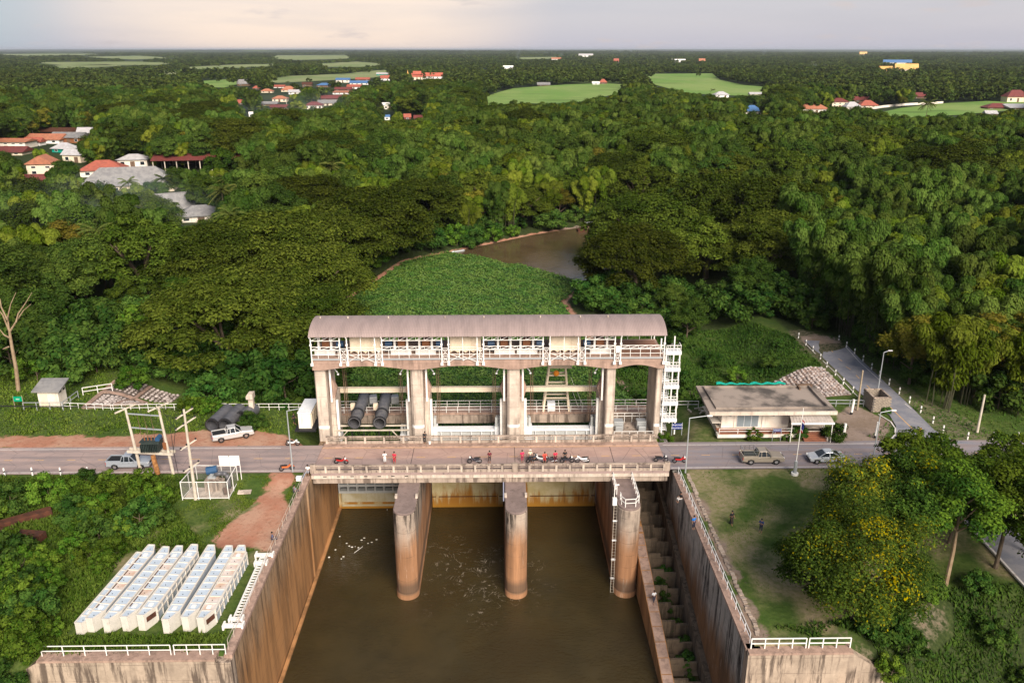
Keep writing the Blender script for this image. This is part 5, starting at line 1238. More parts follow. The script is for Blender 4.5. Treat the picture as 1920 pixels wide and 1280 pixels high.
# little poles in the village
for q, lb in (((64, 262), 'pale power pole standing over the left of the village'), ((176, 250), 'pale power pole at the back right of the village'), ((538, 203), 'white street lamp pole in front of the far town'), ((569, 200), 'white lamp pole beside the maroon market hall'), ((1566, 224), 'white pole at the edge of the right wood'), ((1837, 184), 'white pole at the top right field edge')):
    a = at(*q); o = thing('utility_pole', lb, 'pole', a, 0, 'distant poles'); k = math.hypot(a[0], a[1] + 91); b = MB(); b.tube(a, (a[0], a[1], 8.5), .16 + k * .0001, .1 + k * .0001, 6); b.build('shaft', M['pole'], o)
    b = MB(); b.beam((a[0] - .9, a[1], 8), (a[0] + .9, a[1], 8), .14); b.build('crossarm', M['pole'], o)
a = at(410, 392); o = thing('chimney_pole', 'tall weathered brown post with a bulbous top in front of the mango tree', 'post', a)
b = MB(); b.tube(a, (a[0] - .5, a[1], 9.6), .34, .26, 8); b.build('shaft', M['wood'], o); b = MB(); b.tube((a[0] - .5, a[1], 9.6), (a[0] - .5, a[1], 10.3), .42, .38, 8); b.build('cap', M['pole'], o)
def _box(x, y, h, r):
    yy = np.asarray(y) - EYE[1]; f = yy * _cy + np.asarray(x) * _sy; u = np.asarray(x) * _cy - yy * _sy; o = []
    for zz in (h - EYE[2], h * .15 - EYE[2]):
        dep = f * _cp - zz * _sp; o.append(640 - FPX * (zz * _cp + f * _sp) / dep); px = 960 + FPX * u / dep; rr = r * FPX / dep
    return px - rr, px + rr, o[0], o[1]
def hides(x, y, h, r):
    """would trees here hide a house of the photograph?"""
    d = np.hypot(np.asarray(x) - EYE[0], np.asarray(y) - EYE[1]); a, c, t, b_ = _box(x, y, h, r); k = np.zeros(np.shape(x), bool)
    for (L, Rr, T, B, dd) in SEEN:
        m_ = (Rr - L) * .12; k |= (d < dd + 7) & (a < Rr - m_) & (c > L + m_) & (t < B) & (b_ > T)
    return k
FPIX = [f[1] for f in FIELDS]
def hides_field(x, y, h):
    """array version for the open fields"""
    k = np.zeros(np.shape(x), bool)
    yy = np.asarray(y) - EYE[1]; f = yy * _cy + np.asarray(x) * _sy; u = np.asarray(x) * _cy - yy * _sy
    for fz in (0, .5, .95):
        zz = h * fz - EYE[2]; dep = f * _cp - zz * _sp; px = 960 + FPX * u / dep; py = 640 - FPX * (zz * _cp + f * _sp) / dep
        for P_ in FPIX: k |= in_poly(px, py, P_)
    return k
# great rain trees beside the river and the gates: crown top sight line, crown top level, size
BIG = [
 ('rain', 412, 555, 10.0, 1.12, 'broad olive rain tree in front of the left belt, its crown ending left of the gate tower'),
 ('rain', 500, 440, 12, 1.30, 'widest dark olive rain tree of the left bank, spreading behind the front one'),
 ('rain', 405, 462, 11, 1.05, 'olive rain tree left of the widest crown, sloping down to the smoke'),
 ('rain', 560, 470, 11.5, 1.1, 'dark rain tree right of the widest crown, over the edge of the hyacinth'),
 ('rain2', 262, 470, 10, 1.25, 'green flat-topped rain tree with layered sprays at the left of the rain trees'),
 ('rain', 565, 545, 9.5, .9, 'dark rain tree leaning over the hyacinth beside the gate tower roof'),
 ('rain', 690, 380, 12, 1.25, 'dark rain tree over the river bend, right of the widest left crown'),
 ('rain', 620, 405, 12, 1.1, 'dark rain tree behind the widest crown, facing the river bend'),
 ('rain', 790, 345, 12, 1.1, 'brown-green rain tree at the start of the muddy bank'),
 ('rain2', 905, 318, 13, 1.2, 'fresh green rain tree standing above the muddy bank'),
 ('rain2', 980, 345, 9.5, .95, 'small rain tree over the far end of the muddy bank'),
 ('rain2', 1060, 320, 11, 1.0, 'rain tree behind the far end of the muddy bank, next to the bend'),
 ('rain', 572, 348, 12, 1.1, 'rain tree behind the widest left crown, towards the village'),
 ('rain', 1150, 292, 13, 1.1, 'rain tree beyond the river bend with a domed dark crown'),
 ('rain', 258, 388, 9, .85, 'olive rain tree in front of the grey roofed house'),
 ('rain', 1215, 392, 11, 1.2, 'rain tree overhanging the brown water on the right bank'),
 ('rain', 1345, 372, 12, 1.2, 'rain tree at the back of the right bank group'),
 ('rain', 1455, 398, 11, 1.25, 'rain tree nearest the bamboo on the right bank'),
 ('rain2', 1330, 432, 10, 1.0, 'layered rain tree in the middle of the right bank group with its limbs showing'),
 ('rain', 1450, 445, 9.5, 1.0, 'rain tree at the front of the right bank group, above the grass'),
 ('rain', 1195, 450, 9, 1.0, 'low rain tree dipping to the water at the right bank'),
 ('rain', 905, 262, 13, 1.0, 'dark domed rain tree among the bamboo beyond the left bank'),
]
for k, px, py, h, s, lb in BIG: plant_top(k, px, py, h, s, label=lb, group='rain trees along the river')
ONE = [
 ('broad_y', 122, 445, 9, 1.15, 'yellow-green rounded tree lit at the left edge of the wood'),
 ('mango', 412, 282, 13, 1.35, 'tall dense dark green mango tree beside the open hall'),
 ('broad', 290, 342, 9, .8, 'round dark tree in front of the long grey roof'),
 ('broad', 120, 358, 8, 1.0, 'bushy green tree below the dark maroon house'),
 ('broad', 70, 385, 9, 1.25, 'smoky blue-green tree at the left edge under the village'),
 ('broad', 190, 390, 9, 1.2, 'green tree in the thin smoke below the village'),
 ('broad', 40, 425, 9, 1.1, 'dark tree at the left margin of the photo below the smoke'),
 ('broad_y', 490, 265, 11, 1.1, 'yellowish tree right of the open hall'),
 ('broad_y', 555, 300, 10, .8, 'pale flowering tree above the widest left rain tree'),
 ('palm', 462, 322, 10, 1.0, 'coconut palm behind the mango tree'), ('palm', 240, 345, 10, .9, 'coconut palm beside the long grey roof'),
 ('palm', 26, 228, 11, 1.2, 'tall coconut palm at the left edge behind the village'), ('palm', 15, 345, 9, 1.0, 'coconut palm at the left edge below the village'),
 ('broad', 1405, 530, 4.5, .72, 'small isolated dark tree on the grass behind the flat roofed building'),
 ('broad', 1290, 590, 2.2, .60, 'round bushy tree right behind the gate tower stair'),
 ('broad', 1262, 552, 2.5, .55, 'bushy tree behind the gate tower roof end'),
 ('broad_y', 45, 232, 9, 1.2, 'pale yellow-green tree behind the village at the left edge'),
 ('palm', 1735, 222, 9, 1.5, 'bushy sugar palm with dry fronds beside the right field'),
]
for k, px, py, h, s, lb in ONE: plant_top(k, px, py, h, s, label=lb)

# the rest of the wood: filled from near to far, keeping clear of water, roads, houses and fields
CLEAR = [RIVER, [(-70, 12), (-24, 12), (-24, 24), (-36, 27), (-48, 40), (-60, 36), (-70, 22)],
         [(21, 0), (70, 0), (62, 18), (61, 47), (50, 58), (30, 62), (19, 66), (17, 30)]]
VILLAGE = [at(*q)[:2] for q in ((-60, 262), (60, 248), (150, 240), (220, 248), (215, 285), (300, 300), (340, 290), (470, 285), (465, 345), (330, 352), (235, 372), (150, 352), (40, 365), (-60, 352))]
HOUSE_SPOTS = []
VIS = lambda x, y, h: (lambda q: -70 < q[0] < 1990 and q[1] < 1400)(project(x, y, h))
cand = []
for i in range(22000):
    a = rng.uniform(-.66, .66); d = 100 + 460 * rng.random() ** .62
    x, y = EYE[0] + d * math.sin(a + YAW), EYE[1] + d * math.cos(a + YAW)
    cand.append((d, x, y))
cand.sort()
GLAB = {
 'bamboo': ('dark green feathery bamboo clump in the dense wood right of the levee road', 'bamboo clumps of the right wood'),
 'bamboo_y': ('bright green feathery bamboo clump in the dense wood right of the levee road', 'bright bamboo clumps of the right wood'),
}
def zone_kind(x, y):
    px, py = project(x, y, 6); u = rng.random()
    if px > 1450: return ('bamboo' if u < .55 else 'bamboo_y' if u < .85 else 'broad' if u < .95 else 'broad_y'), 'in the right wood'
    if px > 1160: return ('bamboo' if u < .40 else 'bamboo_y' if u < .65 else 'broad' if u < .85 else 'rain2'), 'past the right rain trees'
    if px > 560: return ('bamboo_y' if u < .35 else 'bamboo' if u < .55 else 'broad' if u < .8 else 'rain2' if u < .9 else 'broad_y'), 'past the river bend'
    if py > 520: return ('broad' if u < .5 else 'mango' if u < .7 else 'shrub_d' if u < .9 else 'broad_y'), 'behind the white hut'
    return ('broad' if u < .5 else 'mango' if u < .66 else 'bamboo' if u < .8 else 'bamboo_y' if u < .88 else 'palm' if u < .92 else 'rain2'), 'round the left village'
LOOK = {'rain2': 'flat-topped rain tree', 'bamboo': 'dark feathery bamboo', 'bamboo_y': 'bright feathery bamboo', 'broad': 'rounded green tree', 'broad_y': 'yellowish round tree', 'mango': 'dense dark mango tree', 'palm': 'coconut palm', 'shrub_d': 'dark shrub'}
ntree = 0; FAR0 = 560
arr = np.array([(t_[0], t_[1], t_[2]) for t_ in TREES])
cl_x = np.array([c_[1] for c_ in cand]); cl_y = np.array([c_[2] for c_ in cand]); ok = np.ones(len(cand), bool)
for P_ in CLEAR: ok &= ~in_poly(cl_x, cl_y, P_)
ok &= poly_dist(cl_x, cl_y, RIVER) > 4
ok &= ~((cl_y < 30) & (cl_x > -24)) | (cl_x > 62)
ok &= ~((cl_y < 138) & (cl_x > 8) & (cl_x < 61)); ok &= ~((cl_y < 90) & (cl_x < -24) & (cl_x > -80)); ok &= ~((cl_y < 14) & (cl_x > 62)); ok &= ~((cl_x < -60) & (cl_y < 27))
inv = in_poly(cl_x, cl_y, VILLAGE)
for (d, x, y), o_, v_ in zip(cand, ok, inv):
    if not o_ or ntree >= 330: continue
    if v_ and d < 200: continue
    kind, where = zone_kind(x, y)
    if not VIS(x, y, 12) : continue
    s = rng.uniform(.8, 1.25); rad = PROTO[kind][0][2] * s
    if bool(hides(x, y, 13 * s, rad)): continue
    dd = np.hypot(arr[:, 0] - x, arr[:, 1] - y)
    if np.any(dd < .66 * (arr[:, 2] + rad)): continue
    plant(kind, x, y, s, label=LOOK[kind] + ' ' + where, group=LOOK[kind] + ' group ' + where, sz=rng.uniform(.9, 1.15))
    arr = np.vstack([arr, (x, y, rad)]); ntree += 1; FARD = d

# thickets: low dark growth under and in front of the trees
def thicket(poly, n, kinds, smin, smax, label, group, gap=1.5, zmin=None):
    xs_ = [p[0] for p in poly]; ys_ = [p[1] for p in poly]; got = []; tries = 0
    while len(got) < n and tries < n * 30:
        tries += 1; x = rng.uniform(min(xs_), max(xs_)); y = rng.uniform(min(ys_), max(ys_))
        if not in_poly(x, y, poly): continue
        if any((x - a) ** 2 + (y - b_) ** 2 < gap * gap for a, b_ in got): continue
        got.append((x, y)); plant(kinds[int(rng.integers(len(kinds)))], x, y, rng.uniform(smin, smax), label, group, sz=rng.uniform(.8, 1.15))
LEFT_EDGE = [(-74, 24), (-66, 27), (-60, 31), (-52, 33), (-46, 30), (-44, 22.5), (-34, 20), (-26, 19.5), (-26.5, 30), (-31, 44), (-36, 60), (-50, 62), (-70, 60), (-90, 50), (-86, 30)]
thicket(LEFT_EDGE, 48, ['shrub_d', 'shrub_d', 'shrub_d', 'shrub'], 1.5, 2.8, 'dark bush in the thicket under the left rain trees', 'bushes under the left rain trees', 2.6)
thicket([(-90, 40), (-70, 44), (-56, 44), (-40, 60), (-40, 84), (-80, 90), (-105, 60)], 22, ['mango', 'broad', 'broad'], .6, .85, 'low dark tree filling the left thicket below the rain trees', 'low trees in the left thicket', 6)
thicket([(-92, 18), (-72, 21), (-74, 36), (-90, 48), (-110, 40)], 9, ['broad', 'mango', 'broad_y'], .5, .8, 'low leafy tree behind the bare tree at the left edge', 'low trees behind the bare tree', 5)
thicket([(-40, 88), (-30, 112), (-16, 127), (8, 149), (28, 163), (55, 176), (52, 186), (20, 176), (-6, 152), (-30, 130), (-48, 96)], 40, ['shrub_d', 'shrub_d', 'shrub'], 1.3, 2.5, 'dark bush on the bank above the muddy shore', 'bushes on the bank above the muddy shore', 2.6)
thicket([(19, 66), (30, 63), (49, 62), (60, 48), (66, 50), (64, 60), (50, 74), (30, 80), (24, 92), (18, 86)], 36, ['shrub_d', 'shrub_d'], 1.3, 2.4, 'dark bush in the shade under the right bank rain trees', 'bushes under the right bank rain trees', 2.3)
thicket([(63, 24), (66, 17), (74, 13.5), (114, 12), (114, 18), (80, 19), (72, 27), (68, 52), (63, 52)], 26, ['bamboo', 'bamboo', 'bamboo_y'], .8, 1.1, 'bamboo leaning over the levee road verge', 'bamboo along the levee road verge', 4.2)
thicket([(62, 50), (65, 20), (72, 12), (112, 9), (112, 24), (84, 26), (76, 34), (72, 54)], 60, ['shrub_d', 'shrub_d', 'shrub_d'], .9, 2.0, 'dark bush at the foot of the bamboo right of the levee road', 'bushes at the foot of the right bamboo', 2.2)
thicket([(22, 24), (40, 21), (44, 26), (50, 46), (47, 57), (30, 60), (21, 60), (22, 40)], 15, ['shrub_d', 'shrub', 'shrub_d'], .5, 1.1, 'low bush on the rough grass behind the flat roofed building', 'low bushes on the rough grass', 2.6)
thicket([(-26, 52), (-28, 30), (-24.5, 20), (-26, 19), (-32, 30), (-36, 62)], 10, ['shrub_d'], .8, 1.4, 'dark bush along the left edge of the hyacinth', 'bushes along the left edge of the hyacinth', 1.9)
SOURCES = []
def far_src(nm, me):
    o = bpy.data.objects.new(nm, me); SOURCES.append(o); return o
fs = [far_src('far_tree_a', broad_crown(201, 5.0, 10, 16, 26, 1.15, 'farm', .85)), far_src('far_tree_b', broad_crown(202, 6.5, 9.5, 18, 26, 1.3, 'farm', .6)),
      far_src('far_tree_c', broad_crown(203, 3.6, 12, 14, 24, .95, 'farm', 1.4)), far_src('far_tree_d', palm_crown(204, 11, 12, 3.4))]
def grove(seed, n, spread):
    r = np.random.default_rng(seed); ps = []
    for i in range(n):
        cx_, cy_ = r.uniform(-spread, spread), r.uniform(-spread * .8, spread * .8); h = r.uniform(5, 11); tt = np.clip(.5 + .25 * r.normal(), .05, .95)
        ps.append(lobe((cx_, cy_, h * .6), h * .62, 44, 2.4, r, flat=.9, up=.5, tint=tt))
    return crown_mesh('grove', ps, LM['farm'])
fs.append(far_src('far_grove', grove(210, 16, 28))); fs.append(far_src('far_grove_low', grove(211, 12, 32)))
def scatter(n, d0, d1, power, exclude, spread=.68):
    u = rng.random(n); d = d0 * (d1 / d0) ** (u ** power); a = rng.uniform(-spread, spread, n)
    x = EYE[0] + d * np.sin(a + YAW); y = EYE[1] + d * np.cos(a + YAW); k = np.ones(n, bool)
    for P_ in exclude: k &= ~in_poly(x, y, P_)
    return x[k], y[k], d[k]
def far_wood(name, x, y, idx, scale):
    me = bpy.data.meshes.new(name); me.vertices.add(len(x)); me.vertices.foreach_set('co', np.stack([x, y, height(x, y)], -1).astype(np.float32).ravel())
    a = me.attributes.new('pick', 'INT', 'POINT'); a.data.foreach_set('value', idx.astype(np.int32))
    a = me.attributes.new('size', 'FLOAT', 'POINT'); a.data.foreach_set('value', scale.astype(np.float32))
    a = me.attributes.new('turn', 'FLOAT', 'POINT'); a.data.foreach_set('value', rng.uniform(0, 6.28, len(x)).astype(np.float32))
    o = link(name, me); tag(o, kind='stuff')
    ng = bpy.data.node_groups.new(name, 'GeometryNodeTree'); ng.interface.new_socket('Geometry', in_out='INPUT', socket_type='NodeSocketGeometry'); ng.interface.new_socket('Geometry', in_out='OUTPUT', socket_type='NodeSocketGeometry')
    N = ng.nodes; gi = N.new('NodeGroupInput'); go = N.new('NodeGroupOutput'); ip = N.new('GeometryNodeInstanceOnPoints'); jn = N.new('GeometryNodeJoinGeometry')
    for s_o in reversed(SOURCES):
        oi = N.new('GeometryNodeObjectInfo'); oi.inputs['Object'].default_value = s_o; oi.inputs['As Instance'].default_value = True
        ng.links.new(oi.outputs['Geometry'], jn.inputs[0])
    def at_(nm, ty):
        q = N.new('GeometryNodeInputNamedAttribute'); q.data_type = ty; q.inputs[0].default_value = nm; return q.outputs[0]
    ng.links.new(gi.outputs[0], ip.inputs['Points']); ng.links.new(jn.outputs[0], ip.inputs['Instance']); ip.inputs['Pick Instance'].default_value = True
    ng.links.new(at_('pick', 'INT'), ip.inputs['Instance Index']); ng.links.new(at_('size', 'FLOAT'), ip.inputs['Scale'])
    cb = N.new('ShaderNodeCombineXYZ'); ng.links.new(at_('turn', 'FLOAT'), cb.inputs[2]); ng.links.new(cb.outputs[0], ip.inputs['Rotation'])
    ng.links.new(ip.outputs[0], go.inputs[0]); md = o.modifiers.new('scatter', 'NODES'); md.node_group = ng; return o
SRC_FAR = list(SOURCES)
ex = CLEAR
def open_plain(x, y, d, hgt):
    return ~hides_field(x, y, hgt) & ~hides(x, y, hgt, hgt * .36)
x, y, d = scatter(27000, FARD - 60, 2000, .66, ex)
MIDK = [('broad', 0, 4.8, 11), ('broad', 1, 5.2, 12), ('bamboo', 0, 5, 14.5), ('bamboo_y', 0, 4.6, 13), ('mango', 0, 4.4, 10), ('rain2', 0, 8.5, 13), ('broad_y', 0, 4.6, 10.5), ('palm', 0, 3, 11), ('bamboo', 1, 5, 14.5), ('broad', 2, 5.6, 13), ('rain', 0, 11.5, 15)]
ki = rng.choice(11, len(x), p=[.11, .11, .17, .19, .11, .07, .04, .04, .08, .05, .03]); sz_ = rng.uniform(.7, 1.4, len(x))
rd = np.array([k_[2] for k_ in MIDK])[ki] * sz_; hg = np.array([k_[3] for k_ in MIDK])[ki] * sz_
k = (~hides_field(x, y, hg) | (rng.random(len(x)) < .006)) & ~hides(x, y, hg, rd) & (poly_dist(x, y, RIVER) > 7)
x, y, d, sz_, ki, rd = x[k], y[k], d[k], sz_[k], ki[k], rd[k]
arr = np.array([(t_[0], t_[1], t_[2]) for t_ in TREES]); k = np.ones(len(x), bool)
for i in np.where(d < FARD + 120)[0]:
    k[i] = not np.any(np.hypot(arr[:, 0] - x[i], arr[:, 1] - y[i]) < .62 * (arr[:, 2] + rd[i]))
op = vnoise(x, y, 210, 3) + .5 * vnoise(x, y, 80, 1); k &= (op < .8) | (rng.random(len(x)) < .2) | (d < 520)
x, y, d, sz_, ki = x[k], y[k], d[k], sz_[k], ki[k]
# nearer part with fully leaved trees, farther part with simpler ones
nr = d < 850
SOURCES = [far_src('mid_tree', PROTO[q][v][0]) for q, v, _a, _b in MIDK]
far_wood('mid_wood', x[nr], y[nr], ki[nr], sz_[nr])
SOURCES = SRC_FAR
far_wood('far_wood', x[~nr], y[~nr], rng.choice([0, 1, 2, 3], int((~nr).sum()), p=[.42, .33, .20, .05]), sz_[~nr])
x, y, d = scatter(18000, 1600, 11000, .75, [])
k = ~hides_field(x, y, 9.0) | (rng.random(len(x)) < .015); x, y, d = x[k], y[k], d[k]
op = vnoise(x, y, 520, 3) + .6 * vnoise(x, y, 180, 1); k = (op < .62) | (rng.random(len(x)) < .12); x, y, d = x[k], y[k], d[k]
k = open_plain(x, y, d, np.full(len(x), 10.)); x, y, d = x[k], y[k], d[k]
far_wood('distant_wood', x, y, rng.choice([4, 5], len(x), p=[.6, .4]), rng.uniform(.5, 1.0, len(x)) * np.clip(d / 3500, .8, 1.8) ** .4)
HAZE = True
if HAZE:
    b = MB(); b.box(-26000, 26000, -330, 48000, -19, 75)
    m = bpy.data.materials.new('haze_air'); m.use_nodes = True; t = m.node_tree; t.nodes.clear(); o_ = t.nodes.new('ShaderNodeOutputMaterial'); pv = t.nodes.new('ShaderNodeVolumePrincipled')
    pv.inputs['Color'].default_value = (.80, .86, .95, 1); pv.inputs['Density'].default_value = 3.2e-5; pv.inputs['Anisotropy'].default_value = .2
    t.links.new(pv.outputs[0], o_.inputs['Volume']); tag(b.build('haze', m), kind='stuff')

# ------------------------------------------------------------------ thin smoke of village fires
def smoke(label, c, rad, dens, scale, rise=0.0):
    m = bpy.data.materials.new('smoke_air'); m.use_nodes = True; t = m.node_tree; t.nodes.clear(); g = NG(t); o_ = g.n('ShaderNodeOutputMaterial'); pv = g.n('ShaderNodeVolumePrincipled')
    pv.inputs['Color'].default_value = (.72, .86, 1.0, 1); pv.inputs['Anisotropy'].default_value = .1
    tc = g.n('ShaderNodeTexCoord'); ln = g.n('ShaderNodeVectorMath', operation='LENGTH'); g.l(tc.outputs['Object'], ln.inputs[0])
    n = g.noise(tc.outputs['Object'], scale, 3, .6)
    f = g.math('MULTIPLY', g.mapr(ln.outputs['Value'], 1.0, .15), g.mapr(n, .38, .68)); g.l(g.math('MULTIPLY', f, dens), pv.inputs['Density']); g.l(pv.outputs[0], o_.inputs['Volume'])
    m.cycles.volume_step_rate = 4 if hasattr(m.cycles, 'volume_step_rate') else None
    b = MB(); b.ball((0, 0, 0), 1.0, 20, 12); o = b.build('smoke', m); o.location = c; o.scale = rad; o.rotation_euler = (0, rise, 0); tag(o, kind='stuff'); return o
x, y, _ = at(190, 400, 10); smoke('', (x, y, 11), (34, 30, 12), .010, 1.6)
x, y, _ = at(560, 215, 8); smoke('', (x, y, 9), (70, 60, 18), .004, 1.6)
for px, py, hw, hh, d_ in ((972, 118, 13, 46, .010), (1432, 106, 22, 34, .006), (1052, 110, 18, 22, .006), (1815, 108, 30, 50, .003)):
    x, y, _ = at(px, py, 0); smoke('', (x, y, hh * .8), (hw, hw, hh), d_ * 1.4, 1.8, .12)
# ------------------------------------------------------------------ flat roofed building on the right
def text(parent, s, loc, size, mat, rx=math.pi / 2, name='lettering', rz=0, align='CENTER'):
    """lettering as flat relief"""
    c = bpy.data.curves.new(name, 'FONT'); c.body = s; c.size = size; c.extrude = .004; c.align_x = align; c.align_y = 'CENTER'
    o = bpy.data.objects.new(name, c); me = bpy.data.meshes.new_from_object(o); bpy.data.objects.remove(o); me.name = name
    me.materials.clear(); me.materials.append(mat); o = link(name, me, parent); off = OFF.get(parent.name, (0, 0, 0))
    o.location = (loc[0] - off[0], loc[1] - off[1], loc[2] - off[2]); o.rotation_euler = (rx, 0, rz); return o
M['fascia'] = surf('cream_fascia', (.62, .53, .44), (.50, .41, .33), .8, .8, streak=.45, streak_col=(.2, .15, .12))
bd = thing('office_building', 'white office with a mouldy flat concrete roof and green netting along its back edge', 'building', (34, 10, 0))
b = MB(); b.box(28.7, 43.2, 6.9, 14.2, -.4, .72); b.build('plinth', M['fascia'], bd)
b = MB(); b.box(28.3, 39.6, 5.95, 6.9, .25, .70); b.build('veranda_edge', M['wall_white'], bd)
b = MB(); b.box(28.5, 39.6, 6.05, 7.9, .704, .75); b.build('veranda_floor', M['terracotta'], bd)
b = MB(); b.box(29.2, 38.1, 7.9, 14.0, .72, 3.3); b.box(38.1, 42.6, 9.6, 14.0, .72, 3.3); b.build('wall', M['wall_white'], bd)
b = MB(); b.box(31.2, 34.1, 7.82, 7.898, .95, 2.95); wf = b.build('window', M['white2'], bd)
for k in range(3):
    b = MB(); b.box(31.26 + .95 * k, 32.14 + .95 * k, 7.79, 7.82, 1.0, 2.9); b.build('pane', M['bluegrey'], wf)
b = MB(); b.box(35.0, 37.9, 7.84, 7.898, 2.85, 3.1); b.build('window', M['glass'], bd)
for x in (30.2, 35.9, 38.0):
    b = MB(); b.box(x, x + .2, 7.6, 7.898, 2.55, 2.9); b.build('wall_lamp', M['steel'], bd)
b = MB(); b.box(28.0, 29.2, 8.0, 13.4, 1.4, 1.5); b.build('ledge', M['wall_white'], bd)
for q in (30.9, 34.6): 
    b = MB(); b.beam((q, 7.86, .75), (q, 7.86, 3.3), .12); b.build('pilaster', M['wall_white'], bd)
rf = [(26.95, 5.95), (43.5, 5.7), (43.75, 14.5), (27.2, 14.75)]
b = MB(); b.faces([(x, y, 3.95) for x, y in rf] + [(x, y, 3.62) for x, y in rf] + [(28.9, 7.6, 3.3), (42.6, 7.6, 3.3), (42.6, 14.0, 3.3), (28.9, 14.0, 3.3)],
                  [(0, 1, 2, 3), (0, 4, 5, 1), (1, 5, 6, 2), (2, 6, 7, 3), (3, 7, 4, 0), (4, 8, 9, 5), (5, 9, 10, 6), (6, 10, 11, 7), (7, 11, 8, 4)]); b.build('roof', M['roofslab'], bd)
b = MB(); b.box(26.93, 43.48, 5.68, 5.9, 3.55, 4.02); b.build('fascia', M['fascia'], bd)
b = MB()
b.box(28.0, 42.8, 6.75, 6.95, 3.96, 4.22); b.box(28.0, 28.2, 6.95, 13.9, 3.96, 4.22); b.box(42.5, 42.7, 6.95, 13.9, 3.96, 4.30); b.box(28.0, 42.7, 13.9, 14.1, 3.96, 4.22); b.build('roof_kerb', M['roofslab'], bd)
b = MB(); b.box(41.0, 41.2, 13.0, 14.6, 3.96, 4.3); b.cbox((42.2, 14.2, 4.15), (1.9, .5, .35), .05); b.build('roof_clutter', M['wood'], bd)
ne = thing('green_netting', 'rolled turquoise green netting lying along the back edge of the flat roof', 'netting', (36, 14.5, 4.2))
vs_, fs_ = [], []; n = 40
for i in range(n + 1):
    x = 29.9 + 9.6 * i / n; r = .17 + .035 * math.sin(i * .9) + .03 * math.sin(i * .37 + 1); r *= (.5 if abs(i - 17) < 3 else 1)
    for k in range(8): a = 2 * math.pi * k / 8; vs_.append((x, 14.45 + r * 1.2 * math.cos(a) + .12 * math.sin(i * .9), 4.2 + r * (1 + math.sin(a))))
for i in range(n):
    for k in range(8): fs_.append((i * 8 + k, i * 8 + (k + 1) % 8, (i + 1) * 8 + (k + 1) % 8, (i + 1) * 8 + k))
b = MB(); b.faces(vs_, fs_); b.build('net', M['teal'], ne, smooth=True)
cnp = []
for k in range(8): s = k / 7; cnp.append((7.55 - 2.75 * s, 3.42 - .06 * s - .55 * s ** 3))
M['canopy'] = surf('striped_canopy_sheet', (.40, .35, .31), (.30, .26, .23), 1, .6)
for j in range(14):
    xa = 37.6 + 5.0 * j / 14; xb = xa + 5.0 / 14 - .03; b = MB()
    vs_ = [(x + (7.55 - y) * .12 * (x - 40) / 3, y, z + .0) for x in (xa, xb) for y, z in cnp] + [(x + (7.55 - y) * .12 * (x - 40) / 3, y, z - .05) for x in (xa, xb) for y, z in cnp]; n = 8
    b.faces(vs_, [(k, k + 1, n + k + 1, n + k) for k in range(7)] + [(2 * n + k, 3 * n + k, 3 * n + k + 1, 2 * n + k + 1) for k in range(7)] + [(7, n + 7, 3 * n + 7, 2 * n + 7), (0, 7, 23, 16), (8, 15, 31, 24)] )
    b.build('canopy_sheet', M['canopy'], bd)
b = MB(); b.beam((37.3, 4.8, 2.75), (42.9, 4.8, 2.75), .14, .22); b.build('canopy_valance', M['white'], bd)
for x, y in ((37.5, 5.0), (42.7, 4.9), (42.6, 7.2)):
    b = MB(); b.tube((x, y, -.1), (x, y, 2.8), .06); b.build('canopy_post', M['white'], bd)
b = MB(); b.box(38.9, 42.2, 9.5, 9.6, .75, 2.7); dr_ = b.build('door', M['glass'], bd)
b = MB()
for x in (38.9, 40.5, 42.1): b.box(x - .04, x + .04, 9.46, 9.5, .75, 2.7)
b.build('door_frame', M['wood'], dr_)
for k in range(6):
    b = MB(); b.box(39.45 + .02 * k, 42.35, 5.2 + .36 * k, 7.5, -.3, .12 + .12 * k); b.build('step', M['terracotta'], bd)
b = MB(); b.slab([(5.3, 0), (7.4, .75), (7.4, 1.2), (5.3, .5)], 'X', 42.4, 42.6); b.build('step_cheek', M['wall_white'], bd)
railing('veranda_railing', [(28.5, 6.15, .74), (38.3, 6.15, .74)], 'thin white railing along the veranda of the flat roofed office', None, .7, 2.4, .03)
railing('pipe_railing', [(22.2, 16.4, -.1), (28.2, 16.4, -.1)], 'pipe railing between the stair tower and the flat roofed office', 'pipe railings by the upstream bank', 1.0, 1.5, .035)
railing('pipe_railing', [(44.0, 16.6, -.1), (51.8, 16.3, -.1)], 'grey pipe railing right behind the flat roofed office', 'pipe railings by the upstream bank', 1.0, 2.0, .04, mat='galv')
def sign_board(name, label, x, y, w_, h_, z, board, letters, lines, post='galv', ts=.22):
    o = thing(name, label, 'sign', (x, y, -.1)); b = MB()
    for sx in (-w_ / 2 - .04, w_ / 2 + .04): b = MB(); b.tube((x + sx, y, -.1), (x + sx, y, z + h_ + .12), .045); b.build('post', M[post], o)
    b = MB(); b.box(x - w_ / 2, x + w_ / 2, y - .04, y + .02, z, z + h_); b.build('board', M[board], o)
    for i, s in enumerate(lines): text(o, s, (x, y - .05, z + h_ * (1 - (i + .5) / len(lines))), ts, letters)
    return o
M['letter'] = plain('white_letters', (.8, .8, .8))
sign_board('blue_sign', 'navy sign with white writing on two posts beside the gate tower stair', 23.3, 7.6, 1.25, .85, .75, 'signblue', M['letter'], ['ประตูระบายน้ำ', 'กรมชลประทาน'], ts=.26)
sign_board('blue_sign', 'small navy sign with a white line of writing in front of the veranda', 35.9, 5.6, 1.0, .42, 1.25, 'signblue', M['letter'], ['สำนักงาน'], ts=.24)
sign_board('green_sign', 'small green sign on two wooden posts left of the white hut', -68.2, 17.6, 1.2, .75, 1.0, 'signgreen', M['letter'], ['กรม'], post='tan_pole', ts=.3)
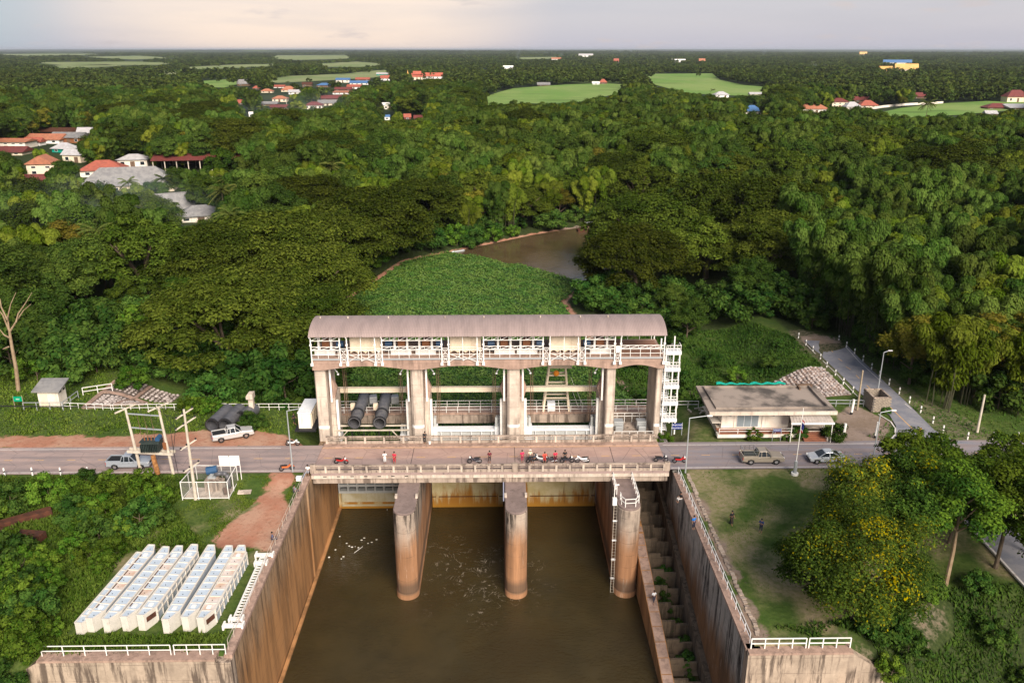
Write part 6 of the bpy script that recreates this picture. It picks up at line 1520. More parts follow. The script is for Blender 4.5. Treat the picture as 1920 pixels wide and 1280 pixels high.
# rail posts, guard posts
gp0 = thing('guard_post', 'a', 'guard post', (0, 0, 0), 0, 'white guard posts beside the roads', local=True)
b = MB(); b.tube((0, 0, -.3), (0, 0, .36), .10, .10, 8); b.build('shaft', M['white'], gp0); b = MB(); b.tube((0, 0, .36), (0, 0, .56), .095, .095, 8); b.build('black_band', M['black'], gp0); b = MB(); b.tube((0, 0, .56), (0, 0, .92), .11, .09, 8); b.build('cap', M['white'], gp0)
gpl = [((9, 890), 'left road'), ((61, 889), 'left road'), ((114, 889), 'left road'), ((165, 888), 'left road')] + [((x, y + 5), 'right side of the levee road') for x, y in ((1572.6, 633), (1587, 645), (1602, 658), (1618, 671), (1634, 686), (1649, 700), (1667, 715), (1686, 732), (1705, 749), (1726, 767), (1749, 787), (1768, 804), (1814, 817), (1861.6, 817), (1908, 817))] + [((x, y + 3), 'left side of the levee road') for x, y in ((1497, 630), (1511, 643), (1524, 655), (1538, 670), (1550, 685), (1566, 700), (1581, 716), (1599, 732))]
for i, (q, wh) in enumerate(gpl):
    o = gp0 if i == 0 else copy_tree(gp0); o.location = at(*q, 0); o['label'] = 'white guard post, ' + wh
    o['group'] = 'guard posts on the ' + wh
# white barrier poles and other posts on the right
def simple_pole(name, label, base, top, r0, r1, mat, foot=None, cat='pole', group=None):
    o = thing(name, label, cat, base, 0, group); b = MB(); b.tube(base, top, r0, r1, 10); b.build('shaft', M[mat], o)
    if foot: b = MB(); v_ = Vector(base) + (Vector(top) - Vector(base)) * .14; b.tube(base, v_, r0 * 1.06, r0 * 1.05, 10); b.build('foot', M[foot], o)
    return o
for q, h, lb in (((1580, 824), 2.3, 'white bollard pole with a black foot right of the entrance steps'), ((1596, 776), 2.2, 'white bollard pole with a black foot behind the gravel yard'), ((1641, 820), 2.2, 'white bollard pole with a black foot at the road side of the gravel yard')):
    a = at(*q); simple_pole('bollard_pole', lb, a, (a[0] + .1, a[1], h), .17, .17, 'white', 'black', group='white bollard poles round the gravel yard')
a = at(1607, 768); simple_pole('concrete_pole', 'tan square pole standing at the corner of the levee road', a, (50.35, 15, 6.0), .15, .10, 'tan_pole')
a = at(1718, 848); wp_ = simple_pole('wooden_pole', 'thick orange-brown pole at the junction, half behind the young trees', a, (a[0], a[1], 3.4), .20, .17, 'orange_pole')
b = MB(); b.beam((a[0] - .5, a[1] - .1, 1.2), (a[0] + .9, a[1] - .1, 1.2), .1); b.build('crossarm', M['galv'], wp_)
a = at(1832, 810); simple_pole('concrete_pole', 'grey concrete pole in front of the bamboo at the right edge', a, (a[0], a[1], 5.4), .17, .12, 'pole')
def street_lamp(label, base, h, arm, mat='galv', head=None):
    o = thing('street_lamp', label, 'street lamp', base, 0, 'street lamps'); x, y, z = base
    b = MB(); b.tube(base, (x, y, h), .10, .06, 8); b.build('post', M[mat], o)
    b = MB(); b.tube((x, y, h), (x + arm, y, h + .3), .045); b.build('arm', M[mat], o)
    b = MB(); b.cbox((x + arm * 1.12, y, h + .28), (.62, .26, .13)); b.build('lamp_head', M['white'], o, bevel=.03)
street_lamp('galvanised street lamp beside the road at the right end of the bridge', at(1285, 886), 7.2, 2.1)
street_lamp('galvanised street lamp at the left end of the bridge beside the orange motorbike', at(549, 884), 8.0, 1.6)
street_lamp('galvanised street lamp near the junction, its arm over the road', at(1637, 860), 6.3, 1.4)
street_lamp('slim pale street lamp behind the block hut on the levee road', at(1645, 738), 6.5, .8, 'galv')
# flag pole
fp = thing('flag_pole', 'tall white flag pole with a limp striped flag on the lawn by the road', 'flag pole', at(1490, 888)); x, y, _ = at(1490, 888)
b = MB(); b.tube((x, y, -.2), (x, y, .18), .42, .42, 16); b.build('base', M['white'], fp)
b = MB(); b.tube((x, y, .18), (x, y, 1.7), .24, .20, 8); b.build('sleeve', M['galv'], fp)
b = MB(); b.tube((x, y, 1.7), (x + .05, y, 8.6), .055, .035, 8); b.build('shaft', M['white'], fp)
b = MB(); fl_ = []
for i in range(7):
    for j in range(9): fl_.append((x + .05 + .62 * i / 6 * (1 - .35 * j / 8) * .55, y + .16 * math.sin(i * 1.6 + j * .5), 7.2 - 1.55 * j / 8 - .35 * i / 6))
fcs = [(i * 9 + j, (i + 1) * 9 + j, (i + 1) * 9 + j + 1, i * 9 + j + 1) for i in range(6) for j in range(8)]
b.faces(fl_, fcs); M['flag_red'] = plain('flag_red', (.5, .03, .05)); M['flag_blue'] = plain('flag_blue', (.03, .04, .22)); M['flag_white'] = plain('flag_white', (.75, .74, .74))
fo = b.build('flag', [M['flag_red'], M['flag_white'], M['flag_blue']], fp)
for p_ in fo.data.polygons: j = p_.index % 8; p_.material_index = (0, 1, 2, 2, 2, 2, 1, 0)[j]
# block hut
hut = thing('block_hut', 'small roofless grey block hut beside the levee road', 'hut', (53.3, 15.8, -.1))
x0, x1, y0, y1 = 52.2, 54.5, 14.3, 17.4
bme = MB(); bme.cbox((0, 0, 0), (.385, .19, .185)); bme = bme.mesh('block', M['brick'])
for r_ in range(11):
    z = .02 + .2 * r_
    for (ax, ay, bx, by, rz) in ((x0, y0, x1, y0, 0), (x0, y0, x0, y1, math.pi / 2), (x1, y0, x1, y1, math.pi / 2), (x0, y1, x1, y1, 0)):
        L_ = math.hypot(bx - ax, by - ay); n = int(L_ / .4)
        for k in range(n):
            s = (k + .5 + (.5 if r_ % 2 else 0)) / n
            if s > 1: continue
            o = link('block', bme, hut, (ax + (bx - ax) * s - hut.location.x, ay + (by - ay) * s - hut.location.y, z + .2)); o.rotation_euler = (0, 0, rz)
b = MB(); b.box(x0 + .03, x1 - .03, y0 - .06, y0 + .06, 0, 2.1); b.box(x0 - .06, x0 + .06, y0, y1, 0, 2.1); b.box(x1 - .06, x1 + .06, y0, y1, 0, 2.1); b.box(x0 + .03, x1 - .03, y1 - .06, y1 + .06, 0, 2.1); b.build('mortar', M['mortar'], hut)
b = MB(); b.box(x0 - .12, x1 + .12, y0 - .12, y0 + .12, 2.12, 2.24); b.box(x0 - .12, x0 + .12, y0, y1, 2.12, 2.24); b.box(x1 - .12, x1 + .12, y0, y1, 2.12, 2.24); b.box(x0 - .12, x1 + .12, y1 - .12, y1 + .12, 2.12, 2.24); b.build('ring_beam', M['conc'], hut)
b = MB(); b.box(x0 + .1, x1 - .1, y0 + .1, y1 - .1, .3, .5); b.build('floor', M['rust'], hut)
# stone pitching on the two embankments
def pitching(name, label, poly, nx_, ny_, mat, bands, lift=.02):
    (a, b_, c_, d_) = [Vector((*p_, 0)) for p_ in poly]; o = thing(name, label, 'embankment', (a.x, a.y, 0))
    Hh = lambda x, y: float(height(x, y)) + lift
    n = 12; vs_, fs_ = [], []
    for i in range(n + 1):
        for j in range(n + 1):
            q = a.lerp(b_, i / n).lerp(d_.lerp(c_, i / n), j / n); vs_.append((q.x, q.y, Hh(q.x, q.y) + .03))
    for i in range(n):
        for j in range(n): fs_.append((i * (n + 1) + j, (i + 1) * (n + 1) + j, (i + 1) * (n + 1) + j + 1, i * (n + 1) + j + 1))
    mb = MB(); mb.faces(vs_, fs_); mb.build('bed', M['dark_bed'] if bands else M['conc_pink'], o)
    if bands:
        for (u0, v0, u1, v1) in ((0, 0, 1, 0), (0, 0, 0, 1), (.5, 0, .5, 1), (0, .5, 1, .5)):
            mb = MB(); prev = None
            for k in range(13):
                u, w_ = u0 + (u1 - u0) * k / 12, v0 + (v1 - v0) * k / 12; q = a.lerp(b_, u).lerp(d_.lerp(c_, u), w_); q = Vector((q.x, q.y, Hh(q.x, q.y) + .06))
                if prev is not None: mb.beam(prev, q, .7, .16)
                prev = q
            mb.build('concrete_band', M['conc_pink'], o)
    s_ = MB(); s_.ball((0, 0, 0), .5, 7, 5, (1, .8, .55)); sm = s_.mesh('stone', M[mat])
    for i in range(nx_):
        for j in range(ny_):
            u, v_ = (i + .5) / nx_, (j + .5) / ny_
            if bands and (abs(u - .5) < .06 or abs(v_ - .5) < .06 or u < .05 or v_ < .05): continue
            q = a.lerp(b_, u).lerp(d_.lerp(c_, u), v_); e = link('stone', sm, o, (q.x - a.x + rng.normal() * .06, q.y - a.y + rng.normal() * .06, Hh(q.x, q.y) + .06)); s = rng.uniform(.45, .75)
            e.scale = (s, s, s); e.rotation_euler = (rng.normal() * .2, rng.normal() * .2, rng.uniform(0, 6))
    return o
M['dark_bed'] = surf('dark_pitching_bed', (.13, .105, .09), (.08, .06, .05), 1.2, .95)
M['pale_stone'] = surf('pale_pitching_stone', (.46, .40, .37), (.24, .20, .18), 1.1, .9)
pitching('stone_pitching', 'diamond patch of pale stone pitching with concrete bands on the left embankment', [(-59.2, 17.6), (-59.0, 29.0), (-50.2, 29.5), (-51.2, 19.0)], 17, 15, 'pale_stone', True)
pitching('stone_pitching', 'sloping grey stone pitching below the left edge of the levee road', [(51.9, 20.5), (51.6, 31.5), (43.6, 31.5), (43.4, 19.4)], 16, 15, 'pale_stone', False)
# ------------------------------------------------------------------ left side: hut, fences, pipes, cabinet, power poles
wh = thing('white_hut', 'small white hut with a sloping mouldy roof on the left embankment', 'hut', (-64.2, 19.1, -.1))
b = MB(); b.box(-65.6, -62.7, 18.05, 20.2, -.3, 2.45); b.build('wall', M['wall_white'], wh)
b = MB(); b.slab([(17.5, 2.35), (20.7, 3.15), (20.7, 3.30), (17.5, 2.50)], 'X', -66.1, -62.2); b.build('roof', M['grey_roof'], wh)
b = MB(); b.box(-65.3, -64.3, 17.99, 18.06, 0, 1.95); b.build('door', M['cream'], wh)
for y in (18.5, 19.5):
    b = MB(); b.box(-62.72, -62.66, y, y + .5, 1.9, 2.2); b.build('vent_opening', M['dark'], wh)
for pts, lb in (([(-67.2, 16.9, -.1), (-61.7, 16.9, -.1), (-61.5, 21, -.1)], 'thin grey mesh fence round the white hut'), ([(-61.4, 22.2, -.1), (-57.8, 23.8, -.1)], 'short white pipe rail behind the white hut')):
    railing('hut_fence', pts, lb, None, 1.2, 1.8, .04, mat='galv' if 'grey' in lb else 'white')
railing('pipe_railing', [(-62, 17.3, -.1), (-55.0, 16.9, -.3), (-54.7, 16.95, -.3), (-38.6, 16.6, -.1)], 'long white pipe railing along the left bank in front of the stone pitching', 'pipe railings by the upstream bank', 1.0, 1.25, .03)
railing('pipe_railing', [(-38.2, 16.5, -.1), (-24.2, 16.3, -.1)], 'white pipe railing left of the gate tower behind the black pipes', 'pipe railings by the upstream bank', 1.0, 1.35, .03)
for i, (fx, fy, ex, ey, z, lb) in enumerate(((397, 797, 428, 768, .85, 'leftmost of the three black pipes lying by the silver pickup'), (421, 797, 450, 767, .85, 'middle of the three black pipes lying by the silver pickup'), (453, 783, 476, 766, .85, 'shortest rear black pipe lying left of the concrete post'))):
    A, E_ = Vector(at(fx, fy, z)), Vector(at(ex, ey, z)); o = thing('black_pipe', lb, 'pipe', (A.x, A.y, 0), 0, 'big black pipes on the red earth')
    b = MB(); b.pipe(A, E_, .90, .78, 28); b.build('pipe', M['hdpe'], o); d = (E_ - A)
    b = MB(); b.pipe(A - d.normalized() * .02, A + d.normalized() * .22, .95, .8, 28); b.build('collar', M['dark'], o)
cp_ = thing('concrete_post', 'lone pale concrete post with a bracket top behind the silver pickup', 'post', (-34.2, 13.9, -.1))
b = MB(); b.box(-34.5, -33.85, 13.6, 14.2, -.5, 3.0); b.build('shaft', M['conc_pale'], cp_); b = MB(); b.slab([(-34.65, 2.95), (-33.7, 2.95), (-33.7, 3.75), (-34.4, 3.75), (-34.65, 3.4)], 'Y', 13.2, 14.3); b.build('head', M['conc_pale'], cp_)
cb_ = thing('control_cabinet', 'white box cabinet on a dark trailer left of the gate tower', 'cabinet', (-25.6, 10.5, 0))
b = MB(); b.box(-26.7, -25.0, 9.0, 13.6, .55, 2.75); b.build('body', M['wall_white'], cb_, bevel=.04)
b = MB(); b.box(-26.75, -24.95, 8.95, 13.65, 2.75, 2.85); b.build('lid', M['white2'], cb_)
for k in range(4):
    b = MB(); b.box(-25.0, -24.92, 9.3 + 1.05 * k, 10.15 + 1.05 * k, .8, 2.5); b.build('door', M['cream'], cb_)
b = MB(); b.box(-27.2, -24.4, 8.6, 14, .25, .53); b.build('deck', M['dark'], cb_)
for x in (-26.9, -24.7):
    for y in (9.6, 12.6):
        b = MB(); b.tube((x - .12, y, .22), (x + .12, y, .22), .33, n=14); b.build('wheel', M['black'], cb_)
def insul(b, x, y, z): b.tube((x, y, z), (x, y, z + .34), .085, .06, 6)
hf = thing('transformer_platform', 'two leaning concrete poles carrying a big dark transformer over the left road verge', 'transformer', (-41.6, -1.4, 0))
pA0, pA1 = Vector(at(264, 880)), Vector((-44.2, -1.0, 8.0)); pB0, pB1 = Vector(at(325, 886)), Vector((-40.0, -1.7, 8.5))
for a, c_ in ((pA0, pA1), (pB0, pB1)):
    b = MB(); b.tube(a - Vector((0, 0, .4)), c_, .20, .13, 10); b.build('pole', M['pole'], hf)
lerp = lambda a, c_, z: a + (c_ - a) * (z / c_.z)
b = MB(); b.beam(lerp(pA0, pA1, 2.6) + Vector((-.9, -.3, 0)), lerp(pB0, pB1, 2.6) + Vector((.6, -.3, 0)), .22, .3); b.beam(lerp(pA0, pA1, 2.6) + Vector((-.9, .45, 0)), lerp(pB0, pB1, 2.6) + Vector((.6, .45, 0)), .22, .3); b.build('platform_beam', M['pole'], hf)
for z in (5.6, 7.4):
    b = MB(); b.beam(lerp(pA0, pA1, z), lerp(pB0, pB1, z), .13); b.build('crossbar', M['galv'], hf)
for a in (pA1, pB1):
    b = MB(); b.beam(a + Vector((-1.0, -.7, -.25)), a + Vector((1.0, .6, .35)), .15); b.build('crossarm', M['pole'], hf)
b = MB()
for k in range(3):
    q = lerp(pA0, pA1, 5.6).lerp(lerp(pB0, pB1, 5.6), .3 + .2 * k); insul(b, q.x, q.y, q.z + .05)
    q2 = lerp(pA0, pA1, 7.4).lerp(lerp(pB0, pB1, 7.4), .3 + .2 * k); b.tube(q, q2, .025, n=4); b.tube(q, (q.x, q.y, 4.4), .025, n=4)
b.build('insulator', M['wood'], hf)
tc = lerp(pA0, pA1, 2.75).lerp(lerp(pB0, pB1, 2.75), .52)
M['trafo'] = surf('dark_transformer_paint', (.035, .05, .045), (.02, .028, .026), 1.5, .5)
b = MB(); b.cbox((tc.x, tc.y, 3.45), (2.2, 1.15, 1.25)); b.build('tank', M['trafo'], hf, bevel=.15)
fm = MB(); fm.box(-.035, .035, -.9, .9, -.5, .5); fme = fm.mesh('cooling_fin', M['trafo'])
for k in range(11): link('cooling_fin', fme, hf, (tc.x - 1.0 + .2 * k - hf.location.x, tc.y - hf.location.y, 3.4))
b = MB(); b.cbox((tc.x, tc.y, 4.12), (2.35, 1.3, .12)); b.build('lid', M['trafo'], hf); b = MB(); b.tube((tc.x + .9, tc.y - .4, 4.4), (tc.x + .9, tc.y + .5, 4.4), .3, n=12); b.build('conservator', M['blue'], hf)
b = MB()
for k in range(4): b.tube((tc.x - .7 + .4 * k, tc.y - .1, 4.15), (tc.x - .7 + .4 * k, tc.y - .1, 4.75), .09, .05, 6)
b.build('bushing', M['brown'], hf)
b = MB(); b.cbox((pB0.x - .5, pB0.y, 3.6), (.4, .3, .9)); b.build('switch_box', M['brown'], hf)
op_ = thing('support_post', 'weathered orange support post under the transformer platform', 'post', at(296, 888)); a = at(296, 888); b = MB(); b.tube(a, (a[0] - .25, a[1], 2.45), .30, .27, 10); b.build('shaft', M['orange_pole'], op_)
pp = thing('power_pole', 'concrete power pole with four crossarms standing in the fenced pump cage', 'power pole', (-34.88, -7.27, -.5)); p0, p1 = Vector((-34.88, -7.27, -.6)), Vector((-34.75, -7.3, 10.7))
b = MB(); b.tube(p0, p1, .20, .12, 10); b.build('pole', M['pole'], pp)
wires = []
for z, L_ in ((10.2, 1.6), (9.0, 1.9), (6.4, 1.5), (3.6, 1.5)):
    c_ = p0 + (p1 - p0) * ((z + .6) / 11.3); d = Vector((.78, .5, .42)).normalized() * (L_ / 1.5)
    b = MB(); b.beam(c_ - d, c_ + d, .13); b.build('crossarm', M['pole'], pp); b = MB()
    for s in (-.95, -.2, .9): q = c_ + d * s; b.ball((q.x, q.y, q.z + .14), .13, 6, 4)
    b.build('insulator', M['dark'], pp)
    if z > 8:
        for s in (-.9, .9): wires.append(c_ + d * s)
# wires towards the transformer and out of the picture
wo_ = thing('power_lines', 'thin sagging wires from the power pole to the transformer and off to the left', 'wires', (-60, -4, 8))
def sag(a, c_, s, n=10): return [a.lerp(c_, k / n) - Vector((0, 0, 4 * s * (k / n) * (1 - k / n))) for k in range(n + 1)]
for i, wq in enumerate(wires):
    b = MB(); b.path(sag(wq, pB1 + Vector((-.6 + .4 * i, 0, .3)), .3), .022, 3); b.path(sag(pA1 + Vector((-.6 + .4 * i, 0, .3)), Vector((-120, 6 + i * .4, 9)), 1.0, 14), .022, 3); b.build('wire', M['dark'], wo_)
b = MB()
for s in (-1, 1): b.path([(-35.5 + s * .3 - .6, -7.6, 8.7), (-36.3, -7.9, 6.0), (-36.2, -7.8, 3.1)], .03, 4)
b.build('down_lead', M['dark'], wo_)
fc = thing('fence_cage', 'white framed wire mesh fence enclosing the pump and the power pole', 'fence', (-33.6, -5.5, -.5))
c4 = [(-36.35, -7.3), (-31.05, -7.35), (-31.15, -3.5), (-36.0, -3.3)]
b = MB()
for i in range(4):
    a, c_ = c4[i], c4[(i + 1) % 4]
    for z in ((-.35, 1.7) if i != 2 else (1.7,)): b.beam((*a, z), (*c_, z), .065)
b.build('rail', M['white'], fc)
for (x, y) in c4 + [(-34.5, -7.3), (-33.2, -7.3), (-36.2, -5.3), (-31.1, -5.4), (-33.4, -3.4)]:
    b = MB(); b.beam((x, y, -.6), (x, y, 1.75), .08); b.build('post', M['white'], fc)
m, t, p = new_mat('wire_mesh'); g = NG(t); p.inputs['Base Color'].default_value = (.35, .33, .3, 1); p.inputs['Roughness'].default_value = .6; p.inputs['Alpha'].default_value = .22; M['mesh'] = m
for i in range(4):
    a, c_ = c4[i], c4[(i + 1) % 4]; b = MB(); b.faces([(*a, -.3), (*c_, -.3), (*c_, 1.65), (*a, 1.65)], [(0, 1, 2, 3)]); b.build('mesh_panel', M['mesh'], fc)
b = MB(); b.box(-36.2, -31.2, -7.1, -3.6, -.7, -.42); b.build('slab', M['conc_pale'], fc)
pu = thing('pump', 'blue electric pump on a concrete block with a thick black bent pipe', 'pump', (-33.6, -5.0, -.4))
b = MB(); b.box(-34.3, -32.9, -5.7, -4.4, -.44, .9); b.build('block', M['conc'], pu)
b = MB(); b.tube((-34.2, -4.8, 1.75), (-33.0, -4.6, 1.9), .48, .45, 12); b.build('motor', M['blue'], pu, bevel=.04); b = MB(); b.tube((-33.9, -4.9, .9), (-33.5, -4.9, 1.5), .2, .25, 8); b.cbox((-33.6, -4.9, 1.0), (.9, .5, .2)); b.build('stand', M['galv'], pu)
b = MB(); b.path([(-33.2, -4.9, 1.4), (-32.4, -4.8, 1.45), (-31.9, -4.8, 1.3), (-31.75, -4.9, .7), (-31.75, -5.0, -.4)], .26, 10); b.build('black_pipe', M['hdpe'], pu, smooth=True)
dm = thing('concrete_drum', 'grey concrete drum next to the blue pump', 'drum', (-32.5, -5.2, -.4)); b = MB(); b.tube((-32.5, -5.2, -.42), (-32.5, -5.2, .85), .45, .45, 16); b.build('shell', M['conc'], dm)
bl = thing('rust_barrel', 'round rusty barrel end inside the fenced pump cage', 'barrel', (-31.7, -6.5, -.4)); b = MB(); b.tube((-31.9, -6.5, .0), (-31.4, -6.2, .0), .42, n=14); b.build('shell', M['rust'], bl)
sl = thing('concrete_slab', 'small pale concrete slab lying on the grass right of the pump cage', 'slab', (-29.6, -5.7, -.5)); b = MB(); b.cbox((-29.7, -5.9, -.42), (1.5, .8, .14), .1); b.build('slab', M['conc_pale'], sl)
sb = thing('white_board', 'pair of blank white boards on posts behind the pump cage', 'sign', (-32.2, -3.3, -.4))
for x in (-33.1, -31.85):
    b = MB(); b.box(x, x + 1.15, -3.46, -3.38, 1.75, 3.0); b.build('board', M['white'], sb)
for x in (-33.0, -31.9, -30.75):
    b = MB(); b.tube((x, -3.35, -.6), (x, -3.35, 2.8), .05); b.build('post', M['white'], sb)
# rusty girders in the weeds
for i, (a, c_, lb) in enumerate((((-54.2, -13.4, -.2), (-49.6, -10.3, -.1), 'upper rusty box girder lying in the weeds at the left edge'), ((-54.5, -14.6, -.1), (-47.8, -15.6, 0), 'lower rusty box girder lying in the weeds at the left edge'), ((-55.5, -16.0, -.1), (-52.4, -16.3, -.1), 'short rusty box girder cut by the left edge of the photo'))):
    o = thing('rusty_girder', lb, 'girder', a, 0, 'rusty girders in the weeds'); b = MB(); b.beam(a, c_, 1.1, .8); b.build('body', M['rust'], o, bevel=.04)
    A, C_ = Vector(a), Vector(c_); d = (C_ - A).normalized(); sd = Vector((-d.y, d.x, 0)) * -.02
    for s in (.25, .72, .88):
        q = A.lerp(C_, s); b = MB(); b.beam(q - d * .3 + Vector((0, -.57, .1)), q + d * .3 + Vector((0, -.57, .1)), .06, .3); b.build('slot', M['black'], o)
# ------------------------------------------------------------------ pontoons
M['pont_deck'] = paint('pale_blue_deck_paint', (.46, .53, .60), .5, dirt=.5); M['pont_rim'] = paint('cream_rim_paint', (.62, .57, .50), .55, dirt=.7)
M['pont_hull'] = paint('blue_grey_hull_shade', (.40, .45, .50), .6, dirt=.5); M['pont_end'] = paint('cream_end_paint', (.60, .56, .49), .55, dirt=.8)  # hull colour holds the shade of the sides; end plates keep their cream
M['pont_rust'] = surf('rust_washed_deck', (.62, .55, .50), (.52, .36, .26), .9, .6, lo=.35, hi=.7)
def pontoon(label, fr_, bk_, rusty, lattice_, hgt=1.5):
    A = Vector(at(*fr_, hgt - .55)); B_ = Vector(at(*bk_, hgt - .55)); L_ = (B_ - A).length / 2; W_ = .57; c_ = (A + B_) / 2
    o = thing('pontoon', label, 'pontoon', (c_.x, c_.y, -.55), math.atan2(-(B_.x - A.x), B_.y - A.y), 'white pontoons stacked in a row', local=True)
    o.rotation_euler.x = rng.normal() * .006; o.rotation_euler.y = rng.normal() * .02
    outl = [(-W_, -L_), (.1 * W_, -L_), (W_, -L_ + 1.25), (W_, L_ - 1.25), (.1 * W_, L_), (-W_, L_)]
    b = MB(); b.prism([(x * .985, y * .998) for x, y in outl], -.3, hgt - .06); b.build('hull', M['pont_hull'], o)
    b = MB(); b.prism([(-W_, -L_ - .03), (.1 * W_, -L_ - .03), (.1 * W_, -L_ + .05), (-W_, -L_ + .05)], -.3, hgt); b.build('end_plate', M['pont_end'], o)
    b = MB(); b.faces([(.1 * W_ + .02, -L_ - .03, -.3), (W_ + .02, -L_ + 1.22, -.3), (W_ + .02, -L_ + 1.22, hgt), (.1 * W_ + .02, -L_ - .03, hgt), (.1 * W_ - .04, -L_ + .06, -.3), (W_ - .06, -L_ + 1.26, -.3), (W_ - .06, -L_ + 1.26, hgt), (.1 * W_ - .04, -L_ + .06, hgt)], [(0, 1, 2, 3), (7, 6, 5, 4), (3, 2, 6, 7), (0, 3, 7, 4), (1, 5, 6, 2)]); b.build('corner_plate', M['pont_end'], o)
    if lattice_:
        p_ = Vector((.1 * W_ + .035, -L_ - .03, 0)); q_ = Vector((W_ + .035, -L_ + 1.22, 0)); b = MB(); z0, z1 = hgt * .45, hgt * .78; u = p_.lerp(q_, .15); v_ = p_.lerp(q_, .9)
        b.beam(u + Vector((0, 0, (z0 + z1) / 2)), v_ + Vector((0, 0, (z0 + z1) / 2)), .03, z1 - z0); b.build('end_opening', M['rust'], o)
        b = MB()
        for z in (hgt - .02, hgt * .62): b.beam((W_ + .07, -L_ + 1.2, z), (W_ + .07, L_ - 1.2, z), .11)
        n = 9
        for k in range(n + 1): y = -L_ + 1.25 + (2 * L_ - 2.5) * k / n; b.beam((W_ + .07, y, .1), (W_ + .07, y, hgt), .10)
        b.build('side_lattice', M['pont_rim'], o)
    for k in range(6):
        (xa, ya), (xb_, yb_) = outl[k], outl[(k + 1) % 6]; b = MB(); b.beam((xa, ya, hgt - .01), (xb_, yb_, hgt - .01), .11, .13); b.build('rim', M['pont_rim'], o)
    n = 11
    for k in range(n):
        ya = -L_ + .06 + (2 * L_ - .12) * k / n; yb_ = -L_ + .06 + (2 * L_ - .12) * (k + 1) / n
        cut = lambda y: min(W_, .1 * W_ + (y + L_) * .9 * W_ / 1.25, .1 * W_ + (L_ - y) * .9 * W_ / 1.25)
        b = MB(); b.prism([(-W_ + .04, ya + .04), (cut(ya) - .05, ya + .04), (cut((ya + yb_) / 2) - .05, (ya + yb_) / 2), (cut(yb_) - .05, yb_ - .04), (-W_ + .04, yb_ - .04)], hgt - .055, hgt - .03); b.build('deck_plate', M['pont_rust'] if k in rusty else M['pont_deck'], o)
        if k: b = MB(); b.box(-W_ + .03, cut(ya) - .03, ya - .045, ya + .045, hgt - .05, hgt + .035); b.build('rib', M['pont_rim'], o)
        b = MB(); b.tube((-.08, (ya + yb_) / 2 - .1, hgt - .03), (-.08, (ya + yb_) / 2 - .1, hgt + .01), .045, n=6); b.build('stud', M['dark'], o)
    for k in (1.55, 9.4):
        yy = -L_ + 2 * L_ * k / n; b = MB(); b.cbox((-.05, yy, hgt), (.38, .40, .08)); b.build('hatch', M['white'], o)
    if rusty and len(rusty) < 4: b = MB(); b.box(-W_ + .02, -W_ + .16, -L_ + 1.5, L_ - 1.6, hgt - .05, hgt - .02); b.build('stain_strip', M['rust'], o)
    return o
PN = ['first white pontoon from the left, lower and narrower than the others', 'second white pontoon from the left with a long brown stain beside its rim', 'third white pontoon from the left, grass at its near end', 'fourth white pontoon from the left with a brown left rim', 'fifth white pontoon from the left with a lattice side towards the wide gap', 'sixth white pontoon, next to the wide gap in the middle of the row', 'seventh white pontoon with clean pale blue deck, second from the right', 'rightmost white pontoon with rusty orange deck plates and a lattice side']
FR_ = [(151, 1167), (172, 1158), (203, 1160), (238, 1156), (268, 1154), (315, 1160), (352, 1156), (381, 1158)]
BK_ = [(266, 1036), (289, 1022), (316, 1025), (342, 1023), (369, 1020), (401, 1022), (435, 1023), (458, 1022)]
for i, lb in enumerate(PN):
    pontoon(lb, FR_[i], BK_[i], [set(), {4, 6}, set(), {3, 7}, set(), set(), set(), {1, 2, 4, 5, 6, 7, 8, 9}][i], i in (4, 7), 1.2 if i == 0 else 1.5)
tb = thing('truss_beam', 'long white lattice beam with flanged ends lying beside the left channel wall', 'beam', (-24.9, -24, -.3)); A, C_ = Vector(at(438, 1172, -.2)), Vector(at(497, 1038, -.2)); A.x += .0
d = (C_ - A).normalized(); s_ = Vector((-d.y, d.x, 0)).normalized() * -.28
for sg in (-1, 1):
    b = MB(); b.beam(A + s_ * sg, C_ + s_ * sg, .13, .22); b.build('chord', M['white'], tb)
n = 26
for k in range(n):
    q = A + (C_ - A) * ((k + .5) / n); b = MB(); b.beam(q - s_, q + s_, .09, .1); b.build('rung', M['white'], tb)
for s in (.0, .985, .86, .08):
    q = A + (C_ - A) * s; b = MB(); w_ = 3.0 if s < .02 or s > .9 else 2.0; b.beam(q - s_ * w_, q + s_ * w_, .3, .3)
    for sg in (-1, 1): b.beam(q + s_ * w_ * sg - d * .35, q + s_ * w_ * sg + d * .35, .16, .5)
    b.build('end_flange', M['white'], tb)
# floating things
fo_ = MB()
for (px, py) in ((610, 960), (625, 972), (637, 1005), (650, 1018), (655, 1023), (672, 1026), (683, 1008), (690, 1018), (697, 1016), (706, 1011), (660, 1025), (644, 1043), (640, 1047), (617, 1044), (629, 1030), (666, 1024), (726, 955), (678, 1012), (1205, 940)):
    x, y, z = at(px, py, -12.985); r = rng.uniform(.07, .17); fo_.ball((x, y, z), r, 7, 4, (1, rng.uniform(.6, 1.2), .35))
fo_.path([at(664, 1036, -12.97), at(672, 1030, -12.97), at(680, 1024, -12.97)], .035, 4)
tag(fo_.build('foam_fleck', M['white']), kind='stuff')
hb = thing('houseboat', 'rusty brown raft with a low hut moored at the far bend of the river', 'boat', at(1102, 432, -4)); x, y, z = at(1102, 433, -4)
b = MB(); b.cbox((x, y, z + .3), (6.5, 2.4, .7), .15); b.build('hull', M['rust'], hb); b = MB(); b.cbox((x + 1.2, y, z + 1.5), (3.6, 2, 1.7), .15); b.build('cabin', M['wood'], hb); b = MB(); b.cbox((x + 1.4, y, z + 2.5), (4.4, 2.8, .16), .15); b.build('roof', M['lt_roof'], hb)
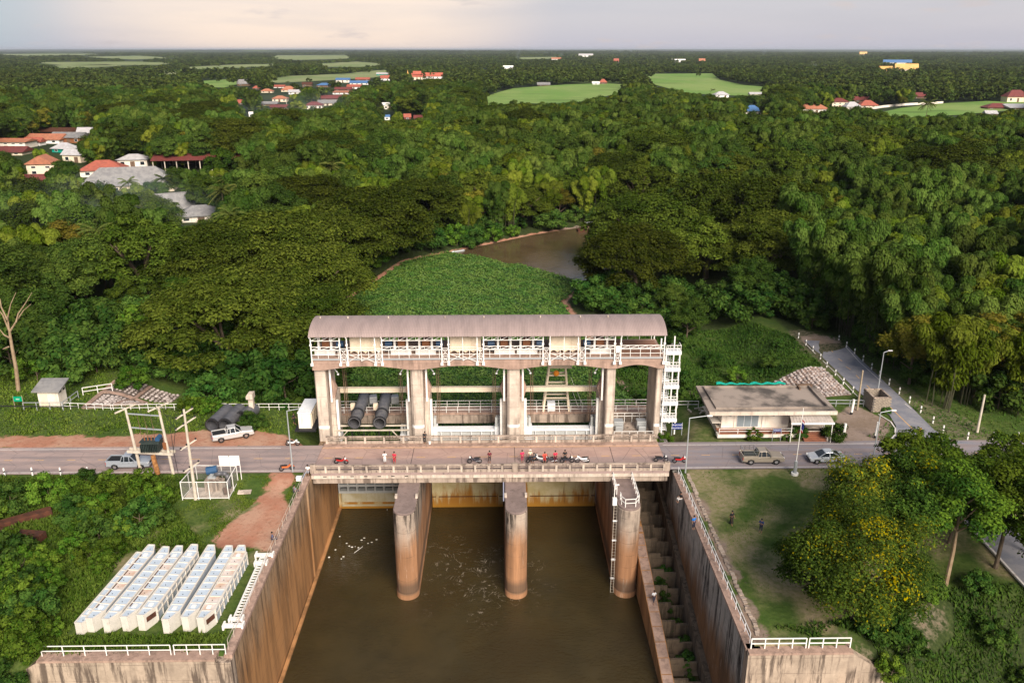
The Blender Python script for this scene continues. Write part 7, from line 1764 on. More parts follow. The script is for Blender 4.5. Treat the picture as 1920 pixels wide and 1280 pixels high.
lg = thing('white_boat', 'slim pale boat pulled up on the muddy shore at the hyacinth edge', 'boat', at(858, 472, -4)); A, C_ = Vector(at(846, 473, -3.9)), Vector(at(872, 469, -3.9)); b = MB(); b.path([A, A.lerp(C_, .15), A.lerp(C_, .85), C_], [.06, .36, .36, .06], 8); b.build('hull', M['galv'], lg)
b = MB(); b.path([A.lerp(C_, .2) + Vector((0, 0, .32)), A.lerp(C_, .8) + Vector((0, 0, .32))], [.24, .24], 8); b.build('seat', M['wood'], lg)
pl_ = thing('driftwood', 'timber pieces lying on the ground right of the stair tower', 'timber', (26, 13.5, 0))
for k, (q, e) in enumerate((((1290, 767), (1296, 772)), ((1302, 766), (1318, 764)), ((1310, 768), (1325, 772)), ((1312, 775), (1322, 768)))):
    b = MB(); b.beam(Vector(at(*q, .15)), Vector(at(*e, .2)), .18); b.build('plank', M['pole'], pl_)
# ------------------------------------------------------------------ vehicles
def carpaint(n, c): return paint(n, c, .28, .35, .5, .05, .06)
M['silver'] = carpaint('silver_paint', (.52, .55, .58)); M['silver2'] = carpaint('pale_silver_paint', (.60, .58, .56)); M['champagne'] = carpaint('grey_tan_paint', (.36, .31, .25)); M['steelblue'] = carpaint('grey_blue_paint', (.40, .43, .47))
M['lamp'] = plain('headlamp', (.75, .75, .72), .15, 0, .6); M['tail'] = plain('tail_lamp', (.35, .01, .01), .3); M['chrome'] = plain('chrome', (.6, .6, .6), .2, .9)
def wheels(o, xs_, w_, r):
    for x in xs_:
        for s in (-1, 1):
            b = MB(); b.pipe((x, s * (w_ - .20), r), (x, s * w_, r), r, r * .55, 18); wl = b.build('wheel', M['black'], o)
            b = MB(); b.tube((x, s * (w_ - .16), r), (x, s * (w_ - .03), r), r * .58, n=14); b.build('rim', M['chrome'], wl)
def pickup(label, loc, rz, body, rack=False, double=True):
    o = thing('pickup_truck', label, 'pickup', loc, rz, None, local=True); W_ = .86
    b = MB(); b.slab([(-2.55, .42), (-1.95, .36), (-1.9, .62), (-1.2, .62), (-1.15, .34), (1.15, .34), (1.2, .62), (1.95, .62), (2.0, .36), (2.5, .40), (2.58, .75), (2.45, .98), (1.1, 1.10), (-.75, 1.06), (-2.55, 1.06)], 'Y', -W_, W_); b.build('body', M[body], o, bevel=.06)
    cb = -.75; ct = 1.08
    def cab(z0, z1, f0, f1, r0, r1, w0, w1): return [(r0, -w0, z0), (f0, -w0, z0), (f0, w0, z0), (r0, w0, z0), (r1, -w1, z1), (f1, -w1, z1), (f1, w1, z1), (r1, w1, z1)]
    BX = [(0, 3, 2, 1), (4, 5, 6, 7), (0, 1, 5, 4), (1, 2, 6, 5), (2, 3, 7, 6), (3, 0, 4, 7)]
    b = MB(); b.faces(cab(1.05, 1.66, 1.12, .42, cb, cb + .18, W_ - .03, W_ - .20), BX); b.build('cab_glass', M['glass'], o)
    b = MB(); b.faces(cab(1.66, 1.72, .44, .38, cb + .16, cb + .2, W_ - .19, W_ - .23), BX); b.build('cab_roof', M[body], o, bevel=.03)
    for s in (-1, 1):
        for (xa, xb_, wd) in ((1.10, .42, .07), (.32, .26, .07), (-.32, -.30, .07), (cb, cb + .17, .10)):
            b = MB(); b.beam((xa, s * (W_ - .02), 1.06), (xb_, s * (W_ - .19), 1.68), wd, .05); b.build('pillar', M[body], o)
        b = MB(); b.cbox((.85, s * (W_ + .10), 1.12), (.12, .2, .16)); b.build('mirror', M[body], o, bevel=.02)
        b = MB(); b.cbox((2.47, s * .62, .82), (.16, .36, .18)); b.build('headlight', M['lamp'], o); b = MB(); b.cbox((-2.56, s * .78, .82), (.05, .14, .34)); b.build('tail_light', M['tail'], o)
        for x in (.25, -.45):
            b = MB(); b.cbox((x, s * (W_ + .008), .88), (.16, .02, .04)); b.build('door_handle', M['chrome'], o)
    b = MB(); b.box(-2.46, -.86, -W_ + .08, W_ - .08, 1.062, 1.075); b.build('bed', M['black'], o)
    for y0 in (-W_ + .0, W_ - .08):
        b = MB(); b.box(-2.54, -.78, y0, y0 + .08, 1.062, 1.20); b.build('bed_side', M[body], o)
    b = MB(); b.box(-2.56, -2.48, -W_ + .08, W_ - .08, 1.062, 1.20); b.build('tailgate', M[body], o)
    b = MB(); b.box(2.50, 2.62, -.8, .8, .42, .62); b.build('bumper', M[body], o, bevel=.03); b = MB(); b.box(2.52, 2.60, -.4, .4, .70, .88); b.build('grille', M['dark'], o); b = MB(); b.box(-2.66, -2.54, -.8, .8, .42, .55); b.build('rear_bumper', M['chrome'], o)
    wheels(o, (-1.55, 1.58), W_ + .02, .37)
    if rack:
        b = MB()
        for s in (-1, 1):
            for z in (1.4, 1.62, 1.85): b.beam((-2.5, s * (W_ - .04), z), (-.85, s * (W_ - .04), z), .045)
            for x in (-2.5, -1.95, -1.4, -.85): b.beam((x, s * (W_ - .04), 1.18), (x, s * (W_ - .04), 1.87), .045)
        for x in (-2.5, -.85): b.beam((x, -W_ + .04, 1.85), (x, W_ - .04, 1.85), .045)
        b.build('cargo_rack', M['chrome'], o)
    return o
a = at(242, 876); pickup('silver pickup with an open black bed driving on the left road', (a[0] + .1, -.25, 0), 0, 'steelblue')
pickup('pale silver double cab pickup parked askew on the red earth by the black pipes', (*at(437, 820)[:2], -.05), .42, 'silver2')
a = at(1428, 866); pickup('tan pickup with a steel rack on its bed on the right road', (a[0], -.2, 0), 0, 'champagne', True)
def sedan(label, loc, rz, body):
    o = thing('sedan_car', label, 'car', loc, rz, None, local=True); W_ = .86
    b = MB(); b.slab([(-2.2, .40), (-1.75, .34), (-1.7, .60), (-1.05, .60), (-1.0, .30), (1.0, .28), (1.05, .58), (1.72, .58), (1.76, .32), (2.2, .36), (2.28, .62), (2.15, .78), (1.05, .96), (-1.35, 1.0), (-2.15, .92), (-2.28, .66)], 'Y', -W_, W_); b.build('body', M[body], o, bevel=.08)
    prof = [(1.25, .94), (.35, 1.40), (-.55, 1.42), (-1.55, .98)]
    def loft(w0, w1, sh): return [(x, sgn * (w0 if i in (0, 3) else w1), z + sh) for sgn in (-1, 1) for i, (x, z) in enumerate(prof)]
    b = MB(); b.faces(loft(W_ - .05, W_ - .26, 0), [(0, 1, 2, 3), (7, 6, 5, 4), (0, 4, 5, 1), (1, 5, 6, 2), (2, 6, 7, 3), (3, 7, 4, 0)]); b.build('greenhouse_glass', M['glass'], o)
    b = MB(); b.faces([(x, sg * w_, z) for sg in (-1, 1) for x, z, w_ in ((.42, 1.385, .62), (.3, 1.45, .58), (-.5, 1.47, .58), (-.66, 1.40, .62))], [(0, 1, 2, 3), (7, 6, 5, 4), (0, 4, 5, 1), (1, 5, 6, 2), (2, 6, 7, 3), (3, 7, 4, 0)]); b.build('roof', M[body], o, bevel=.02)
    for s in (-1, 1):
        for (xa, za, xb_, zb) in ((1.2, .95, .38, 1.40), (-.12, .97, -.12, 1.42), (-1.5, .98, -.6, 1.42)):
            b = MB(); b.beam((xa, s * (W_ - .05), za), (xb_, s * (W_ - .25), zb), .07, .06); b.build('pillar', M[body], o)
        b = MB(); b.cbox((.8, s * (W_ + .08), .98), (.14, .18, .12)); b.build('mirror', M[body], o, bevel=.02)
        b = MB(); b.cbox((2.1, s * .62, .70), (.3, .34, .15), s * .3); b.build('headlight', M['lamp'], o); b = MB(); b.cbox((-2.2, s * .66, .78), (.12, .3, .14)); b.build('tail_light', M['tail'], o)
        for x in (.1, -.8): b = MB(); b.cbox((x, s * (W_ + .008), .82), (.15, .02, .03)); b.build('door_handle', M['chrome'], o)
    b = MB(); b.box(2.18, 2.29, -.55, .55, .40, .56); b.build('grille', M['dark'], o)
    wheels(o, (-1.38, 1.40), W_ + .01, .32); return o
a = at(1549, 865); sedan('silver grey sedan driving towards the bridge on the right road', (a[0], -.15, 0), math.pi, 'silver')
def motorbike(label, loc, rz, colr, lean=.12):
    o = thing('motorbike', label, 'motorbike', loc, rz, None, local=True); o.rotation_euler = (lean, 0, rz)
    mc = M.get('moto_' + colr) or plain('motorbike_' + colr, {'red': (.45, .02, .02), 'dark': (.03, .03, .04), 'white': (.7, .7, .7), 'orange': (.6, .14, .04), 'blue': (.03, .08, .3)}[colr], .3); M['moto_' + colr] = mc
    for x in (-.62, .62):
        b = MB(); b.pipe((x, -.05, .29), (x, .05, .29), .29, .20, 16); wl = b.build('wheel', M['black'], o); b = MB(); b.tube((x, -.03, .29), (x, .03, .29), .06, n=8)
        for k in range(5): an = k * 1.2566; b.beam((x, 0, .29), (x + .21 * math.cos(an), 0, .29 + .21 * math.sin(an)), .025)
        b.build('rim', M['chrome'], wl)
    b = MB(); b.slab([(-.55, .45), (.1, .38), (.35, .55), (.52, .86), (.42, .90), (.2, .62), (-.1, .60), (-.6, .70)], 'Y', -.11, .11); b.build('body', mc, o, bevel=.03)
    b = MB(); b.slab([(-.75, .72), (.08, .66), (.08, .74), (-.3, .78), (-.75, .80)], 'Y', -.13, .13); b.build('seat', M['black'], o, bevel=.02)
    b = MB(); b.tube((.62, 0, .29), (.44, 0, .95), .035); b.tube((.44, -.32, .98), (.44, .32, .98), .025); b.build('handlebar', M['dark'], o)
    b = MB(); b.cbox((.56, 0, .80), (.2, .2, .2)); b.build('headlight', M['lamp'], o, bevel=.04)
    b = MB(); b.tube((-.1, .14, .28), (-.8, .16, .36), .04); b.build('exhaust', M['chrome'], o)
    b = MB(); b.slab([(.40, .52), (.56, .62), (.74, .62), (.9, .48), (.86, .44), (.62, .56)], 'Y', -.06, .06); b.build('fender', mc, o); return o
MOTO = [((640, 868), -.1, 'red', 'red and dark motorbike parked at the left end of the bridge parapet'), ((890, 867), math.pi, 'dark', 'dark motorbike parked by the parapet left of the person in maroon'),
        ((998, 864), .5, 'dark', 'dark motorbike behind the person in a cream top'), ((1010, 864), 2.6, 'white', 'white motorbike right of the person in a cream top'),
        ((1033, 866), math.pi, 'dark', 'dark motorbike between the two people in bright red'), ((1063, 866), .1, 'dark', 'dark motorbike behind the person in a black vest'),
        ((1092, 866), math.pi, 'white', 'white and black motorbike alone right of the people on the bridge'), ((1239, 864), 0, 'dark', 'black motorbike at the right end of the bridge parapet'), ((1274, 866), .05, 'red', 'bright red motorbike parked beside the right street lamp'),
        ((538, 880), .3, 'orange', 'orange motorbike parked at the roadside near the left street lamp'), ((549, 834), .0, 'white', 'white and black motorbike parked in front of the cabinet')]
for q, rz, c_, lb in MOTO:
    a = at(*q, .1); y = a[1]
    if -22 < a[0] < 20.5: y = max(y, -1.25)
    motorbike(lb, (a[0], y, .02), rz, c_)
# ------------------------------------------------------------------ people
CL = {}
def cloth(c):
    k = tuple(c)
    if k not in CL: CL[k] = plain('cloth', c, .9)
    return CL[k]
SKIN = plain('skin', (.30, .16, .10), .6); HAIR = plain('black_hair', (.012, .010, .009), .6)
def skin_obj(name, mat, J, edges, rad, parent, root=0):
    me = bpy.data.meshes.new(name); me.from_pydata(J, edges, []); o = link(name, me, parent); me.materials.append(mat)
    md = o.modifiers.new('skin', 'SKIN'); sv = me.skin_vertices[0].data
    for i, r in enumerate(rad): sv[i].radius = (r, r * (.86 if len(rad) > 6 else 1))
    sv[root].use_root = True; md.use_smooth_shade = True
    o.modifiers.new('sub', 'SUBSURF').levels = 1; o.modifiers['sub'].render_levels = 1; return o
def person(label, loc, rz, shirt, trousers, pose='stand', hair=HAIR, hat=None, skirt=False, h=1.0):
    o = thing('person', label, 'person', loc, rz, None, local=True); o.scale = (h, h, h)
    hipz = .92; kf = kb = 0.0
    P_ = dict(pel=(0, 0, .95), che=(0, .01, 1.22), nec=(0, .0, 1.44), hea=(0, -.02, 1.58), top=(0, -.01, 1.70))
    for s, n in ((-1, 'l'), (1, 'r')):
        P_['hip' + n] = (s * .09, 0, .90); P_['kne' + n] = (s * .10, -.02, .49); P_['ank' + n] = (s * .10, .02, .08); P_['toe' + n] = (s * .11, -.15, .04)
        P_['sho' + n] = (s * .18, .0, 1.38); P_['elb' + n] = (s * .25, .03, 1.10); P_['wri' + n] = (s * .25, -.06, .86); P_['han' + n] = (s * .24, -.10, .76)
    if pose == 'walk':
        P_['knel'] = (-.10, -.16, .51); P_['ankl'] = (-.10, -.22, .09); P_['toel'] = (-.11, -.39, .05); P_['kner'] = (.10, .02, .49); P_['ankr'] = (.10, .22, .12); P_['toer'] = (.11, .07, .04)
        P_['wril'] = (-.24, .16, .90); P_['hanl'] = (-.24, .18, .80); P_['wrir'] = (.24, -.20, .90); P_['hanr'] = (.24, -.26, .82)
    if pose == 'phone':
        for s, n in ((-1, 'l'), (1, 'r')): P_['elb' + n] = (s * .24, -.12, 1.14); P_['wri' + n] = (s * .10, -.36, 1.30); P_['han' + n] = (s * .06, -.42, 1.36)
        P_['hea'] = (0, -.05, 1.57); P_['top'] = (0, -.03, 1.69)
    if pose == 'lean':
        P_['che'] = (0, -.12, 1.20); P_['nec'] = (0, -.22, 1.40); P_['hea'] = (0, -.28, 1.53); P_['top'] = (0, -.27, 1.65)
        for s, n in ((-1, 'l'), (1, 'r')): P_['sho' + n] = (s * .18, -.20, 1.34); P_['elb' + n] = (s * .26, -.34, 1.10); P_['wri' + n] = (s * .16, -.52, 1.04); P_['han' + n] = (s * .10, -.58, 1.04)
    if pose == 'sit':
        dz = -.47
        for k in list(P_):
            if k[:3] in ('pel', 'che', 'nec', 'hea', 'top', 'sho', 'elb', 'wri', 'han', 'hip'): x_, y_, z_ = P_[k]; P_[k] = (x_, y_, z_ + dz)
        for s, n in ((-1, 'l'), (1, 'r')):
            P_['kne' + n] = (s * .12, -.42, .47); P_['ank' + n] = (s * .12, -.40, .08); P_['toe' + n] = (s * .12, -.56, .05); P_['wri' + n] = (s * .17, -.28, .60); P_['han' + n] = (s * .14, -.36, .55)
    K = list(P_); I_ = {k: i for i, k in enumerate(K)}; Rr = dict(pel=.12, che=.13, nec=.055, hea=.095, top=.06, hip=.085, kne=.055, ank=.042, toe=.035, sho=.06, elb=.042, wri=.030, han=.038)
    E_ = [('pel', 'che'), ('che', 'nec'), ('nec', 'hea'), ('hea', 'top')] + [p_ for n in 'lr' for p_ in (('pel', 'hip' + n), ('hip' + n, 'kne' + n), ('kne' + n, 'ank' + n), ('ank' + n, 'toe' + n), ('che', 'sho' + n), ('sho' + n, 'elb' + n), ('elb' + n, 'wri' + n), ('wri' + n, 'han' + n))]
    rad = lambda k: Rr[k[:3]]
    skin_obj('body', SKIN, [P_[k] for k in K], [(I_[a], I_[c_]) for a, c_ in E_], [rad(k) for k in K], o)
    def sub(name, ks, es, mat, grow):
        skin_obj(name, mat, [P_[k] if isinstance(k, str) else k for k in ks], es, [rad(k) + grow if isinstance(k, str) else grow for k in ks], o)
    mid = lambda a, c_, s: tuple(P_[a][i] + (P_[c_][i] - P_[a][i]) * s for i in range(3))
    sub('shirt', ['pel', 'che', 'shol', 'elbl', 'shor', 'elbr', mid('che', 'nec', .75)], [(0, 1), (1, 2), (2, 3), (1, 4), (4, 5), (1, 6)], cloth(shirt), .028)
    sub('trousers', ['pel', 'hipl', 'knel', mid('knel', 'ankl', .8), 'hipr', 'kner', mid('kner', 'ankr', .8)], [(0, 1), (1, 2), (2, 3), (0, 4), (4, 5), (5, 6)], cloth(trousers), .03)
    t_ = P_['top']; hd = P_['hea']; b = MB(); b.ball((hd[0], hd[1] + .025, hd[2] + .055), .105, 10, 7, (1, 1.05, .95)); b.build('hair', hair if hat is None else cloth(hat), o, smooth=True)
    if hat: b = MB(); b.tube((hd[0], hd[1], hd[2] + .06), (hd[0], hd[1], hd[2] + .075), .19, n=14); b.build('hat_brim', cloth(hat), o)
    b = MB(); b.ball((hd[0] - .035, hd[1] - .088, hd[2] + .01), .014, 6, 4); b.ball((hd[0] + .035, hd[1] - .088, hd[2] + .01), .014, 6, 4); b.build('eyes', M['black'], o)
    if skirt: z0 = .35; b = MB(); b.tube((0, 0, .2), (0, 0, 1.0), .22, .14, 12); b.build('dress', cloth(shirt), o)
    return o
RED, WH, BK, MAR, NAVY = (.55, .03, .06), (.78, .76, .72), (.02, .02, .022), (.14, .02, .03), (.02, .04, .12)
PEOPLE = [
 ((722, 869.5), .2, WH, (.7, .68, .66), 'stand', 'person in white clothes standing on the bridge near its left end', {}),
 ((740, 870), -.3, RED, (.4, .04, .05), 'stand', 'person in a red shirt beside the person in white on the bridge', {}),
 ((797, 830), 3.0, BK, BK, 'lean', 'person in black standing at the far parapet under the gate tower', {}),
 ((918, 868), .1, MAR, (.05, .03, .03), 'stand', 'person in dark maroon leaning at the parapet right of the dark motorbike', {}),
 ((979, 867), .3, (.62, .03, .10), (.3, .03, .06), 'stand', 'person in pinkish red standing over the middle pier', {}),
 ((994, 866), .1, (.75, .58, .42), (.1, .09, .09), 'stand', 'person in a cream top and hat among the parked motorbikes', {'hat': (.7, .6, .5)}),
 ((1001, 866), -.4, (.06, .06, .07), BK, 'sit', 'person in dark clothes sitting next to the person in the cream top', {}),
 ((1021, 868), .0, (.75, .10, .07), (.5, .06, .05), 'lean', 'person in orange-red bending over between the motorbikes', {}),
 ((1041, 868), .2, (.68, .03, .07), (.1, .02, .03), 'stand', 'person in bright red with dark hair right of the orange-red one', {}),
 ((1059, 866.5), .0, BK, (.04, .035, .035), 'stand', 'person in a black vest with bare arms, rightmost on the bridge', {}),
]
for q, rz, sh, tr_, ps_, lb, kw in PEOPLE:
    a = at(*q, 0); y = a[1]
    person(lb, (a[0], max(y, -1.55) if y < 4 else 4.95, .02 if y < 4 else .175), rz if y > 4 else rz, sh, tr_, ps_, **kw)
person('person in a black dress with a bag walking on the lawn', at(1371, 983, -.15), .4, BK, (.05, .035, .02), 'walk', skirt=True)
person('person in navy holding up a camera on the lawn near the flowering tree', at(1426, 998, -.15), -.7, NAVY, (.02, .025, .05), 'phone')
person('person in a bright blue shirt standing behind the right channel wall', at(1300, 992, -.15), .5, (.02, .16, .50), (.03, .03, .05), 'stand')
person('person in black and white sitting behind the right channel wall near the bridge', at(1276, 940, -.15), -1.2, BK, (.5, .48, .46), 'sit')
person('person in a white shirt and dark trousers walking down the fish ladder wall', (16.75, -15.2, float(lad_z(-15.2)) + .06), .3, (.75, .76, .78), (.04, .04, .06), 'walk')
person('person in a white shirt sitting on the parapet corner at the left end of the bridge', (-23.0, -2.7, .15), 0, WH, (.3, .3, .32), 'sit', h=1.0)
person('person in grey sitting on the left channel wall beside a white crate', (-23.75, -6.4, -.5), 2.4, (.2, .2, .24), (.06, .06, .08), 'sit')
person('person in dark blue crouching on the left channel wall further down', (-23.8, -16.2, -.5), 2.0, (.09, .10, .17), (.04, .045, .08), 'sit')
person('person in dark clothes walking beside the cabinet left of the gate tower', at(552, 795, 0), 1.2, BK, BK, 'walk')
for q, lb, mt in (((561, 900), 'white crate with fishing gear on the left channel wall near the bridge', 'white2'), ((806, 830), 'small white bucket on the far footway of the bridge', 'white')):
    a = at(*q, -.2 if q[0] < 700 else .2); o = thing('crate' if 'crate' in lb else 'bucket', lb, 'crate' if 'crate' in lb else 'bucket', (a[0], a[1] if q[0] < 700 else 4.85, a[2]))
    b = MB(); x, y, z = o.location
    if 'crate' in lb: b.box(x - .3, x + .3, y - .25, y + .25, z, z + .42); b.build('box', M[mt], o, bevel=.02); b = MB(); b.box(x - .33, x + .33, y - .28, y + .28, z + .425, z + .48); b.build('lid', M[mt], o)
    else: b.tube((x, y, z), (x, y, z + .34), .13, .17, 14); b.build('pail', M[mt], o); b = MB(); b.tube((x, y, z + .342), (x, y, z + .36), .18, n=14); b.build('rim', M['white2'], o)
# ------------------------------------------------------------------ near trees, shrubs and weeds
def special(name, label, base, crown, trunk, rz=0, cat='tree'):
    o = thing(name, label, cat, base, rz, None, local=True); link('trunk', trunk, o); link('crown', crown, o); return o
def ytint(r):
    return .88 if r.random() < .04 else float(np.clip(.46 + .18 * r.normal(), .05, .78))
def fl_crown(seed, Rr, H, zr=1.0, lobes=95, per=560): return broad_crown(seed, Rr, H, lobes, per, .125, 'flower', zr, .14, tints=ytint)
special('flowering_tree', 'big yellow flowering tree on the lawn edge, nearest to the right wing wall', (31.4, -29.9, -1.2), fl_crown(301, 5.6, 12.2), plain_trunk(10.5, .32, limbs=8, Rr=5))
special('flowering_tree', 'yellow speckled tree behind the big flowering tree, towards the road', (36.0, -20.5, -.2), fl_crown(302, 4.6, 10.2, .9, 70, 520), plain_trunk(9, .26, limbs=7, Rr=4))
special('flowering_tree', 'low green and yellow tree at the left foot of the big flowering tree', (29.2, -27.0, -.2), fl_crown(303, 3.5, 6.8, .95, 46, 480), plain_trunk(6, .2, limbs=6, Rr=3))
def yg(seed, Rr, H, lobes=40, gap=.18): return broad_crown(seed, Rr, H, lobes + 14, 300, .17, 'young', 1.0, gap)
special('young_tree', 'young tree with a pale tan trunk at the top of the dark slope', (42.4, -25.0, -.4), yg(311, 3.6, 12.2), plain_trunk(11, .24, 'pale_bark', limbs=7, Rr=3, lo=.55))
special('young_tree', 'young tree with a dark forked trunk right of the big flowering tree', (39.5, -24.2, -.4), broad_crown(312, 3.4, 11.2, 30, 420, .15, 'flower', .8, .15, tints=lambda r: float(np.clip(.35 + .16 * r.normal(), .05, .7))), plain_trunk(10, .22, limbs=7, Rr=3, lo=.55, seed=2))
special('young_tree', 'tall airy young tree whose bright top reaches over the road', (42.8, -14.5, -.2), yg(313, 3.3, 10.5, 26, .2), plain_trunk(9.5, .2, limbs=7, Rr=3, lo=.55, seed=3))
special('young_tree', 'young tree over the grey driveway with bright green tufts', (48.6, -22.5, -.4), yg(314, 3.8, 11.0), plain_trunk(10, .24, limbs=7, Rr=3, lo=.55, seed=4))
special('young_tree', 'dark young tree at the right edge of the photo beside the driveway', (50.8, -27.2, -1.0), yg(315, 4.2, 12.2, 34, .1), plain_trunk(11, .26, limbs=7, Rr=3.5, lo=.55, seed=5))
special('young_tree', 'young tree at the right margin between driveway and road', (54.4, -12.5, -.2), yg(316, 3.3, 9.2, 28, .15), plain_trunk(8.5, .22, limbs=6, Rr=3, lo=.55, seed=6))
special('young_tree', 'young tree behind the driveway kerb near the junction', (48.5, -9.0, -.2), yg(317, 2.7, 8.0, 22, .2), plain_trunk(7.5, .18, limbs=6, Rr=2.5, lo=.55, seed=7))
special('young_tree', 'leafy tree filling the gap right of the big flowering tree', (41.2, -19.2, -.2), broad_crown(321, 4.0, 10.2, 46, 420, .15, 'flower', .9, .1, tints=lambda r: float(np.clip(.42 + .17 * r.normal(), .05, .76))), plain_trunk(9, .22, limbs=6, Rr=3, lo=.55, seed=8))
special('young_tree', 'dense dark green tree in the middle of the right tree group', (46.2, -18.2, -.2), yg(322, 4.0, 10.4, 44, .08), plain_trunk(9, .22, limbs=6, Rr=3, lo=.55, seed=9))
special('young_tree', 'dark leafy tree at the right margin over the driveway', (53.2, -20.5, -.2), yg(323, 4.2, 11.0, 44, .08), plain_trunk(9.5, .24, limbs=6, Rr=3, lo=.55, seed=10))
# bare tree at the left
bt = thing('bare_tree', 'leafless pale tree with a bent trunk at the left edge of the photo', 'tree', at(35, 730)); q0 = Vector(at(35, 730)); b = MB()
pts = [Vector(atY(px, py, 24)) for px, py in ((35, 735), (30, 690), (22, 648), (18, 622))]
b.path(pts, [.30, .26, .22, .18], 8); b.build('trunk', M['pale_bark'], bt)
for ln in (((18, 622), (5, 590), (-8, 575)), ((18, 622), (14, 596), (20, 570), (30, 548)), ((18, 622), (32, 600), (44, 582), (58, 570)), ((30, 604), (34, 588), (48, 568), (60, 548)), ((14, 600), (2, 575), (0, 560)), ((20, 634), (8, 628), (0, 618)), ((16, 650), (6, 654))):
    b = MB(); b.path([Vector(atY(px, py, 24 + .4 * i)) for i, (px, py) in enumerate(ln)], [.14, .10, .06, .03][:len(ln)], 5); b.build('branch', M['pale_bark'], bt)
# garden shrubs
for q, k, s, lb in (((1412, 824), 'shrub', .72, 'round light green shrub in front of the veranda'), ((1497, 820), 'shrub_d', .62, 'dark shrub left of the entrance steps'), ((1563, 822), 'shrub_d', .78, 'dark shrub right of the entrance steps'), ((1475, 824), 'shrub', .42, 'small yellowish shrub beside the flag pole line'), ((1246, 820), 'shrub', .85, 'spiky bright green bush beside the navy sign'), ((1662, 774), 'shrub_d', .35, 'tiny dark bush at the corner of the block hut'), ((470, 802), 'shrub_d', .8, 'green creeper at the foot of the lone concrete post'), ((488, 800), 'shrub_d', .6, 'low bush right of the lone concrete post'), ((250, 718), 'shrub', 1.6, 'bright green bush at the top of the stone pitching')):
    plant(k, *at(*q)[:2], s, label=lb, cat='shrub')
for i, px in enumerate((352, 364, 376, 388, 400)): plant('shrub', *at(px, 772)[:2], .95, label='piece of the bright green hedge behind the black pipes', group='hedge behind the black pipes')
YARD = [at(*q, -.6)[:2] for q in ((-60, 893), (200, 893), (335, 895), (338, 930), (325, 965), (300, 1000), (235, 1030), (150, 1110), (120, 1195), (60, 1228), (-80, 1235))]
def free(x, y): return not (-55.5 < x < -47.2 and -16.6 < y < -9.5)
cnt = 0
dark_, lit_ = [], []
for i in range(4000):
    x, y = rng.uniform(-62, -34), rng.uniform(-34, -4.6)
    if not in_poly(x, y, YARD) or not free(x, y): continue
    nz = vnoise(x, y, 4.2, 2)
    if nz < .05: continue
    if any((x - a) ** 2 + (y - c_) ** 2 < 1.7 for a, c_ in dark_): continue
    dark_.append((x, y)); u = rng.random() * .72; s = rng.uniform(.6, 1.25) * (.7 if y > -6.5 else 1)
    plant('shrub' if u < .55 else 'shrub_d', x, y, s, label=('light' if u < .55 else 'dark') + ' green shrub in the overgrown yard between the left road and the pontoons', group=('light' if u < .55 else 'dark') + ' shrubs of the overgrown yard')
    if len(dark_) > 62: break
for (x, y, s) in ((-40.5, -7.2, 1.5), (-46.5, -7.6, 1.2), (-44, -10.0, 1.4), (-51, -8.0, 1.4), (-40, -33, 1.2), (-41, -31.2, 1.3)):
    plant('shrub', x, y, s, label='taller yellow-green bush in the overgrown yard', group='taller bushes of the overgrown yard')
for i in range(22):
    x = rng.uniform(27.5, 47); y = float(lawn_edge(x)) - rng.uniform(1.2, 13)
    if x < 33 and y < -33: continue
    plant('shrub_d' if i % 3 else 'shrub', x, y, rng.uniform(.5, 1.15), label='dark bush on the shaded slope at the lower right', group='bushes on the shaded lower right slope')
for i in range(8): plant('shrub_d', -44.5 + rng.normal() * 1.5, -34.3 - rng.uniform(.3, 2.4), rng.uniform(.8, 1.2), label='dark bush hanging over the sloping end of the left wing wall', group='bushes at the end of the left wing wall', z=-2.2)
# weeds and long grass
def weeds(name, poly, n, smin, smax, mat, dens, lift=.12, clear=None, asp=.30):
    xs_ = [p_[0] for p_ in poly]; ys_ = [p_[1] for p_ in poly]; m_ = n * 3
    x = rng.uniform(min(xs_), max(xs_), m_); y = rng.uniform(min(ys_), max(ys_), m_); k = in_poly(x, y, poly) & dens(x, y)
    if clear: 
        for c_ in clear: k &= ~in_poly(x, y, c_)
    x, y = x[k][:n], y[k][:n]; s = rng.uniform(smin, smax, len(x)) * (1 + .45 * vnoise(x, y, 2.6, 7)); s = np.clip(s, smin * .5, None)
    C_ = np.stack([x, y, height(x, y) + s * lift * 5 * rng.random(len(x))], -1); N_ = rng.normal(size=C_.shape) * .8 + np.array([0, -.5, .5])
    V_, F_ = quads(C_, N_, s, asp, rng, droop=np.array([0, 0, 1.0])); T_ = np.clip(.5 + .35 * vnoise(x, y, 3.4, 5) + .18 * rng.normal(size=len(x)), 0, 1)
    tag(link(name, np_mesh(name, V_, F_, LM[mat], {'tint': ('FACE', T_)})), kind='stuff')
PB = [(-38.3, -30.6), (-24.8, -30.6), (-24.6, -18), (-38.3, -18)]
weeds('tall_weeds', [(-62, -34.5), (-24.2, -33.2), (-24.2, -30.4), (-38, -30.4), (-38, -17.5), (-31, -16.5), (-37, -9), (-36.5, -2.6), (-62, -2.6)], 70000, .14, .40, 'weed', lambda x, y: rng.random(len(x)) < np.clip(.75 + .5 * vnoise(x, y, 3, 2), .1, 1), clear=[PB, [(-36.4, -7.4), (-31, -7.4), (-31, -3.4), (-36.4, -3.4)]])
weeds('short_grass', [(-37, -17.8), (-24.2, -17.8), (-24.2, -2.6), (-36.5, -2.6)], 16000, .06, .16, 'weed', lambda x, y: (rng.random(len(x)) < np.clip(.35 + .8 * vnoise(x, y, 2.4, 9), 0, 1)), clear=dirt_polys + [[(-36.4, -7.4), (-31, -7.4), (-31, -3.4), (-36.4, -3.4)]])
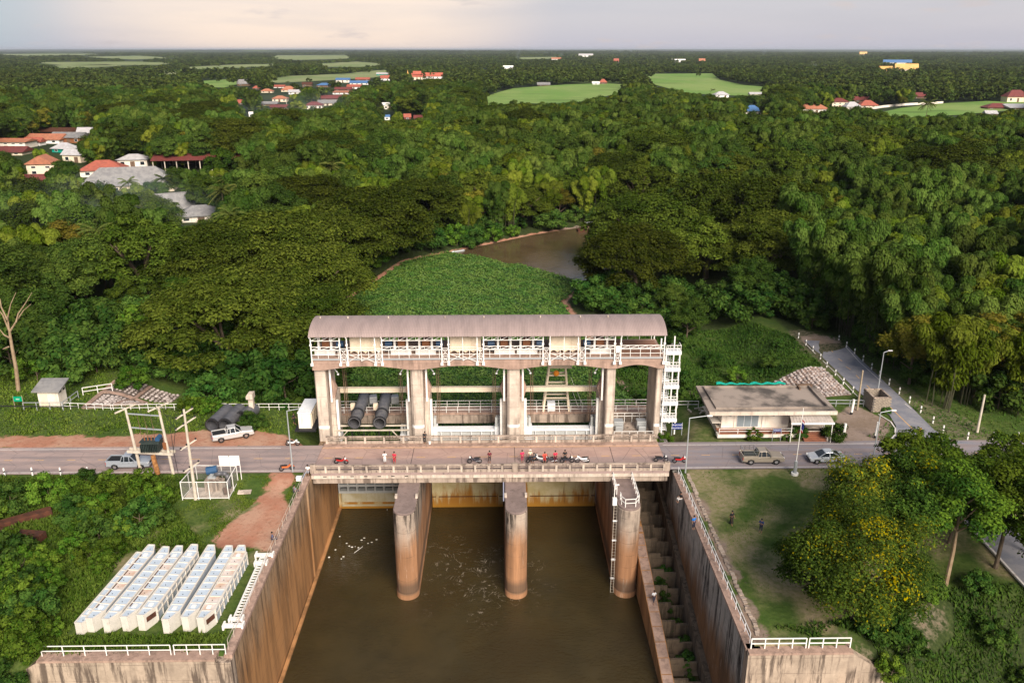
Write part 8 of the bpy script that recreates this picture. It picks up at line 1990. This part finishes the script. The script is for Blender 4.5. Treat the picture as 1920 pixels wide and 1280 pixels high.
weeds('bank_grass', [(-110, 9.2), (-24.2, 8.6), (-24.2, 20), (-44, 21), (-60, 34), (-80, 34), (-110, 24)], 30000, .10, .30, 'weed', lambda x, y: rng.random(len(x)) < np.clip(.55 + .6 * vnoise(x, y, 4, 1), .05, 1), clear=[dirt_polys[0], [(-66.2, 17.8), (-62.4, 17.8), (-62.4, 20.6), (-66.2, 20.6)], [(-59.4, 17.4), (-59.2, 29.3), (-50.2, 29.7), (-51.0, 18.8)], [(-27.4, 8), (-24.2, 8), (-24.2, 14.2), (-27.4, 14.2)], [(-40, 7.5), (-33.5, 7.5), (-33.5, 16), (-40, 16)]])
weeds('rough_grass', [(21.8, 17.5), (43, 17.5), (51.5, 30), (52, 46), (47, 58), (20, 64), (17.5, 44), (20.6, 22)], 42000, .14, .40, 'shrub_d', lambda x, y: rng.random(len(x)) < np.clip(.6 + .6 * vnoise(x, y, 3.4, 4), .03, 1), clear=[[(43, 19), (51.5, 20), (51.5, 32), (43, 32)]])
weeds('slope_grass', [(24, -31), (30.5, -30), (36, -25.5), (50, -25), (60, -28), (60, -46), (33, -46), (31, -34)], 26000, .12, .34, 'shrub_d', lambda x, y: rng.random(len(x)) < np.clip(.5 + .7 * vnoise(x, y, 3, 3), .03, 1), clear=dirt_polys[5:7])
weeds('lawn_grass', [(22.8, -32.6), (29.5, -32.6), (36, -25), (46, -22), (46, -2.4), (23, -2.4)], 9000, .05, .10, 'weed', lambda x, y: (rng.random(len(x)) < np.clip(.25 + .7 * vnoise(x, y, 6, 9), 0, 1)))
weeds('verge_grass', [(48, 6.5), (62, 20), (58, 46), (63, 47), (67, 20), (74, 10), (120, 9), (120, 6.5), (66, 6.2)], 14000, .10, .28, 'shrub_d', lambda x, y: rng.random(len(x)) < .5, clear=[ring_ for ring_ in ([(p_[0], p_[1]) for p_ in lo_ + hi_],)])

# ------------------------------------------------------------------ say which one: things of one kind are told apart by where they stand
ORD = ['', 'second', 'third', 'fourth', 'fifth', 'sixth', 'seventh', 'eighth', 'ninth', 'tenth', 'eleventh', 'twelfth']
byl = {}
for o in col.objects:
    if o.parent is None and o.get('label') and o.get('category'): byl.setdefault(o['label'], []).append(o)
for lb, obs in byl.items():
    if len(obs) < 2: continue
    info = []
    for o in obs:
        px, py = project(*o.location); info.append([px, py, o])
    pys = sorted(i_[1] for i_ in info); n = len(info); rows = 1 if n < 7 else 3 if n < 40 else 5
    names = {1: [''], 3: ['back row', 'middle row', 'front row'], 5: ['rearmost row', 'back row', 'middle row', 'front row', 'foremost row']}[rows]
    for r_ in range(rows):
        lo, hi = (-1e9 if r_ == 0 else pys[n * r_ // rows]), (1e9 if r_ == rows - 1 else pys[n * (r_ + 1) // rows])
        row = sorted([i_ for i_ in info if lo <= i_[1] < hi], key=lambda i_: i_[0]); m_ = len(row)
        for k, (px, py, o) in enumerate(row):
            if k < (m_ + 1) // 2: q = ('leftmost' if k == 0 else (ORD[k] if k < 12 else '%dth' % (k + 1)) + ' from the left')
            else: kk = m_ - 1 - k; q = ('rightmost' if kk == 0 else (ORD[kk] if kk < 12 else '%dth' % (kk + 1)) + ' from the right')
            w_ = lb.split(); tail = (', ' + q + (' of the ' + names[r_] if names[r_] else '')).split()
            if len(w_) + len(tail) - 0 > 16: w_ = w_[:16 - len(tail)]
            while w_ and w_[-1] in ('the', 'of', 'in', 'and', 'right', 'left', 'between', 'at', 'a', 'on', 'under', 'with', 'by', 'above', 'behind'): w_.pop()
            o['label'] = ' '.join(w_) + ' '.join([''] + tail).replace(' , ', ', ', 1) if tail[0] != ',' else ' '.join(w_) + ', ' + ' '.join(tail[1:])
for o in col.objects:
    if o.get('label') and len(o['label'].split()) > 16: o['label'] = ' '.join(o['label'].split()[:16]).rstrip(',')
